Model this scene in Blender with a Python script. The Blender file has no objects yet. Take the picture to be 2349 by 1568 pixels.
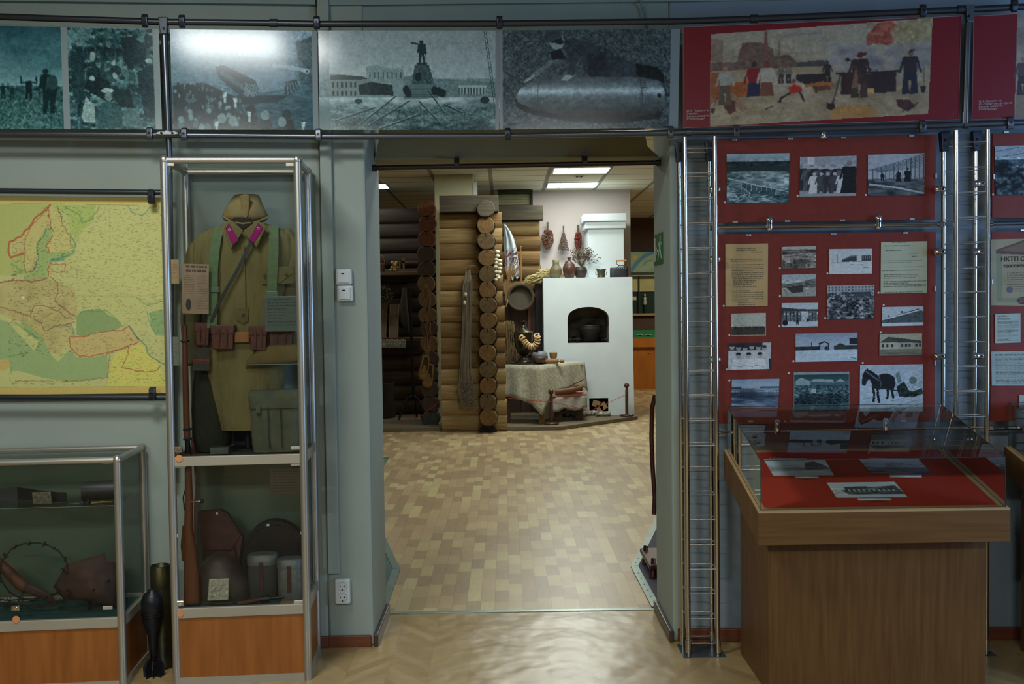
import bpy, math, random
import numpy as np
from mathutils import Vector as V, Matrix
# ------------------------------------------------------------ camera, world, exposure, big lights
S = bpy.context.scene; COL = S.collection
FPX = 2284.0; EYE = V((0, 0, 1.6))
yaw, pitch, roll = 0.0066, 0.0346, 0.0135
Fw = V((math.sin(yaw)*math.cos(pitch), math.cos(yaw)*math.cos(pitch), -math.sin(pitch)))
R0 = V((math.cos(yaw), -math.sin(yaw), 0)); U0 = R0.cross(Fw)
Rt = R0*math.cos(roll) - U0*math.sin(roll); Up = Rt.cross(Fw)
cd = bpy.data.cameras.new('camera'); cd.sensor_width = 36; cd.lens = FPX/2349*36; cd.clip_start = .05; cd.clip_end = 100
cam = bpy.data.objects.new('camera', cd); COL.objects.link(cam)
m = Matrix((Rt, Up, -Fw)).transposed().to_4x4(); m.translation = EYE; cam.matrix_world = m
S.camera = cam
S.view_settings.view_transform = 'Standard'; S.view_settings.look = 'None'; S.view_settings.gamma = 1
S.view_settings.use_curve_mapping = False; S.view_settings.exposure = 0.0
W = bpy.data.worlds.new('world'); S.world = W; W.use_nodes = True
W.node_tree.nodes['Background'].inputs[0].default_value = (.5, .6, .7, 1); W.node_tree.nodes['Background'].inputs[1].default_value = .02
def area(name, loc, size, power, col, target=None, sy=None):
    l = bpy.data.lights.new(name, 'AREA'); l.energy = power; l.color = col; l.size = size
    if sy: l.shape = 'RECTANGLE'; l.size_y = sy
    o = bpy.data.objects.new(name, l); COL.objects.link(o); o.location = loc
    d = (V(target) - V(loc)) if target else V((0, 0, -1))
    o.rotation_euler = d.to_track_quat('-Z', 'Y').to_euler() if target else (0, 0, 0)
    return o
CEIL1, CEIL2 = 3.3, 3.38
# front hall: fluorescent ceiling lamp, cool daylight from a window on the right
area('hall_lamp', (-2.0, -1.3, CEIL1-.06), 1.2, 135, (.96, 1, .93), sy=.3)
area('hall_lamp', (-1.40, 2.80, CEIL1-.06), 0.6, 52, (.96, 1, .97), sy=.5)
area('hall_lamp', (0.6, -1.7, CEIL1-.06), 1.2, 130, (.97, 1, .95), sy=.3)
area('window_daylight', (4.7, 1.9, 1.9), 1.4, 85, (.36, .60, 1), target=(1.2, 5, 1.2), sy=2.0)
# exhibition room behind: fluorescent panels in the tiled ceiling, plus two unseen ones added nearer the door
for (x, y, p) in ((.97, 12.7, 56), (.97, 14.28, 28), (.2, 11.95, 30), (-2.2, 14.0, 12), (.2, 8.6, 48), (1.0, 6.3, 24)):
    area('ceiling_panel_light', (x, y, CEIL2-.03), .7, p, (.93, 1, .93), sy=.5)
area('far_room_lamp', (3.2, 17.2, 3.2), 1.0, 60, (1, .92, .7), sy=.5)
# ------------------------------------------------------------ rays
def ray(px, py): return Fw + Rt*((px-1174.5)/FPX) - Up*((py-784)/FPX)
def hit(px, py, p, n):
    d = ray(px, py); return EYE + d*((V(p)-EYE).dot(n)/d.dot(n))
def pY(px, py, Y): return hit(px, py, (0, Y, 0), V((0, 1, 0)))
def pZ(px, py, Z): return hit(px, py, (0, 0, Z), V((0, 0, 1)))
LT = .077; LU = V((1, LT, 0)).normalized(); LV = V((-LT, 1, 0)).normalized(); L0 = V((-.828, 4.28, 0))
def TP(px, py, d=0): return hit(px, py, L0+LV*d, LV)
RTN = .03; RU = V((1, -RTN, 0)).normalized(); RV = V((RTN, 1, 0)).normalized()
def RP(px, py, Y0): return hit(px, py, V((.8, Y0, 0)), RV)
BLD = .27; BMY = TP(738, 200, BLD).y
def BP(px, py, d=0):
    if px < 738: return TP(px, py, BLD+d)
    if px <= 1552: return pY(px, py, BMY+d)
    k = pY(1552, 200, BMY); n = V((.055, 1, 0)).normalized()
    return hit(px, py, k+V((0, d, 0)), n)
# ------------------------------------------------------------ mesh builder
ORG = {}
rnd = random.Random(7)
class MB:
    def __init__(s): s.v = []; s.f = []; s.m = []; s.sm = []; s.cm = 0
    def add(s, vs, fs, smooth=False):
        b = len(s.v); s.v += [V(a) for a in vs]
        for f in fs: s.f.append([i+b for i in f]); s.m.append(s.cm); s.sm.append(smooth)
        return s
    def hexa(s, p):  # 0-3 one face, 4-7 opposite
        return s.add(p, [(0, 3, 2, 1), (4, 5, 6, 7), (0, 1, 5, 4), (1, 2, 6, 5), (2, 3, 7, 6), (3, 0, 4, 7)])
    def box(s, a, b):
        (x0, y0, z0), (x1, y1, z1) = a, b
        return s.hexa([(x0, y0, z0), (x1, y0, z0), (x1, y1, z0), (x0, y1, z0), (x0, y0, z1), (x1, y0, z1), (x1, y1, z1), (x0, y1, z1)])
    def obox(s, c, u, v, w, a, b, h):  # centred oriented box, full sizes
        c = V(c); u = V(u)*a/2; v = V(v)*b/2; w = V(w)*h/2
        return s.hexa([c-u-v-w, c+u-v-w, c+u+v-w, c-u+v-w, c-u-v+w, c+u-v+w, c+u+v+w, c-u+v+w])
    def cyl(s, p0, p1, r0, r1=None, n=14, caps=True):
        p0 = V(p0); p1 = V(p1); r1 = r0 if r1 is None else r1
        d = (p1-p0).normalized(); a = d.orthogonal().normalized(); b = d.cross(a)
        vs = []
        for p, r in ((p0, r0), (p1, r1)):
            for i in range(n):
                t = 2*math.pi*i/n; vs.append(p+(a*math.cos(t)+b*math.sin(t))*r)
        s.add(vs, [(i, (i+1) % n, n+(i+1) % n, n+i) for i in range(n)], True)
        if caps:
            s.add(vs[:n], [tuple(range(n))[::-1]]); s.add(vs[n:], [tuple(range(n))])
        return s
    def tube(s, pts, r, n=8, caps=True):
        pts = [V(p) for p in pts]; N = len(pts); vs = []; a = None
        rr = r if isinstance(r, (list, tuple)) else [r]*N
        for k, p in enumerate(pts):
            d = (pts[min(k+1, N-1)]-pts[max(k-1, 0)])
            d = d.normalized() if d.length > 1e-9 else V((0, 0, 1))
            if a is None: a = d.orthogonal().normalized()
            a = (a-d*a.dot(d)); a = a.normalized() if a.length > 1e-6 else d.orthogonal().normalized()
            b = d.cross(a)
            for i in range(n):
                t = 2*math.pi*i/n; vs.append(p+(a*math.cos(t)+b*math.sin(t))*rr[k])
        fs = [(k*n+i, k*n+(i+1) % n, (k+1)*n+(i+1) % n, (k+1)*n+i) for k in range(N-1) for i in range(n)]
        s.add(vs, fs, True)
        if caps: s.add(vs[:n], [tuple(range(n))[::-1]]); s.add(vs[-n:], [tuple(range(n))])
        return s
    def lathe(s, c, prof, n=24, ax=(0, 0, 1)):
        c = V(c); d = V(ax).normalized(); a = d.orthogonal().normalized(); b = d.cross(a); vs = []
        for r, z in prof:
            for i in range(n):
                t = 2*math.pi*i/n; vs.append(c+d*z+(a*math.cos(t)+b*math.sin(t))*max(r, 1e-5))
        N = len(prof)
        fs = [(k*n+i, k*n+(i+1) % n, (k+1)*n+(i+1) % n, (k+1)*n+i) for k in range(N-1) for i in range(n)]
        return s.add(vs, fs, True)
    def loft(s, secs, u, v, n=28, p=2.3, caps=True, wob=0):
        # secs: (centre, ru, rv); superellipse rings
        vs = []; ph = rnd.random()*9
        for k, (c, ru, rv) in enumerate(secs):
            for i in range(n):
                t = 2*math.pi*i/n; ct, st = math.cos(t), math.sin(t)
                x = math.copysign(abs(ct)**(2/p), ct); y = math.copysign(abs(st)**(2/p), st)
                w = 1+wob*math.sin(5*t+ph+k*.7)*math.sin(3*t+1.3*k)
                vs.append(V(c)+V(u)*ru*x*w+V(v)*rv*y*w)
        N = len(secs)
        s.add(vs, [(k*n+i, k*n+(i+1) % n, (k+1)*n+(i+1) % n, (k+1)*n+i) for k in range(N-1) for i in range(n)], True)
        if caps: s.add(vs[:n], [tuple(range(n))[::-1]], True); s.add(vs[-n:], [tuple(range(n))], True)
        return s
    def ell(s, c, r, n=14, jit=0):
        r = V(r) if not isinstance(r, (int, float)) else V((r, r, r)); c = V(c); vs = [c+V((0, 0, -r.z))]
        m = n//2
        for j in range(1, m):
            ph = -math.pi/2+math.pi*j/m
            for i in range(n):
                t = 2*math.pi*i/n; q = 1+jit*(rnd.random()-.5)
                vs.append(c+V((r.x*math.cos(ph)*math.cos(t), r.y*math.cos(ph)*math.sin(t), r.z*math.sin(ph)))*q)
        vs.append(c+V((0, 0, r.z))); L = len(vs)-1
        fs = [(0, 1+(i+1) % n, 1+i) for i in range(n)]
        fs += [(1+j*n+i, 1+j*n+(i+1) % n, 1+(j+1)*n+(i+1) % n, 1+(j+1)*n+i) for j in range(m-2) for i in range(n)]
        fs += [(L, 1+(m-2)*n+i, 1+(m-2)*n+(i+1) % n) for i in range(n)]
        return s.add(vs, fs, True)
    def torus(s, c, ax, R, r, n=24, k=8):
        d = V(ax).normalized(); a = d.orthogonal().normalized(); b = d.cross(a)
        vs = []
        for i in range(n):
            t = 2*math.pi*i/n; e = a*math.cos(t)+b*math.sin(t)
            for j in range(k):
                q = 2*math.pi*j/k; vs.append(V(c)+e*(R+r*math.cos(q))+d*r*math.sin(q))
        return s.add(vs, [(i*k+j, ((i+1) % n)*k+j, ((i+1) % n)*k+(j+1) % k, i*k+(j+1) % k) for i in range(n) for j in range(k)], True)
    def prism(s, pts, off):
        n = len(pts); off = V(off); a = [V(p) for p in pts]; b = [p+off for p in a]
        return s.add(a+b, [tuple(range(n))[::-1], tuple(range(n, 2*n))]+[(i, (i+1) % n, n+(i+1) % n, n+i) for i in range(n)])
    def build(s, name, mat, parent=None, bevel=0, seg=2, sub=0, smooth=None):
        me = bpy.data.meshes.new(name)
        if parent is not None: org = ORG[parent.name]
        else:
            xs = [p.x for p in s.v]; ys = [p.y for p in s.v]; zs = [p.z for p in s.v]
            org = V(((min(xs)+max(xs))/2, (min(ys)+max(ys))/2, min(zs)))
        me.from_pydata([p-org for p in s.v], [], s.f)
        mats = mat if isinstance(mat, (list, tuple)) else [mat]
        for q in mats: me.materials.append(q)
        me.polygons.foreach_set('material_index', s.m)
        me.polygons.foreach_set('use_smooth', s.sm if smooth is None else [smooth]*len(s.f))
        me.update()
        o = bpy.data.objects.new(name, me); COL.objects.link(o)
        if parent is not None: o.parent = parent
        else: o.location = org
        ORG[o.name] = org
        if bevel:
            b = o.modifiers.new('bevel', 'BEVEL'); b.width = bevel; b.segments = seg; b.limit_method = 'ANGLE'; b.angle_limit = .6
        if sub:
            b = o.modifiers.new('sub', 'SUBSURF'); b.levels = sub; b.render_levels = sub
        return o
def tag(o, label, cat, group=None, kind=None):
    o['label'] = label; o['category'] = cat
    if group: o['group'] = group
    if kind: o['kind'] = kind
    return o
def thing(name, label, cat, loc, group=None):
    o = bpy.data.objects.new(name, None); COL.objects.link(o); o.location = V(loc); o.empty_display_size = .05
    ORG[o.name] = V(loc); return tag(o, label, cat, group)
def struct(o): o['kind'] = 'structure'; return o
KIDS = {}
def copy_tree(src, delta, label=None, parent=None):
    c = src.copy(); COL.objects.link(c)
    if parent is None:
        c.location = src.location + V(delta); ORG[c.name] = ORG[src.name]+V(delta)
        if label: c['label'] = label
    else: c.parent = parent
    for ch in list(src.children): copy_tree(ch, delta, None, c)
    return c
# ------------------------------------------------------------ materials
def lin(c):
    return tuple(((x/255)/12.92 if x <= 10 else ((x/255+.055)/1.055)**2.4) for x in c)+(1,)
def node(nt, t, **kw):
    n = nt.nodes.new(t)
    for k, v in kw.items():
        if k.startswith('i_'): 
            key = k[2:]; key = int(key) if key.isdigit() else key.replace('_', ' ')
            if hasattr(v, 'links'): nt.links.new(v, n.inputs[key])
            else: n.inputs[key].default_value = v
        else: setattr(n, k, v)
    return n
def math_(nt, op, a, b=0.0, c=None):
    n = nt.nodes.new('ShaderNodeMath'); n.operation = op
    for i, x in enumerate((a, b) if c is None else (a, b, c)):
        if hasattr(x, 'links'): nt.links.new(x, n.inputs[i])
        else: n.inputs[i].default_value = x
    return n.outputs[0]
def base(name, rough=.6, metal=0, spec=.4):
    m = bpy.data.materials.new(name); m.use_nodes = True; nt = m.node_tree
    b = nt.nodes['Principled BSDF']; b.inputs['Roughness'].default_value = rough; b.inputs['Metallic'].default_value = metal
    b.inputs['Specular IOR Level'].default_value = spec
    return m, nt, b
def posn(nt, sc=(1, 1, 1)):
    g = nt.nodes.new('ShaderNodeNewGeometry'); mp = node(nt, 'ShaderNodeMapping'); mp.inputs['Scale'].default_value = sc
    nt.links.new(g.outputs['Position'], mp.inputs[0]); return mp.outputs[0]
def mat(name, c, rough=.6, metal=0, spec=.4, c2=None, sc=(6, 6, 6), bump=0, det=4, bsc=None, amt=.1):
    m, nt, b = base(name, rough, metal, spec)
    if c2 is None: c2 = tuple(x*(1-amt) for x in c)
    nz = node(nt, 'ShaderNodeTexNoise', i_Vector=posn(nt, sc)); nz.inputs['Scale'].default_value = 1; nz.inputs['Detail'].default_value = det
    r = node(nt, 'ShaderNodeValToRGB', i_0=nz.outputs[0]); r.color_ramp.elements[0].position = .3; r.color_ramp.elements[1].position = .7
    r.color_ramp.elements[0].color = lin(c2); r.color_ramp.elements[1].color = lin(c)
    nt.links.new(r.outputs[0], b.inputs['Base Color'])
    if bump:
        n2 = node(nt, 'ShaderNodeTexNoise', i_Vector=posn(nt, bsc or sc)); n2.inputs['Scale'].default_value = 1; n2.inputs['Detail'].default_value = 3
        bp = node(nt, 'ShaderNodeBump', i_Height=n2.outputs[0]); bp.inputs['Strength'].default_value = 1; bp.inputs['Distance'].default_value = bump
        nt.links.new(bp.outputs[0], b.inputs['Normal'])
    return m
def emis(name, c, s):
    m = bpy.data.materials.new(name); m.use_nodes = True; b = m.node_tree.nodes['Principled BSDF']
    b.inputs['Emission Color'].default_value = lin(c); b.inputs['Emission Strength'].default_value = s; b.inputs['Base Color'].default_value = lin(c); return m
def glassm(name, tint, refl=1.0, rough=.01):
    m = bpy.data.materials.new(name); m.use_nodes = True; nt = m.node_tree; nt.nodes.clear()
    o = node(nt, 'ShaderNodeOutputMaterial'); t = node(nt, 'ShaderNodeBsdfTransparent', i_Color=lin(tint)); g = node(nt, 'ShaderNodeBsdfGlossy', i_Roughness=rough)
    f = node(nt, 'ShaderNodeFresnel'); f.inputs[0].default_value = 1.45
    k = math_(nt, 'MULTIPLY', f.outputs[0], refl)
    x = node(nt, 'ShaderNodeMixShader'); nt.links.new(k, x.inputs[0]); nt.links.new(t.outputs[0], x.inputs[1]); nt.links.new(g.outputs[0], x.inputs[2])
    nt.links.new(x.outputs[0], o.inputs[0]); return m
def printm(name, rough=.35, spec=.5):
    m, nt, b = base(name, rough, 0, spec)
    a = node(nt, 'ShaderNodeAttribute', attribute_name='Col'); nt.links.new(a.outputs['Color'], b.inputs['Base Color']); return m
WALL = mat('wall_paint', (147, 158, 149), .75, bump=.0006, bsc=(160, 160, 160), amt=.04, sc=(3, 3, 3))
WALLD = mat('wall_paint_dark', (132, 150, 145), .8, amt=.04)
TUBE = mat('grey_tube', (98, 104, 112), .32, .85, amt=.05)
TUBED = mat('dark_grey_tube', (72, 77, 84), .35, .8, amt=.05)
CLAMP = mat('dark_clamp', (62, 66, 74), .3, .7, amt=.05)
BOLT = mat('bolt_black', (14, 15, 18), .4, .3)
CHROME = mat('chrome', (225, 225, 228), .07, 1, amt=.02)
CHROME2 = mat('brushed_chrome', (205, 200, 192), .16, 1, amt=.03)
ALU = mat('aluminium', (188, 186, 178), .34, .85, amt=.04)
ALUF = mat('aluminium_flat', (168, 160, 144), .5, .35, amt=.04)
GLASS = glassm('cabinet_glass', (251, 254, 253), .7)
GLASS2 = glassm('case_glass', (251, 254, 253), 1.0)
GLASSD = glassm('darkening_back_glass', (196, 204, 194), .6)  # dark tint put into the pane to shade the lower compartments
GEDGE = mat('glass_edge', (30, 62, 56), .15, 0, .6)
ORANGE = mat('orange_laminate', (152, 92, 38), .42, c2=(128, 73, 26), sc=(26, 26, 2.2), det=3)
OAK = mat('oak_laminate', (106, 74, 36), .45, c2=(86, 56, 24), sc=(50, 50, 3.0), det=6)
OAKH = mat('oak_laminate_horizontal', (108, 76, 38), .45, c2=(90, 60, 26), sc=(3.0, 50, 60), det=6)
OAKL = mat('oak_edge_light', (176, 146, 104), .5, amt=.08)
PRINT = printm('print_satin', .38, .5); PAPER = printm('print_paper', .55, .25); GLOSSP = printm('print_gloss', .17, .45)
SKIRT = mat('skirting_red', (112, 62, 38), .5, c2=(96, 50, 30), sc=(3, 30, 60))
SKIRTD = mat('skirting_dark', (66, 52, 46), .35, amt=.1)
BLACK = mat('black', (18, 18, 20), .6)
WHITEP = mat('white_plastic', (205, 210, 208), .35, amt=.02)
WHITEM = mat('white_paper', (205, 212, 210), .7, amt=.03)
# ------------------------------------------------------------ canvas for prints
class Cv:
    def __init__(s, w, h, win, bg):
        s.w, s.h = w, h; s.x0, s.y0, s.x1, s.y1 = win
        s.a = np.zeros((h, w, 3), np.float32)+np.array(bg, np.float32)
        xs = s.x0+(np.arange(w)+.5)*(s.x1-s.x0)/w; ys = s.y0+(np.arange(h)+.5)*(s.y1-s.y0)/h
        s.X, s.Y = np.meshgrid(xs, ys); s.r = np.random.RandomState(5)
    def nz(s, sc, octv=4, seed=1, ax=1.0):
        out = np.zeros((s.h, s.w), np.float32); amp = 1; tot = 0
        for o in range(octv):
            r = np.random.RandomState(seed*31+o)
            f = sc/(2**o); gx = (s.X-s.x0)/(f*ax); gy = (s.Y-s.y0)/f
            W_, H_ = int(gx.max())+3, int(gy.max())+3; g = r.rand(H_, W_).astype(np.float32)
            xi = gx.astype(int); yi = gy.astype(int); fx = gx-xi; fy = gy-yi; fx = fx*fx*(3-2*fx); fy = fy*fy*(3-2*fy)
            out += amp*((g[yi, xi]*(1-fx)+g[yi, xi+1]*fx)*(1-fy)+(g[yi+1, xi]*(1-fx)+g[yi+1, xi+1]*fx)*fy); tot += amp; amp *= .6
        return out/tot
    def put(s, mask, col, al=1.0):
        m = (mask.astype(np.float32)*al)[..., None]; s.a = s.a*(1-m)+np.array(col, np.float32)*m; return s
    def pmask(s, pts):
        ins = np.zeros(s.X.shape, bool); n = len(pts)
        for i in range(n):
            xa, ya = pts[i]; xb, yb = pts[(i+1) % n]
            if ya == yb: continue
            c = ((ya > s.Y) != (yb > s.Y)) & (s.X < (xb-xa)*(s.Y-ya)/(yb-ya)+xa); ins ^= c
        return ins
    def poly(s, pts, col, al=1.0): return s.put(s.pmask(pts), col, al)
    def rect(s, a, b, c, d, col, al=1.0): return s.put((s.X >= a) & (s.X < c) & (s.Y >= b) & (s.Y < d), col, al)
    def ell(s, cx, cy, rx, ry, col, al=1.0, soft=False):
        q = ((s.X-cx)/rx)**2+((s.Y-cy)/ry)**2
        return s.put(np.clip(1-q, 0, 1) if soft else q < 1, col, al)
    def line(s, pts, w, col, al=1.0):
        m = np.zeros(s.X.shape, bool)
        for (xa, ya), (xb, yb) in zip(pts[:-1], pts[1:]):
            dx, dy = xb-xa, yb-ya; L = dx*dx+dy*dy+1e-9
            t = np.clip(((s.X-xa)*dx+(s.Y-ya)*dy)/L, 0, 1); m |= (s.X-xa-t*dx)**2+(s.Y-ya-t*dy)**2 < (w/2)**2
        return s.put(m, col, al)
    def grain(s, amp, sc=4, mask=None, seed=3, octv=3, ax=1.0):
        n = (s.nz(sc, octv, seed, ax)-.5)*2*amp
        if mask is not None: n = n*mask
        s.a = s.a+n[..., None]; return s
    def vgrad(s, top, bot, y0, y1):
        t = np.clip((s.Y-y0)/(y1-y0), 0, 1)[..., None]
        m = ((s.Y >= y0) & (s.Y < y1))[..., None]; g = np.array(top)*(1-t)+np.array(bot)*t; s.a = np.where(m, g, s.a); return s
    def tint(s, dark, light):
        L = np.clip(s.a.mean(2, keepdims=True)/255, 0, 1); s.a = np.array(dark)*(1-L)+np.array(light)*L; return s
    def soft(s, warp=3, g=.3, sc=14, blur=1):
        px = (s.x1-s.x0)/s.w; py = (s.y1-s.y0)/s.h
        dx = (s.nz(sc, 3, 41)-.5)*2*warp; dy = (s.nz(sc, 3, 57)-.5)*2*warp
        X = np.clip(np.arange(s.w)[None]+dx/px, 0, s.w-1).round().astype(int); Y = np.clip(np.arange(s.h)[:, None]+dy/py, 0, s.h-1).round().astype(int)
        a = s.a[Y, X]
        for _ in range(blur):
            b = np.pad(a, ((1, 1), (1, 1), (0, 0)), 'edge'); a = (b[:-2, 1:-1]+b[2:, 1:-1]+b[1:-1, :-2]+b[1:-1, 2:]+3*a)/7
        n = (s.nz(sc*1.3, 3, 71)-.5)+(s.nz(sc*.45, 2, 73)-.5)*.8
        s.a = a*(1+g*.9*n[..., None])+g*12*n[..., None]; return s
    def text(s, x0, y0, x1, dy, n, col, h=None, al=.8, seed=1, ind=0):
        r = random.Random(seed); h = h or dy*.5
        for i in range(n):
            x = x0+(ind if i % 5 == 0 else 0); e = x1 if r.random() < .7 else x0+(x1-x0)*r.uniform(.4, .9)
            while x < e:
                w = r.uniform(2, 6)*h*.8; s.rect(x, y0+i*dy, min(x+w, e), y0+i*dy+h, col, al*r.uniform(.6, 1)); x += w+h*.7
        return s
    def person(s, x, y, h, c, leg=True, arms=0, head=None, facing=0):
        # standing figure, feet at (x,y), height h
        hd = head or c; w = h*.13
        s.ell(x, y-h*.92, h*.065, h*.08, hd)
        s.poly([(x-w, y-h*.82), (x+w, y-h*.82), (x+w*1.1, y-h*.45), (x-w*1.1, y-h*.45)], c)
        if leg:
            s.poly([(x-w, y-h*.47), (x+w*.1, y-h*.47), (x-w*.4, y), (x-w*1.1, y)], c); s.poly([(x-w*.1, y-h*.47), (x+w, y-h*.47), (x+w*1.1, y), (x+w*.4, y)], c)
        else: s.poly([(x-w, y-h*.5), (x+w, y-h*.5), (x+w*1.5, y), (x-w*1.5, y)], c)
        if arms == 1:
            s.line([(x-w, y-h*.78), (x-w*2.6, y-h*.72), (x-w*2.6, y-h*1.0)], h*.06, c); s.line([(x+w, y-h*.78), (x+w*2.6, y-h*.72), (x+w*2.6, y-h*1.0)], h*.06, c)
        else:
            s.line([(x-w, y-h*.78), (x-w*1.5, y-h*.45)], h*.05, c); s.line([(x+w, y-h*.78), (x+w*1.5, y-h*.45)], h*.05, c)
        return s
def print_mesh(name, cor, cv, m, parent=None, th=.003, off=0.0, curl=0):
    TL, TR, BR, BL = [V(p) for p in cor]; nrm = (TR-TL).cross(BL-TL).normalized()
    if nrm.dot(EYE-TL) < 0: nrm = -nrm
    TL, TR, BR, BL = [p+nrm*off for p in (TL, TR, BR, BL)]
    h, w = cv.h, cv.w
    u = np.linspace(0, 1, w)[None, :, None]; t = np.linspace(0, 1, h)[:, None, None]
    A = lambda p: np.array(p)[None, None, :]
    P = (A(TL)*(1-u)+A(TR)*u)*(1-t)+(A(BL)*(1-u)+A(BR)*u)*t
    if curl: P = P+A(nrm)*(curl*(np.abs(u-.5)*2)**3)
    P = P.reshape(-1, 3)
    back = [TL-nrm*th, TR-nrm*th, BR-nrm*th, BL-nrm*th]; fr = [TL, TR, BR, BL]
    allv = np.vstack([P, np.array([list(p) for p in back+fr])])
    org = ORG[parent.name] if parent is not None else V(allv.mean(0)); allv = allv-np.array(org)
    i = np.arange(h-1)[:, None]*w+np.arange(w-1)[None, :]; i = i.reshape(-1)
    q = np.stack([i, i+w, i+w+1, i+1], 1); n0 = h*w
    ex = np.array([[n0, n0+1, n0+2, n0+3]]+[[n0+4+k, n0+4+(k+1) % 4, n0+(k+1) % 4, n0+k] for k in range(4)])
    q = np.vstack([q, ex]).astype(np.int32)
    me = bpy.data.meshes.new(name); me.vertices.add(len(allv)); me.vertices.foreach_set('co', allv.astype(np.float32).ravel())
    me.loops.add(q.size); me.loops.foreach_set('vertex_index', q.ravel()); me.polygons.add(len(q))
    me.polygons.foreach_set('loop_start', np.arange(0, q.size, 4, dtype=np.int32)); me.update(calc_edges=True)
    c = np.clip(cv.a, 0, 255)/255; c = np.where(c <= .04045, c/12.92, ((c+.055)/1.055)**2.4).reshape(-1, 3)
    c = np.vstack([c, np.tile(c.mean(0), (8, 1))]); c = np.hstack([c, np.ones((len(c), 1))]).astype(np.float32)
    at = me.color_attributes.new('Col', 'FLOAT_COLOR', 'POINT'); at.data.foreach_set('color', c.ravel())
    me.materials.append(m); o = bpy.data.objects.new(name, me); COL.objects.link(o)
    if parent is not None: o.parent = parent
    else: o.location = org
    ORG[o.name] = org
    return o
def text3d(name, txt, org, u, v, size, m, parent, ls=1.0, bold=0):
    cu = bpy.data.curves.new(name, 'FONT'); cu.body = txt; cu.size = size; cu.extrude = .0002; cu.space_line = ls; cu.offset = bold
    t = bpy.data.objects.new(name+'_tmp', cu); COL.objects.link(t); bpy.context.view_layer.update()
    dg = bpy.context.evaluated_depsgraph_get(); me = bpy.data.meshes.new_from_object(t.evaluated_get(dg)); bpy.data.objects.remove(t)
    u = V(u).normalized(); v = V(v).normalized(); n = u.cross(v); M = Matrix((u, v, n)).transposed().to_4x4(); M.translation = V(org)-ORG[parent.name]
    me.transform(M); me.materials.clear(); me.materials.append(m); o = bpy.data.objects.new(name, me); COL.objects.link(o); o.parent = parent; ORG[o.name] = ORG[parent.name]
    return o
ZUP = V((0, 0, 1)); XX = V((1, 0, 0)); YY = V((0, 1, 0))
# ------------------------------------------------------------ room structure
def floorm(name, colw, leng, cols, chev=False, rough=.33):
    m, nt, b = base(name, rough, 0, .5)
    g = nt.nodes.new('ShaderNodeNewGeometry'); s = node(nt, 'ShaderNodeSeparateXYZ', i_0=g.outputs['Position'])
    x, y = s.outputs[0], s.outputs[1]
    if chev:
        u = math_(nt, 'DIVIDE', x, colw); tri = math_(nt, 'MULTIPLY', math_(nt, 'ABSOLUTE', math_(nt, 'SUBTRACT', math_(nt, 'FRACT', u), .5)), 2*colw*.62)
        ci = math_(nt, 'FLOOR', math_(nt, 'MULTIPLY', u, 2)); v = math_(nt, 'DIVIDE', math_(nt, 'ADD', y, tri), leng)
    else:
        u = math_(nt, 'DIVIDE', x, colw); ci = math_(nt, 'FLOOR', u)
        w = node(nt, 'ShaderNodeTexWhiteNoise', noise_dimensions='1D'); nt.links.new(ci, w.inputs['W'])
        v = math_(nt, 'ADD', math_(nt, 'DIVIDE', y, leng), w.outputs['Value'])
    vi = math_(nt, 'FLOOR', v); cmb = node(nt, 'ShaderNodeCombineXYZ', i_0=ci, i_1=vi)
    wn = node(nt, 'ShaderNodeTexWhiteNoise', noise_dimensions='2D'); nt.links.new(cmb.outputs[0], wn.inputs['Vector'])
    r = node(nt, 'ShaderNodeValToRGB', i_0=wn.outputs['Value']); r.color_ramp.interpolation = 'CONSTANT'
    for i, (p, c) in enumerate(cols):
        e = r.color_ramp.elements[i] if i < 2 else r.color_ramp.elements.new(p)
        e.position = p; e.color = lin(c)
    # grain
    off = node(nt, 'ShaderNodeVectorMath', operation='ADD'); nt.links.new(posn(nt, (60, 9, 1) if not chev else (14, 60, 1)), off.inputs[0]); nt.links.new(wn.outputs['Color'], off.inputs[1])
    nz = node(nt, 'ShaderNodeTexNoise', i_Vector=off.outputs[0]); nz.inputs['Scale'].default_value = 1; nz.inputs['Detail'].default_value = 4
    gr = math_(nt, 'ADD', math_(nt, 'MULTIPLY', nz.outputs[0], .34), .83)
    fu = math_(nt, 'FRACT', math_(nt, 'MULTIPLY', u, 2) if chev else u); fv = math_(nt, 'FRACT', v)
    eu = math_(nt, 'GREATER_THAN', math_(nt, 'MINIMUM', fu, math_(nt, 'SUBTRACT', 1, fu)), .012 if chev else .03)
    ev = math_(nt, 'GREATER_THAN', math_(nt, 'MINIMUM', fv, math_(nt, 'SUBTRACT', 1, fv)), .02 if chev else .008)
    seam = math_(nt, 'ADD', math_(nt, 'MULTIPLY', math_(nt, 'MULTIPLY', eu, ev), .22 if not chev else .12), .78 if not chev else .88)
    k = math_(nt, 'MULTIPLY', gr, seam)
    mx = node(nt, 'ShaderNodeVectorMath', operation='SCALE'); nt.links.new(r.outputs[0], mx.inputs[0]); nt.links.new(k, mx.inputs['Scale'])
    nt.links.new(mx.outputs[0], b.inputs['Base Color'])
    n2 = node(nt, 'ShaderNodeTexNoise', i_Vector=posn(nt, (5, 5, 5))); n2.inputs['Scale'].default_value = 1
    bp = node(nt, 'ShaderNodeBump', i_Height=n2.outputs[0]); bp.inputs['Distance'].default_value = .012 if chev else .004; bp.inputs['Strength'].default_value = .8
    nt.links.new(bp.outputs[0], b.inputs['Normal']); return m
FL1 = floorm('hall_linoleum', .36, .075, [(0, (152, 128, 86)), (.25, (158, 134, 91)), (.5, (147, 123, 82)), (.75, (162, 138, 95))], True, .3)
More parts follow.
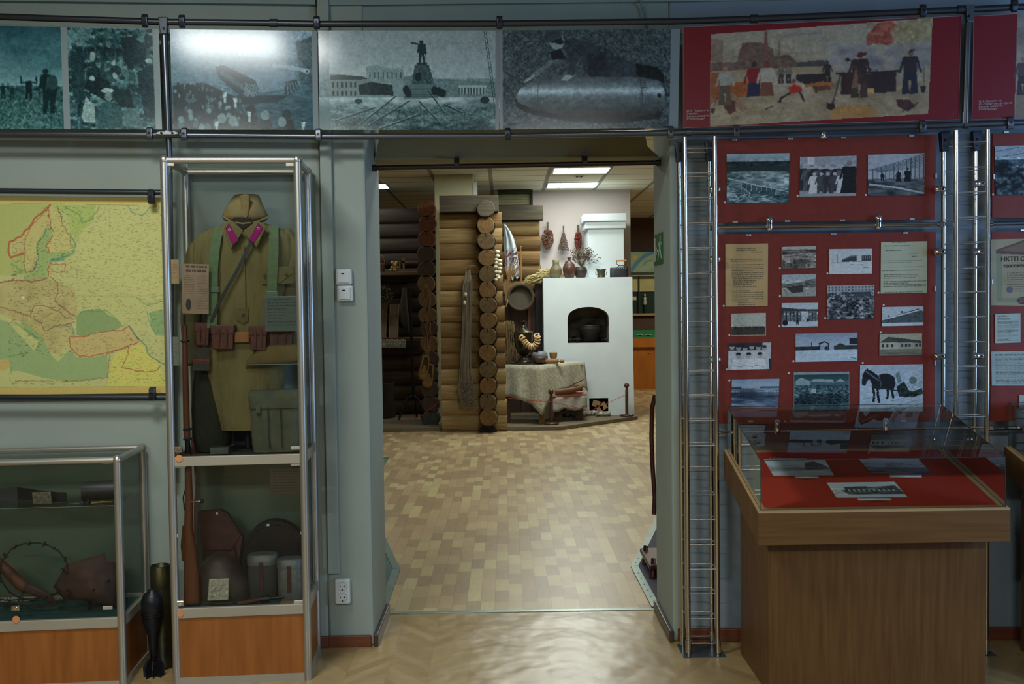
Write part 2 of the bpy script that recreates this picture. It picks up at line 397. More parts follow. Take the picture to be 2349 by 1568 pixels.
FL2 = floorm('block_linoleum', .0765, .225, [(0, (178, 160, 118)), (.16, (156, 132, 100)), (.3, (168, 144, 108)), (.45, (149, 127, 97)), (.58, (172, 150, 112)), (.72, (154, 130, 97)), (.84, (184, 168, 124)), (.93, (163, 139, 105))], False, .36)
JX0, JX1, WY0, WY1 = -.645, .783, 4.70, 5.20
struct(MB().box((-5, -3, -.1), (5.4, WY1, 0)).build('floor', FL1))
struct(MB().box((-5, WY1, -.1), (7, 21, 0)).build('floor', FL2))
pl = lambda X, d: L0+LV*d+LU*((X+.828)/LU.x)
a0 = pl(-.828, .41); a1 = pl(-5, .41)
mb = MB(); mb.hexa([(a1.x, a1.y, 0), (a0.x, a0.y, 0), (a0.x, WY1, 0), (a1.x, WY1, 0), (a1.x, a1.y, CEIL1), (a0.x, a0.y, CEIL1), (a0.x, WY1, CEIL1), (a1.x, WY1, CEIL1)])
mb.box((a0.x, WY0-.008, 0), (JX0, WY1, CEIL1)); struct(mb.build('wall_left', WALL, bevel=.012))
OT = 2.79
mb = MB(); b1 = .8; ry = WY0
mb.hexa([(JX1, ry, 0), (5.4, ry-RTN*(5.4-JX1), 0), (5.4, WY1, 0), (JX1, WY1, 0), (JX1, ry, CEIL1), (5.4, ry-RTN*(5.4-JX1), CEIL1), (5.4, WY1, CEIL1), (JX1, WY1, CEIL1)])
WALLB = mat('wall_paint_daylight_tint', (128, 142, 152), .75, bump=.0006, bsc=(160, 160, 160), amt=.05, sc=(3, 3, 3))  # blue of the daylight on this side is put into the paint
struct(mb.build('wall_right', [WALLB], bevel=.012))
struct(MB().box((JX1-.002, WY0-.003, 0), (JX1+.085, WY1+.002, OT)).build('trim_1', WALL, bevel=.01))
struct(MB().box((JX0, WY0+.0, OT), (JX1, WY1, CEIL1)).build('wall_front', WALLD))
# lintel with curved ends at the back of the opening
LY = 5.0
lp = [pY(862, 366, LY), pY(863.5, 350, LY), pY(866, 335, LY), pY(869, 318, LY), pY(871, 280, LY), pY(1477, 280, LY), pY(1481, 315, LY), pY(1485, 335, LY), pY(1489, 361, LY)]
for q in (0, -1): lp[q].x = JX0 if q == 0 else JX1
z = .5*(lp[0].z+lp[-1].z)
for p in lp:
    if p.z > 2.55: p.z = OT
OLIVE = mat('lintel_paint', (150, 144, 112), .8, amt=.05)
struct(MB().prism(lp, (0, .19, 0)).build('trim_2', OLIVE))
t = thing('curtain_rod', 'dark brown rod across the top of the doorway on two brackets', 'rod', pY(1175, 378, 4.99))
BR = mat('rod_brown', (44, 26, 22), .35, amt=.1)
pa, pb = pY(862, 385, 4.95), pY(1491, 373, 4.95); pa.x = JX0+.001; pb.x = JX1-.003
MB().cyl(pa, pb, .0125, n=16).build('pole', BR, t)
for p, q in ((pa, .024), (pb, -.024)): MB().cyl(p, p+V((q, 0, 0)), .0165).build('end_socket', BR, t)
for x, y in ((1048, 378), (1341.5, 372)):
    p = pY(x, y, 4.95); MB().box((p.x-.0125, 4.935, p.z-.004), (p.x+.0125, 4.9995, p.z+.04)).build('bracket', BR, t, bevel=.002)
# skirtings
def bar(p0, p1, h, th, z=0):
    p0 = V(p0); p1 = V(p1); d = (p1-p0).normalized(); n = V((d.y, -d.x, 0))
    return MB().hexa([V((p.x, p.y, zz)) for zz in (z, z+h) for p in (p0, p1, p1+n*th, p0+n*th)][:4]+[V((p.x, p.y, z+h)) for p in (p0, p1, p1+n*th, p0+n*th)])
o = bar(a1+V((0, 0, 0)), V((a0.x, a0.y, 0)), .055, .018).build('baseboard_left', SKIRT, bevel=.004); struct(o)
struct(bar((a0.x, WY0-.008, 0), (JX0-.012, WY0-.008, 0), .055, .018).build('baseboard_left', SKIRT, bevel=.004))
struct(bar((JX1+.02, WY0-.004, 0), (5.3, WY0-.004-RTN*4.5, 0), .062, .02).build('baseboard_right', SKIRT, bevel=.004))
struct(bar((JX0, WY0-.024, 0), (JX0, WY1-.02, 0), .058, .022).build('baseboard_left', SKIRTD, bevel=.006, seg=3))
struct(bar((JX1-.002, WY1-.02, 0), (JX1-.002, WY0-.03, 0), .058, .022).build('baseboard_right', SKIRTD, bevel=.006, seg=3))
struct(MB().box((JX0+.02, WY1-.02, 0), (JX1-.02, WY1+.012, .004)).build('trim_3', mat('threshold_strip', (150, 168, 160), .3, .6), bevel=.001))
# cable duct in the left corner and cornice line
struct(MB().box((-.852, WY0-.036, .355), (-.798, WY0-.004, CEIL1)).build('trim_4', WALL, bevel=.004))
struct(MB().box((-5, -3, CEIL1), (5.4, WY1, CEIL1+.1)).build('ceiling', mat('hall_ceiling', (150, 152, 146), .9)))
p = TP(200, 3, .38)
q0, q1 = pl(-5, .395), pl(-.83, .395)
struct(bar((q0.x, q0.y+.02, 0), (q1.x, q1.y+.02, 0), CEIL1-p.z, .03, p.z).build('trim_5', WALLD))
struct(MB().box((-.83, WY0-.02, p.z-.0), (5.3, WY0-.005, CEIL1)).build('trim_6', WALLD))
# thin grey cable running down the wall above the banner
tag(MB().tube([pY(1468, 0, WY0-.03), pY(1473, 18, WY0-.012), pY(1479, 45, WY0-.012), pY(1480, 70, WY0-.012)], .004).build('cable', mat('cable_grey', (120, 124, 122), .6)), 'thin grey cable running down the wall above the banner rail', 'cable')
struct(MB().box((-5.1, -3, 0), (-5, WY1, CEIL1)).build('wall_side', mat('hall_wall_side', (96, 100, 98), .8)))
struct(MB().box((5.4, -3, 0), (5.5, WY1, CEIL1)).build('wall_side', mat('hall_wall_side', (96, 104, 112), .8)))
struct(MB().box((-5, -3.1, 0), (5.4, -3, CEIL1)).build('wall_back', mat('hall_wall_side', (70, 72, 72), .8)))
# ---- exhibition room shell
def tiles():
    m, nt, b = base('ceiling_tiles', .9, 0, .2)
    g = nt.nodes.new('ShaderNodeNewGeometry'); s = node(nt, 'ShaderNodeSeparateXYZ', i_0=g.outputs['Position'])
    fy = math_(nt, 'FRACT', math_(nt, 'DIVIDE', math_(nt, 'SUBTRACT', s.outputs[1], 12.98), .56)); fx = math_(nt, 'FRACT', math_(nt, 'DIVIDE', math_(nt, 'ADD', s.outputs[0], .20+7.8), .78))
    ly = math_(nt, 'GREATER_THAN', fy, .05); lx = math_(nt, 'GREATER_THAN', fx, .07)
    mx = node(nt, 'ShaderNodeMix', data_type='RGBA'); nt.links.new(ly, mx.inputs['Factor']); mx.inputs['A'].default_value = lin((110, 106, 94)); mx.inputs['B'].default_value = lin((224, 220, 200))
    m2 = node(nt, 'ShaderNodeMix', data_type='RGBA'); nt.links.new(lx, m2.inputs['Factor']); m2.inputs['A'].default_value = lin((150, 148, 136)); nt.links.new(mx.outputs['Result'], m2.inputs['B'])
    nt.links.new(m2.outputs['Result'], b.inputs['Base Color']); return m
struct(MB().box((-5, WY1, CEIL2), (7, 21, CEIL2+.1)).build('ceiling', tiles()))
WR2 = mat('exhibition_wall', (176, 162, 134), .85)
struct(MB().box((-5.1, WY1, 0), (-5, 21, CEIL2)).build('wall_left', WR2))
struct(MB().box((7, WY1, 0), (7.1, 21, CEIL2)).build('wall_right', WR2))
struct(MB().box((-5, WY1-.0, 0), (JX0-.3, WY1+.01, CEIL2)).build('wall_front', WR2))
struct(MB().box((JX1+.3, WY1-.0, 0), (7, WY1+.01, CEIL2)).build('wall_front', WR2))
struct(MB().box((JX0-.3, WY1, OT), (JX1+.3, WY1+.01, CEIL2)).build('wall_front', WR2))
PINK = mat('pinkish_wall', (196, 184, 180), .85, amt=.04, sc=(2, 2, 2))
x0 = pY(1219, 500, 15.3).x; x1 = pY(1446, 500, 15.3).x
struct(MB().box((x0, 15.3, 0), (x1, 15.5, CEIL2)).build('wall_back', PINK))
struct(MB().box((-5, 15.3, 0), (x0, 15.5, 3.0)).build('wall_back', mat('dark_back_wall', (46, 42, 38), .9)))
# slatted opening over the cabin
mb = MB(); z0 = pY(1180, 470, 15.25).z; z1 = pY(1180, 446, 15.25).z; xa = pY(1143, 450, 15.25).x; xb = pY(1217, 450, 15.25).x
for k in range(4): mb.box((xa, 15.2, z0+(z1-z0)*k/4), (xb, 15.25, z0+(z1-z0)*(k+.93)/4))
struct(mb.build('trim_7', mat('olive_slats', (150, 146, 106), .8)))
struct(MB().box((xb, 15.15, z0-.02), (xb+.03, 15.29, CEIL2)).build('trim_8', mat('dark_frame', (40, 38, 34), .8)))
struct(MB().box((xa, 15.1, z1), (xb, 15.29, CEIL2)).build('trim_9', mat('dark_gap', (60, 58, 46), .8)))
# cream pillar behind the log walls
CREAM = mat('cream_pillar', (196, 192, 158), .8, amt=.04)
xa = pY(998.5, 600, 13.35).x; xb = pY(1085, 430, 13.35).x
struct(MB().box((xa, 13.35, .0), (xb, 13.9, CEIL2-.0)).build('trim_10', CREAM, bevel=.01))
mb = MB(); p = pY(1089, 440, 13.3); mb.box((p.x-.012, 13.34, p.z-.25), (p.x+.03, 13.5, CEIL2-.1)); struct(mb.build('trim_11', WHITEP))
# light fixtures in the tiled ceiling
def fixture(xa, ya, xb, yb, label, n=4):
    A = pZ(xa, ya, CEIL2-.004); B = pZ(xb, yb, CEIL2-.004)
    x0, x1 = min(A.x, B.x), max(A.x, B.x); y0, y1 = min(A.y, B.y), max(A.y, B.y)
    t = thing('ceiling_light', label, 'ceiling light', ((x0+x1)/2, (y0+y1)/2, CEIL2-.02), 'fluorescent panels in the tiled ceiling')
    MB().box((x0-.015, y0-.015, CEIL2-.012), (x1+.015, y1+.015, CEIL2-.001)).build('frame', ALU, t, bevel=.003)
    for k in range(n):
        MB().box((x0+(x1-x0)*(k+.03)/n, y0, CEIL2-.02), (x0+(x1-x0)*(k+.97)/n, y1, CEIL2-.0125)).build('diffuser', EM1, t)
EM1 = emis('fluorescent_panel', (225, 240, 245), 2.6)
fixture(1268, 396, 1400, 383, 'bright fluorescent panel in tiled ceiling, directly below the curtain rod')
fixture(1254, 429, 1373, 417.5, 'bright fluorescent panel nearest the pinkish back wall')
fixture(1122, 375, 1338, 371, 'fluorescent panel mostly hidden behind the curtain rod', 3)
fixture(845, 431, 884, 421, 'fluorescent panel at far left of tiled ceiling beside the doorway edge', 2)
p = pZ(1328, 403, CEIL2)
t = thing('smoke_detector', 'small white round detector on the ceiling between two light panels', 'smoke detector', p)
MB().lathe(p-V((0, 0, .03)), [(0, 0), (.05, 0), (.075, .02), (.085, .03)]).build('housing', WHITEP, t)
mb = MB()
for k in (-1, 0, 1): mb.box((p.x+k*.03-.011, p.y-.06, p.z-.028), (p.x+k*.03+.011, p.y-.03, p.z-.012))
mb.build('vent_slot', BLACK, t)
# ---- carpets beside the threshold
def carpet(name, pts, m, strip, label, e):
    P = [pZ(x, y, .004) for x, y in pts]; t = thing(name, label, 'carpet', P[0])
    q = P + [V((P[-1].x+e, P[-1].y, .004)), V((P[0].x+e, P[0].y, .004))]
    MB().prism([V((p.x, p.y, .001)) for p in q], (0, 0, .005)).build('pile', m, t)
    mb = MB()
    for a, b in zip(P[:-1], P[1:]):
        d = (b-a).normalized(); n = V((-d.y, d.x, 0)); n = n if n.x*e > 0 else -n
        mb.hexa([V((r.x, r.y, zz)) for zz in (.001, .009) for r in (a, b, b+n*.045, a+n*.045)])
    mb.build('edge_strip', strip, t)
    for a, b in zip(P[:-1], P[1:]):
        L = (b-a).length; d = (b-a)/L; n = V((-d.y, d.x, 0)); n = n if n.x*e > 0 else -n
        for k in range(int(L/.12)+1):
            c = a+d*(.05+k*.12)+n*.022
            if .05+k*.12 < L and JX0-.02 < c.x < JX1+.06: MB().cyl((c.x, c.y, .009), (c.x, c.y, .0105), .004, n=8).build('screw', BOLT, t)
TEAL = mat('teal_carpet', (92, 116, 118), .95, c2=(70, 92, 96), sc=(90, 90, 90)); PURP = mat('purple_carpet', (78, 74, 86), .95, c2=(62, 58, 70), sc=(90, 90, 90))
ST1 = mat('teal_strip', (104, 124, 118), .45, .3); ST2 = mat('pale_metal_strip', (148, 166, 158), .35, .5)
carpet('carpet_runner', [(862, 1188), (918, 1304), (884, 1404)], TEAL, ST1, 'teal carpet with angled metal edge strip behind the left door jamb, nearest the threshold', -1.2)
carpet('carpet_runner', [(850, 1047), (892, 1050), (850, 1115)], TEAL, ST1, 'corner of teal carpet on the block floor, further behind the left door jamb', -1.2)
carpet('carpet_runner', [(1512, 1172), (1447, 1299), (1495, 1392)], PURP, ST2, 'purple grey carpet with a pale screwed edge strip behind the right door jamb', 1.2)
# dark red bentwood chair behind the right jamb
MAH = mat('dark_red_wood', (64, 26, 20), .35, amt=.2)
c = pZ(1545, 1330, 0)
t = thing('chair', 'dark red bentwood chair standing on the purple carpet behind the right jamb', 'chair', (c.x+.1, c.y+.1, .0075))
px = lambda x, y, Y: pY(x, y, Y)
yy = c.y+.1
MB().tube([px(1503, 905, yy+.3), px(1496, 935, yy+.3), px(1494.5, 1000, yy+.28), px(1497, 1070, yy+.25), px(1502, 1140, yy+.22), px(1500, 1180, yy+.2)], .014).build('backrest', MAH, t)
lw = px(1484, 1290, yy); MB().box((lw.x, yy-.1, lw.z-.02), (lw.x+.42, yy+.32, lw.z+.012)).build('seat', MAH, t, bevel=.01)
for dx, dy in ((0.03, -.06), (.38, -.06), (.03, .26), (.38, .26)):
    MB().tube([(lw.x+dx, yy+dy, lw.z-.015), (lw.x+dx-.0, yy+dy, .12), (lw.x+dx-.01, yy+dy-.02, .0075)], [.016, .013, .018]).build('leg', MAH, t)
# ---- switches and socket
def switch(x, y, label):
    p = pY(x, y, WY0-.008); t = thing('light_switch', label, 'light switch', p, 'two stacked light switches left of the doorway')
    MB().box((p.x-.037, p.y-.032, p.z-.037), (p.x+.037, p.y, p.z+.037)).build('housing', WHITEP, t, bevel=.008, seg=3)
    MB().box((p.x-.028, p.y-.038, p.z-.028), (p.x+.026, p.y-.03, p.z+.028)).build('rocker', mat('rocker_white', (214, 222, 222), .3), t, bevel=.003)
    MB().ell((p.x-.004, p.y-.038, p.z+.014), (.008, .002, .0035)).build('indicator', BLACK, t)
switch(791, 635, 'white square light switch on wall left of doorway, upper of two'); switch(793.5, 673, 'white square light switch on wall left of doorway, lower of two')
p = pY(788, 1352, WY0-.008)
t = thing('power_socket', 'white double power socket low on the wall left of the doorway', 'power socket', p)
MB().box((p.x-.036, p.y-.036, p.z-.06), (p.x+.036, p.y, p.z+.06)).build('housing', WHITEP, t, bevel=.009, seg=3)
for k in (-1, 1):
    c = p+V((0, -.036, k*.026)); s = MB().lathe(c, [(0, -.012), (.017, -.012), (.02, .0012), (.0215, .001)], ax=(0, -1, 0)).build('outlet', mat('outlet_well', (178, 178, 172), .4), t)
    mb = MB()
    for q in (-1, 1): mb.cyl(c+V((q*.0095, .0, 0)), c+V((q*.0095, -.0035+.002, 0)), .003, n=8)
    mb.box((c.x-.003, c.y-.002, c.z-.019), (c.x+.003, c.y, c.z-.014)); mb.build('contact_hole', BLACK, s)
# exit sign on the right reveal
GREEN = mat('sign_green', (10, 96, 46), .35, amt=.04); SW = mat('sign_white', (196, 214, 200), .4, amt=.03)
a, b_ = 4.78, 5.11; zt = 1.6+.0
def rx(px_, py_):  # pixel to point on the reveal plane
    return hit(px_, py_, (JX1-.004, 0, 0), V((1, 0, 0)))
A, B, C, D = rx(1500.5, 540), rx(1520, 532.5), rx(1521, 604), rx(1501, 608.5)
y0, y1 = min(A.y, B.y), max(A.y, B.y); z0, z1 = (C.z+D.z)/2, (A.z+B.z)/2
t = thing('exit_sign', 'green emergency exit sign with white running figure on the right reveal', 'sign', (JX1-.003, (y0+y1)/2, z0))
MB().box((JX1-.006, y0, z0), (JX1-.002, y1, z1)).build('plate', GREEN, t)
def sg(u, v): return V((JX1-.0062, y1-(y1-y0)*u, z0+(z1-z0)*v))
mb = MB(); off = V((-.0006, 0, 0))
for poly in ([(.08, .12), (.2, .12), (.2, .9), (.08, .9)], [(.3, .42), (.5, .42), (.5, .5), (.3, .5)], [(.3, .34), (.36, .34), (.36, .58), (.3, .58)],
             [(.62, .5), (.78, .48), (.8, .74), (.68, .76)], [(.62, .5), (.72, .5), (.6, .3), (.52, .14), (.46, .16), (.54, .34)], [(.68, .5), (.78, .5), (.86, .3), (.94, .18), (.88, .14), (.78, .28)], [(.68, .74), (.72, .7), (.56, .6), (.54, .64)], [(.76, .74), (.8, .7), (.92, .6), (.94, .64)]):
    mb.prism([sg(*q) for q in poly], off)
c = sg(.76, .84); mb.cyl(c, c+off, .013, n=14); mb.build('pictogram', SW, t)
# ------------------------------------------------------------ banner: photo panels between two grey tubes
def tubef(name, pts, r, m, label, group=None, parent=None, cat='rail'):
    o = MB().tube(pts, r, n=14).build(name, m, parent); 
    if parent is None: tag(o, label, cat, group)
    return o
BG = 'tubes of the photo banner frame'
PT = [(-20, 37.5), (110, 42), (240, 46), (374, 50.5), (500, 51.5), (628, 53), (735, 55)]
tl = thing('frame_rail', 'dark grey upper tube of the photo banner, running left to right above all photo panels', 'rail', BP(1100, 52))
MB().tube([BP(-60, 35)] + [BP(x, y) for x, y in PT] + [BP(1140, 54), BP(1548, 49)] + [BP(1730, 43), BP(2215, 22), BP(2420, 12)], .0145, n=14).build('tube', TUBED, tl)
for x, y in ((628, 53), (1730, 43), (2204, 22)):
    a, b = BP(x-9, y), BP(x+9, y); MB().cyl(a, b, .0185, n=16).build('sleeve', TUBED, tl)
bl = thing('frame_rail', 'grey lower tube of the photo banner, running beneath all photo panels', 'rail', BP(1100, 312))
MB().tube([BP(-60, 306), BP(380, 309.5), BP(735, 313), BP(1140, 312), BP(1545, 304), BP(1700, 301), BP(2200, 286), BP(2420, 278)], .014, n=14).build('tube', TUBE, bl)
for x, y in ((1580, 303), (2215, 285.5)):
    MB().cyl(BP(x-6, y), BP(x+6, y), .018, n=16).build('sleeve', TUBE, bl)
def post(pts, label, r=.0145, m=TUBE, top=True):
    t = thing('frame_post', label, 'post', BP(*pts[-1]), 'upright tubes of the photo banner'); MB().tube([BP(x, y, .002) for x, y in pts], r, n=14).build('tube', m, t)
    x, y = pts[0]; a = BP(x, y-2, -.004); b = BP(x+1, y+28, -.004)
    MB().hexa([a+V(q) for q in ((-.021, -.018, .018), (.021, -.018, .018), (.021, .016, .018), (-.021, .016, .018))]+[b+V(q) for q in ((-.014, -.016, 0), (.014, -.016, 0), (.014, .014, 0), (-.014, .014, 0))]).build('tee_joint', m, t, bevel=.004)
    p = BP(x, y+13, -.022); MB().cyl(p, p+V((0, -.004, 0)), .006, n=10).build('screw', BOLT, t)
    return t
t = post([(376, 52), (378, 120), (384, 250), (386, 304)], 'grey vertical tube between the crowd photo and the tank photo')
# double clamp plate at its foot
p = BP(385, 306, -.018); mb = MB()
mb.prism([p+LU*u*.001+ZUP*w*.001 for u, w in ((-50, 3), (-30, 10), (-12, 8), (-8, 14), (8, 14), (12, 8), (30, 10), (50, 3), (50, -5), (30, -8), (-30, -8), (-50, -5))], V((0, -.012, 0)))
mb.build('cross_joint', mat('joint_pale_grey', (140, 146, 152), .3, .7), t, bevel=.003)
for u in (-.024, .024): q = p+LU*u+V((0, -.012, 0)); MB().cyl(q, q+V((0, -.004, 0)), .0055, n=10).build('screw', BOLT, t)
tag(MB().tube([BP(386.5, 318, .02), BP(388.5, 350, .02), TP(392, 640, .34), TP(398, 1100, .36)], .0135, n=12).build('wall_tube', TUBE), 'grey vertical tube running down the wall behind the tall glass showcase', 'post')
post([(2222, 24), (2219, 120), (2214, 272)], 'grey vertical tube between the two red-bordered painting panels')
MB().cyl(BP(2214, 258, -.0), BP(2213, 285, -.0), .018, n=14).build('lower_joint', TUBE, [o for o in COL.objects if o.name.startswith('frame_post')][-1])
def clamp(x, y, label, m=CLAMP, up=1, s=1.0, fn=BP, grp='dark clamps holding the photo panels'):
    # curved dark clamp hooking over the tube and gripping the panel
    c = fn(x, y); t = thing('panel_clamp', label, 'clamp', c, grp)
    k = s; pts = []
    prof = [(-.004, .024), (-.020, .022), (-.026, .008), (-.026, -.010), (-.022, -.028), (-.012, -.034), (-.004, -.034), (-.008, -.02), (-.004, -.01)]
    w = .0135*k
    MB().prism([c+V((-w, yy*k-.001, zz*k*up)) for yy, zz in prof], (2*w, 0, 0)).build('body', m, t, bevel=.004, seg=3)
    q = c+V((0, -.026*k, -.006*up*k)); MB().cyl(q, q+V((0, -.0025, 0)), .0055*k, n=10).build('screw', BOLT, t)
    return t
G1 = 'dark clamps holding the photo panels'
for x, y, up, lab in ((335, 51, 1, 'dark clamp on upper tube, over the right end of the crowd photo'), (420, 52, 1, 'dark clamp on upper tube, over the left end of the tank photo'),
    (728, 55, 1, 'dark clamp on upper tube where the tank and statue photos meet'), (1146, 54, 1, 'dark clamp on upper tube between statue photo and bomb photo'),
    (2114, 28, 1, 'dark clamp on upper tube over the right red border of the big painting panel'), (2323, 16, 1, 'dark clamp on upper tube over the rightmost red panel'),
    (346, 308, -1, 'grey clamp on lower tube left of the vertical tube under the crowd photo'), (425, 309.5, -1, 'grey clamp on lower tube right of the vertical tube under the tank photo'),
    (732, 311, -1, 'grey clamp on lower tube where the tank and statue photos meet'), (1537, 305, -1, 'grey clamp on lower tube at the right end of the bomb photo'),
    (2113, 292, -1, 'dark clamp on lower tube under the right red border of the painting panel'), (2313, 284, -1, 'dark clamp on lower tube under the rightmost red panel'),
    (1687, 302, -1, 'dark clamp on lower tube below the left part of the painting')):
    clamp(x, y-4 if up == 1 else y+2, lab, up=up, m=CLAMP if up == 1 else TUBE)
clamp(1164.5, 306, 'dark clamp hanging below the lower tube over the doorway', up=1, m=CLAMP)

def quad(fn, TL, TR, BR, BL, d): return [fn(*TL, d), fn(*TR, d), fn(*BR, d), fn(*BL, d)]
# --- photo 1 + 2 : field and crowd
Z = 3.174; z = lambda x, y: (x/Z, y/Z)
cv = Cv(200, 150, (-470, 180, 455, 935), (40, 88, 96))
cv.vgrad((34, 80, 90), (104, 150, 156), 180, 620); cv.grain(30, 120, cv.Y < 620, 4, 4, 2.5); cv.vgrad((44, 84, 86), (66, 108, 108), 620, 940); cv.grain(60, 16, cv.Y > 620, 9, 4)
cv.grain(55, 7, cv.Y > 720, 8, 2)
for x, y, h in ((20, 712, 110), (88, 712, 95), (-90, 705, 90), (-200, 712, 100)): cv.person(x, y, h, (18, 44, 50), arms=1)
cv.person(205, 718, 165, (14, 36, 42), arms=1); cv.ell(208, 566, 12, 14, (120, 150, 150))
cv.poly([(285, 560), (300, 530), (360, 530), (405, 570), (412, 640), (400, 700), (390, 820), (360, 820), (352, 720), (330, 830), (306, 830), (305, 640), (280, 625)], (14, 40, 46)); cv.ell(328, 512, 22, 20, (20, 48, 52)); cv.ell(375, 590, 40, 55, (34, 66, 70)); cv.line([(300, 625), (215, 650)], 9, (12, 34, 40)); cv.line([(345, 560), (330, 640)], 5, (60, 90, 92)); cv.grain(14, 6, None, 2)
cv.soft(5, .3, 18)
p1 = print_mesh('photo_panel', quad(BP, (-150, 57), (143, 62), (146, 296), (-150, 294), 0), cv, GLOSSP, off=.001)
tag(p1, 'tinted photo of soldiers with raised arms in a field, far left of banner', 'photo', 'photo panels of the banner')
cv = Cv(208, 232, (440, 195, 1165, 940), (124, 140, 142))
inner = (cv.X > 490) & (cv.X < 1115) & (cv.Y > 203)
cv.put(inner, (70, 112, 116)); cv.grain(70, 60, inner, 5, 4); cv.grain(50, 14, inner, 6, 3)
r = random.Random(4); heads = []
for j in range(9):
    for i in range(9):
        x = 510+i*75+r.uniform(-25, 25); y = 235+j*85+r.uniform(-25, 25); c = r.choice([(24, 54, 60), (34, 66, 72), (16, 40, 48), (90, 130, 132), (58, 94, 98)])
        cv.poly([(x-38, y+26), (x+38, y+26), (x+46, y+120), (x-46, y+120)], c, .75); cv.ell(x, y, 15, 20, (116, 148, 146), .7); cv.ell(x, y-10, 22, 15, r.choice([(20, 46, 52), (36, 68, 74), (64, 98, 100)]), .9); cv.line([(x-20, y+60), (x+14, y+110)], 5, (96, 130, 130), .5)
for pts, c in (([(885, 260), (995, 265), (990, 430), (960, 500), (930, 500), (890, 400)], (18, 44, 50)), ([(1000, 280), (1070, 330), (1060, 440), (975, 470)], (26, 54, 60)), ([(990, 520), (1060, 480), (1112, 480), (1112, 850), (1040, 860)], (22, 50, 58)),
               ([(620, 580), (700, 540), (790, 600), (800, 760), (600, 640)], (14, 36, 42)), ([(505, 370), (600, 370), (610, 600), (590, 740), (520, 700)], (26, 56, 60)), ([(800, 640), (930, 640), (960, 780), (860, 780), (810, 700)], (20, 44, 48))):
    cv.poly(pts, c, .9)
for x, y, rx_, ry_, c in ((668, 405, 20, 34, (140, 168, 166)), (820, 460, 15, 26, (140, 168, 166)), (675, 530, 52, 45, (22, 50, 56)), (660, 568, 20, 22, (150, 178, 174)), (835, 510, 42, 40, (30, 56, 62)), (826, 545, 17, 22, (140, 166, 164)), (768, 655, 46, 20, (156, 180, 178)), (775, 700, 26, 32, (116, 146, 146)), (1082, 435, 28, 18, (150, 178, 176)), (940, 850, 60, 70, (76, 110, 112))): cv.ell(x, y, rx_, ry_, c, .95)
cv.poly([(610, 700), (640, 740), (675, 760), (672, 890), (590, 890), (576, 840)], (134, 166, 164)); cv.poly([(700, 760), (780, 730), (870, 780), (880, 930), (690, 930)], (50, 84, 88)); cv.line([(820, 210), (850, 290), (890, 320)], 5, (20, 40, 46)); cv.grain(26, 7, inner, 12)
cv.soft(7, .4, 22)
cv.rect(440, 195, 488, 940, (124, 140, 142)); cv.rect(1115, 195, 1165, 940, (124, 140, 142))
p2 = print_mesh('photo_panel', quad(BP, (138.8, 61.5), (364, 66), (372, 297), (147, 296), -.0015), cv, GLOSSP, off=.001)
tag(p2, 'tinted photo of a dense crowd in caps and headscarves, on grey margin', 'photo', 'photo panels of the banner')
# --- tank
cv = Cv(250, 190, (1238, 210, 2310, 945), (70, 112, 126)); cv.vgrad((128, 158, 178), (74, 114, 128), 210, 560); cv.vgrad((76, 116, 130), (40, 76, 86), 560, 945)
cv.grain(26, 90, None, 3, 3, 3); cv.poly([(1400, 945), (1760, 720), (2310, 640), (2310, 945)], (38, 74, 84), .5)
cv.grain(24, 10, (cv.Y > 600), 7, 2, 4)
cv.poly([(2150, 300), (2265, 250), (2265, 640), (2180, 600)], (44, 78, 86), .8); cv.grain(50, 14, (cv.X > 2120) & (cv.Y < 620) & (cv.X < 2268), 8)
cv.poly([(1600, 470), (1720, 400), (1980, 400), (2110, 470), (2150, 560), (2100, 640), (1880, 670), (1700, 560)], (96, 128, 146)); cv.poly([(1720, 400), (1800, 330), (1960, 330), (2010, 420)], (120, 150, 172))
cv.poly([(1560, 480), (1620, 470), (1850, 580), (1870, 640), (1840, 700), (1760, 715), (1590, 570)], (28, 56, 66)); cv.poly([(2070, 590), (2150, 570), (2172, 640), (2090, 695), (2060, 670)], (34, 62, 72)); cv.poly([(1700, 690), (2090, 690), (2000, 740), (1740, 760)], (18, 42, 52), .8)
for k in range(9): cv.ell(1610+k*27, 530+k*19, 16, 22, (60, 92, 102)); 
for k in range(14): cv.line([(1772+k*7, 600+k*1), (1762+k*7, 705-k*1)], 2.4, (140, 168, 176))
for k in range(9): cv.line([(2075+k*11, 590), (2075+k*10, 690-k*4)], 2.4, (120, 150, 160))
cv.line([(1990, 470), (2120, 486), (2225, 508)], 30, (130, 158, 170)); cv.ell(2228, 510, 18, 20, (160, 184, 192)); cv.ell(2228, 510, 9, 11, (30, 54, 62))
cv.poly([(1250, 620), (1480, 600), (1700, 700), (1780, 840), (1800, 945), (1250, 945)], (18, 42, 50)); r = random.Random(8)
for k in range(150):
    x = r.uniform(1255, 1790); y = r.uniform(600+max(0, (x-1480))*.6, 940); q = 8+(y-600)*.045
    cv.ell(x, y, q, q*1.25, r.choice([(20, 44, 52), (12, 32, 40), (110, 140, 146), (60, 92, 98), (24, 50, 58), (16, 38, 46)]), .85)
for k in range(16):
    x = r.uniform(1260, 1760); y = r.uniform(620, 800); cv.line([(x, y), (x+r.uniform(-6, 6), y-26)], 7, (130, 158, 162), .8)
for x, y, c in ((1815, 800, (12, 30, 38)), (1915, 835, (100, 130, 132)), (2075, 830, (20, 40, 48)), (2040, 885, (110, 134, 138)), (1600, 860, (100, 128, 132)), (1680, 880, (100, 128, 130))): cv.ell(x, y, 32, 38, c); cv.poly([(x-55, 945), (x-40, y+36), (x+40, y+36), (x+55, 945)], (14, 34, 42))
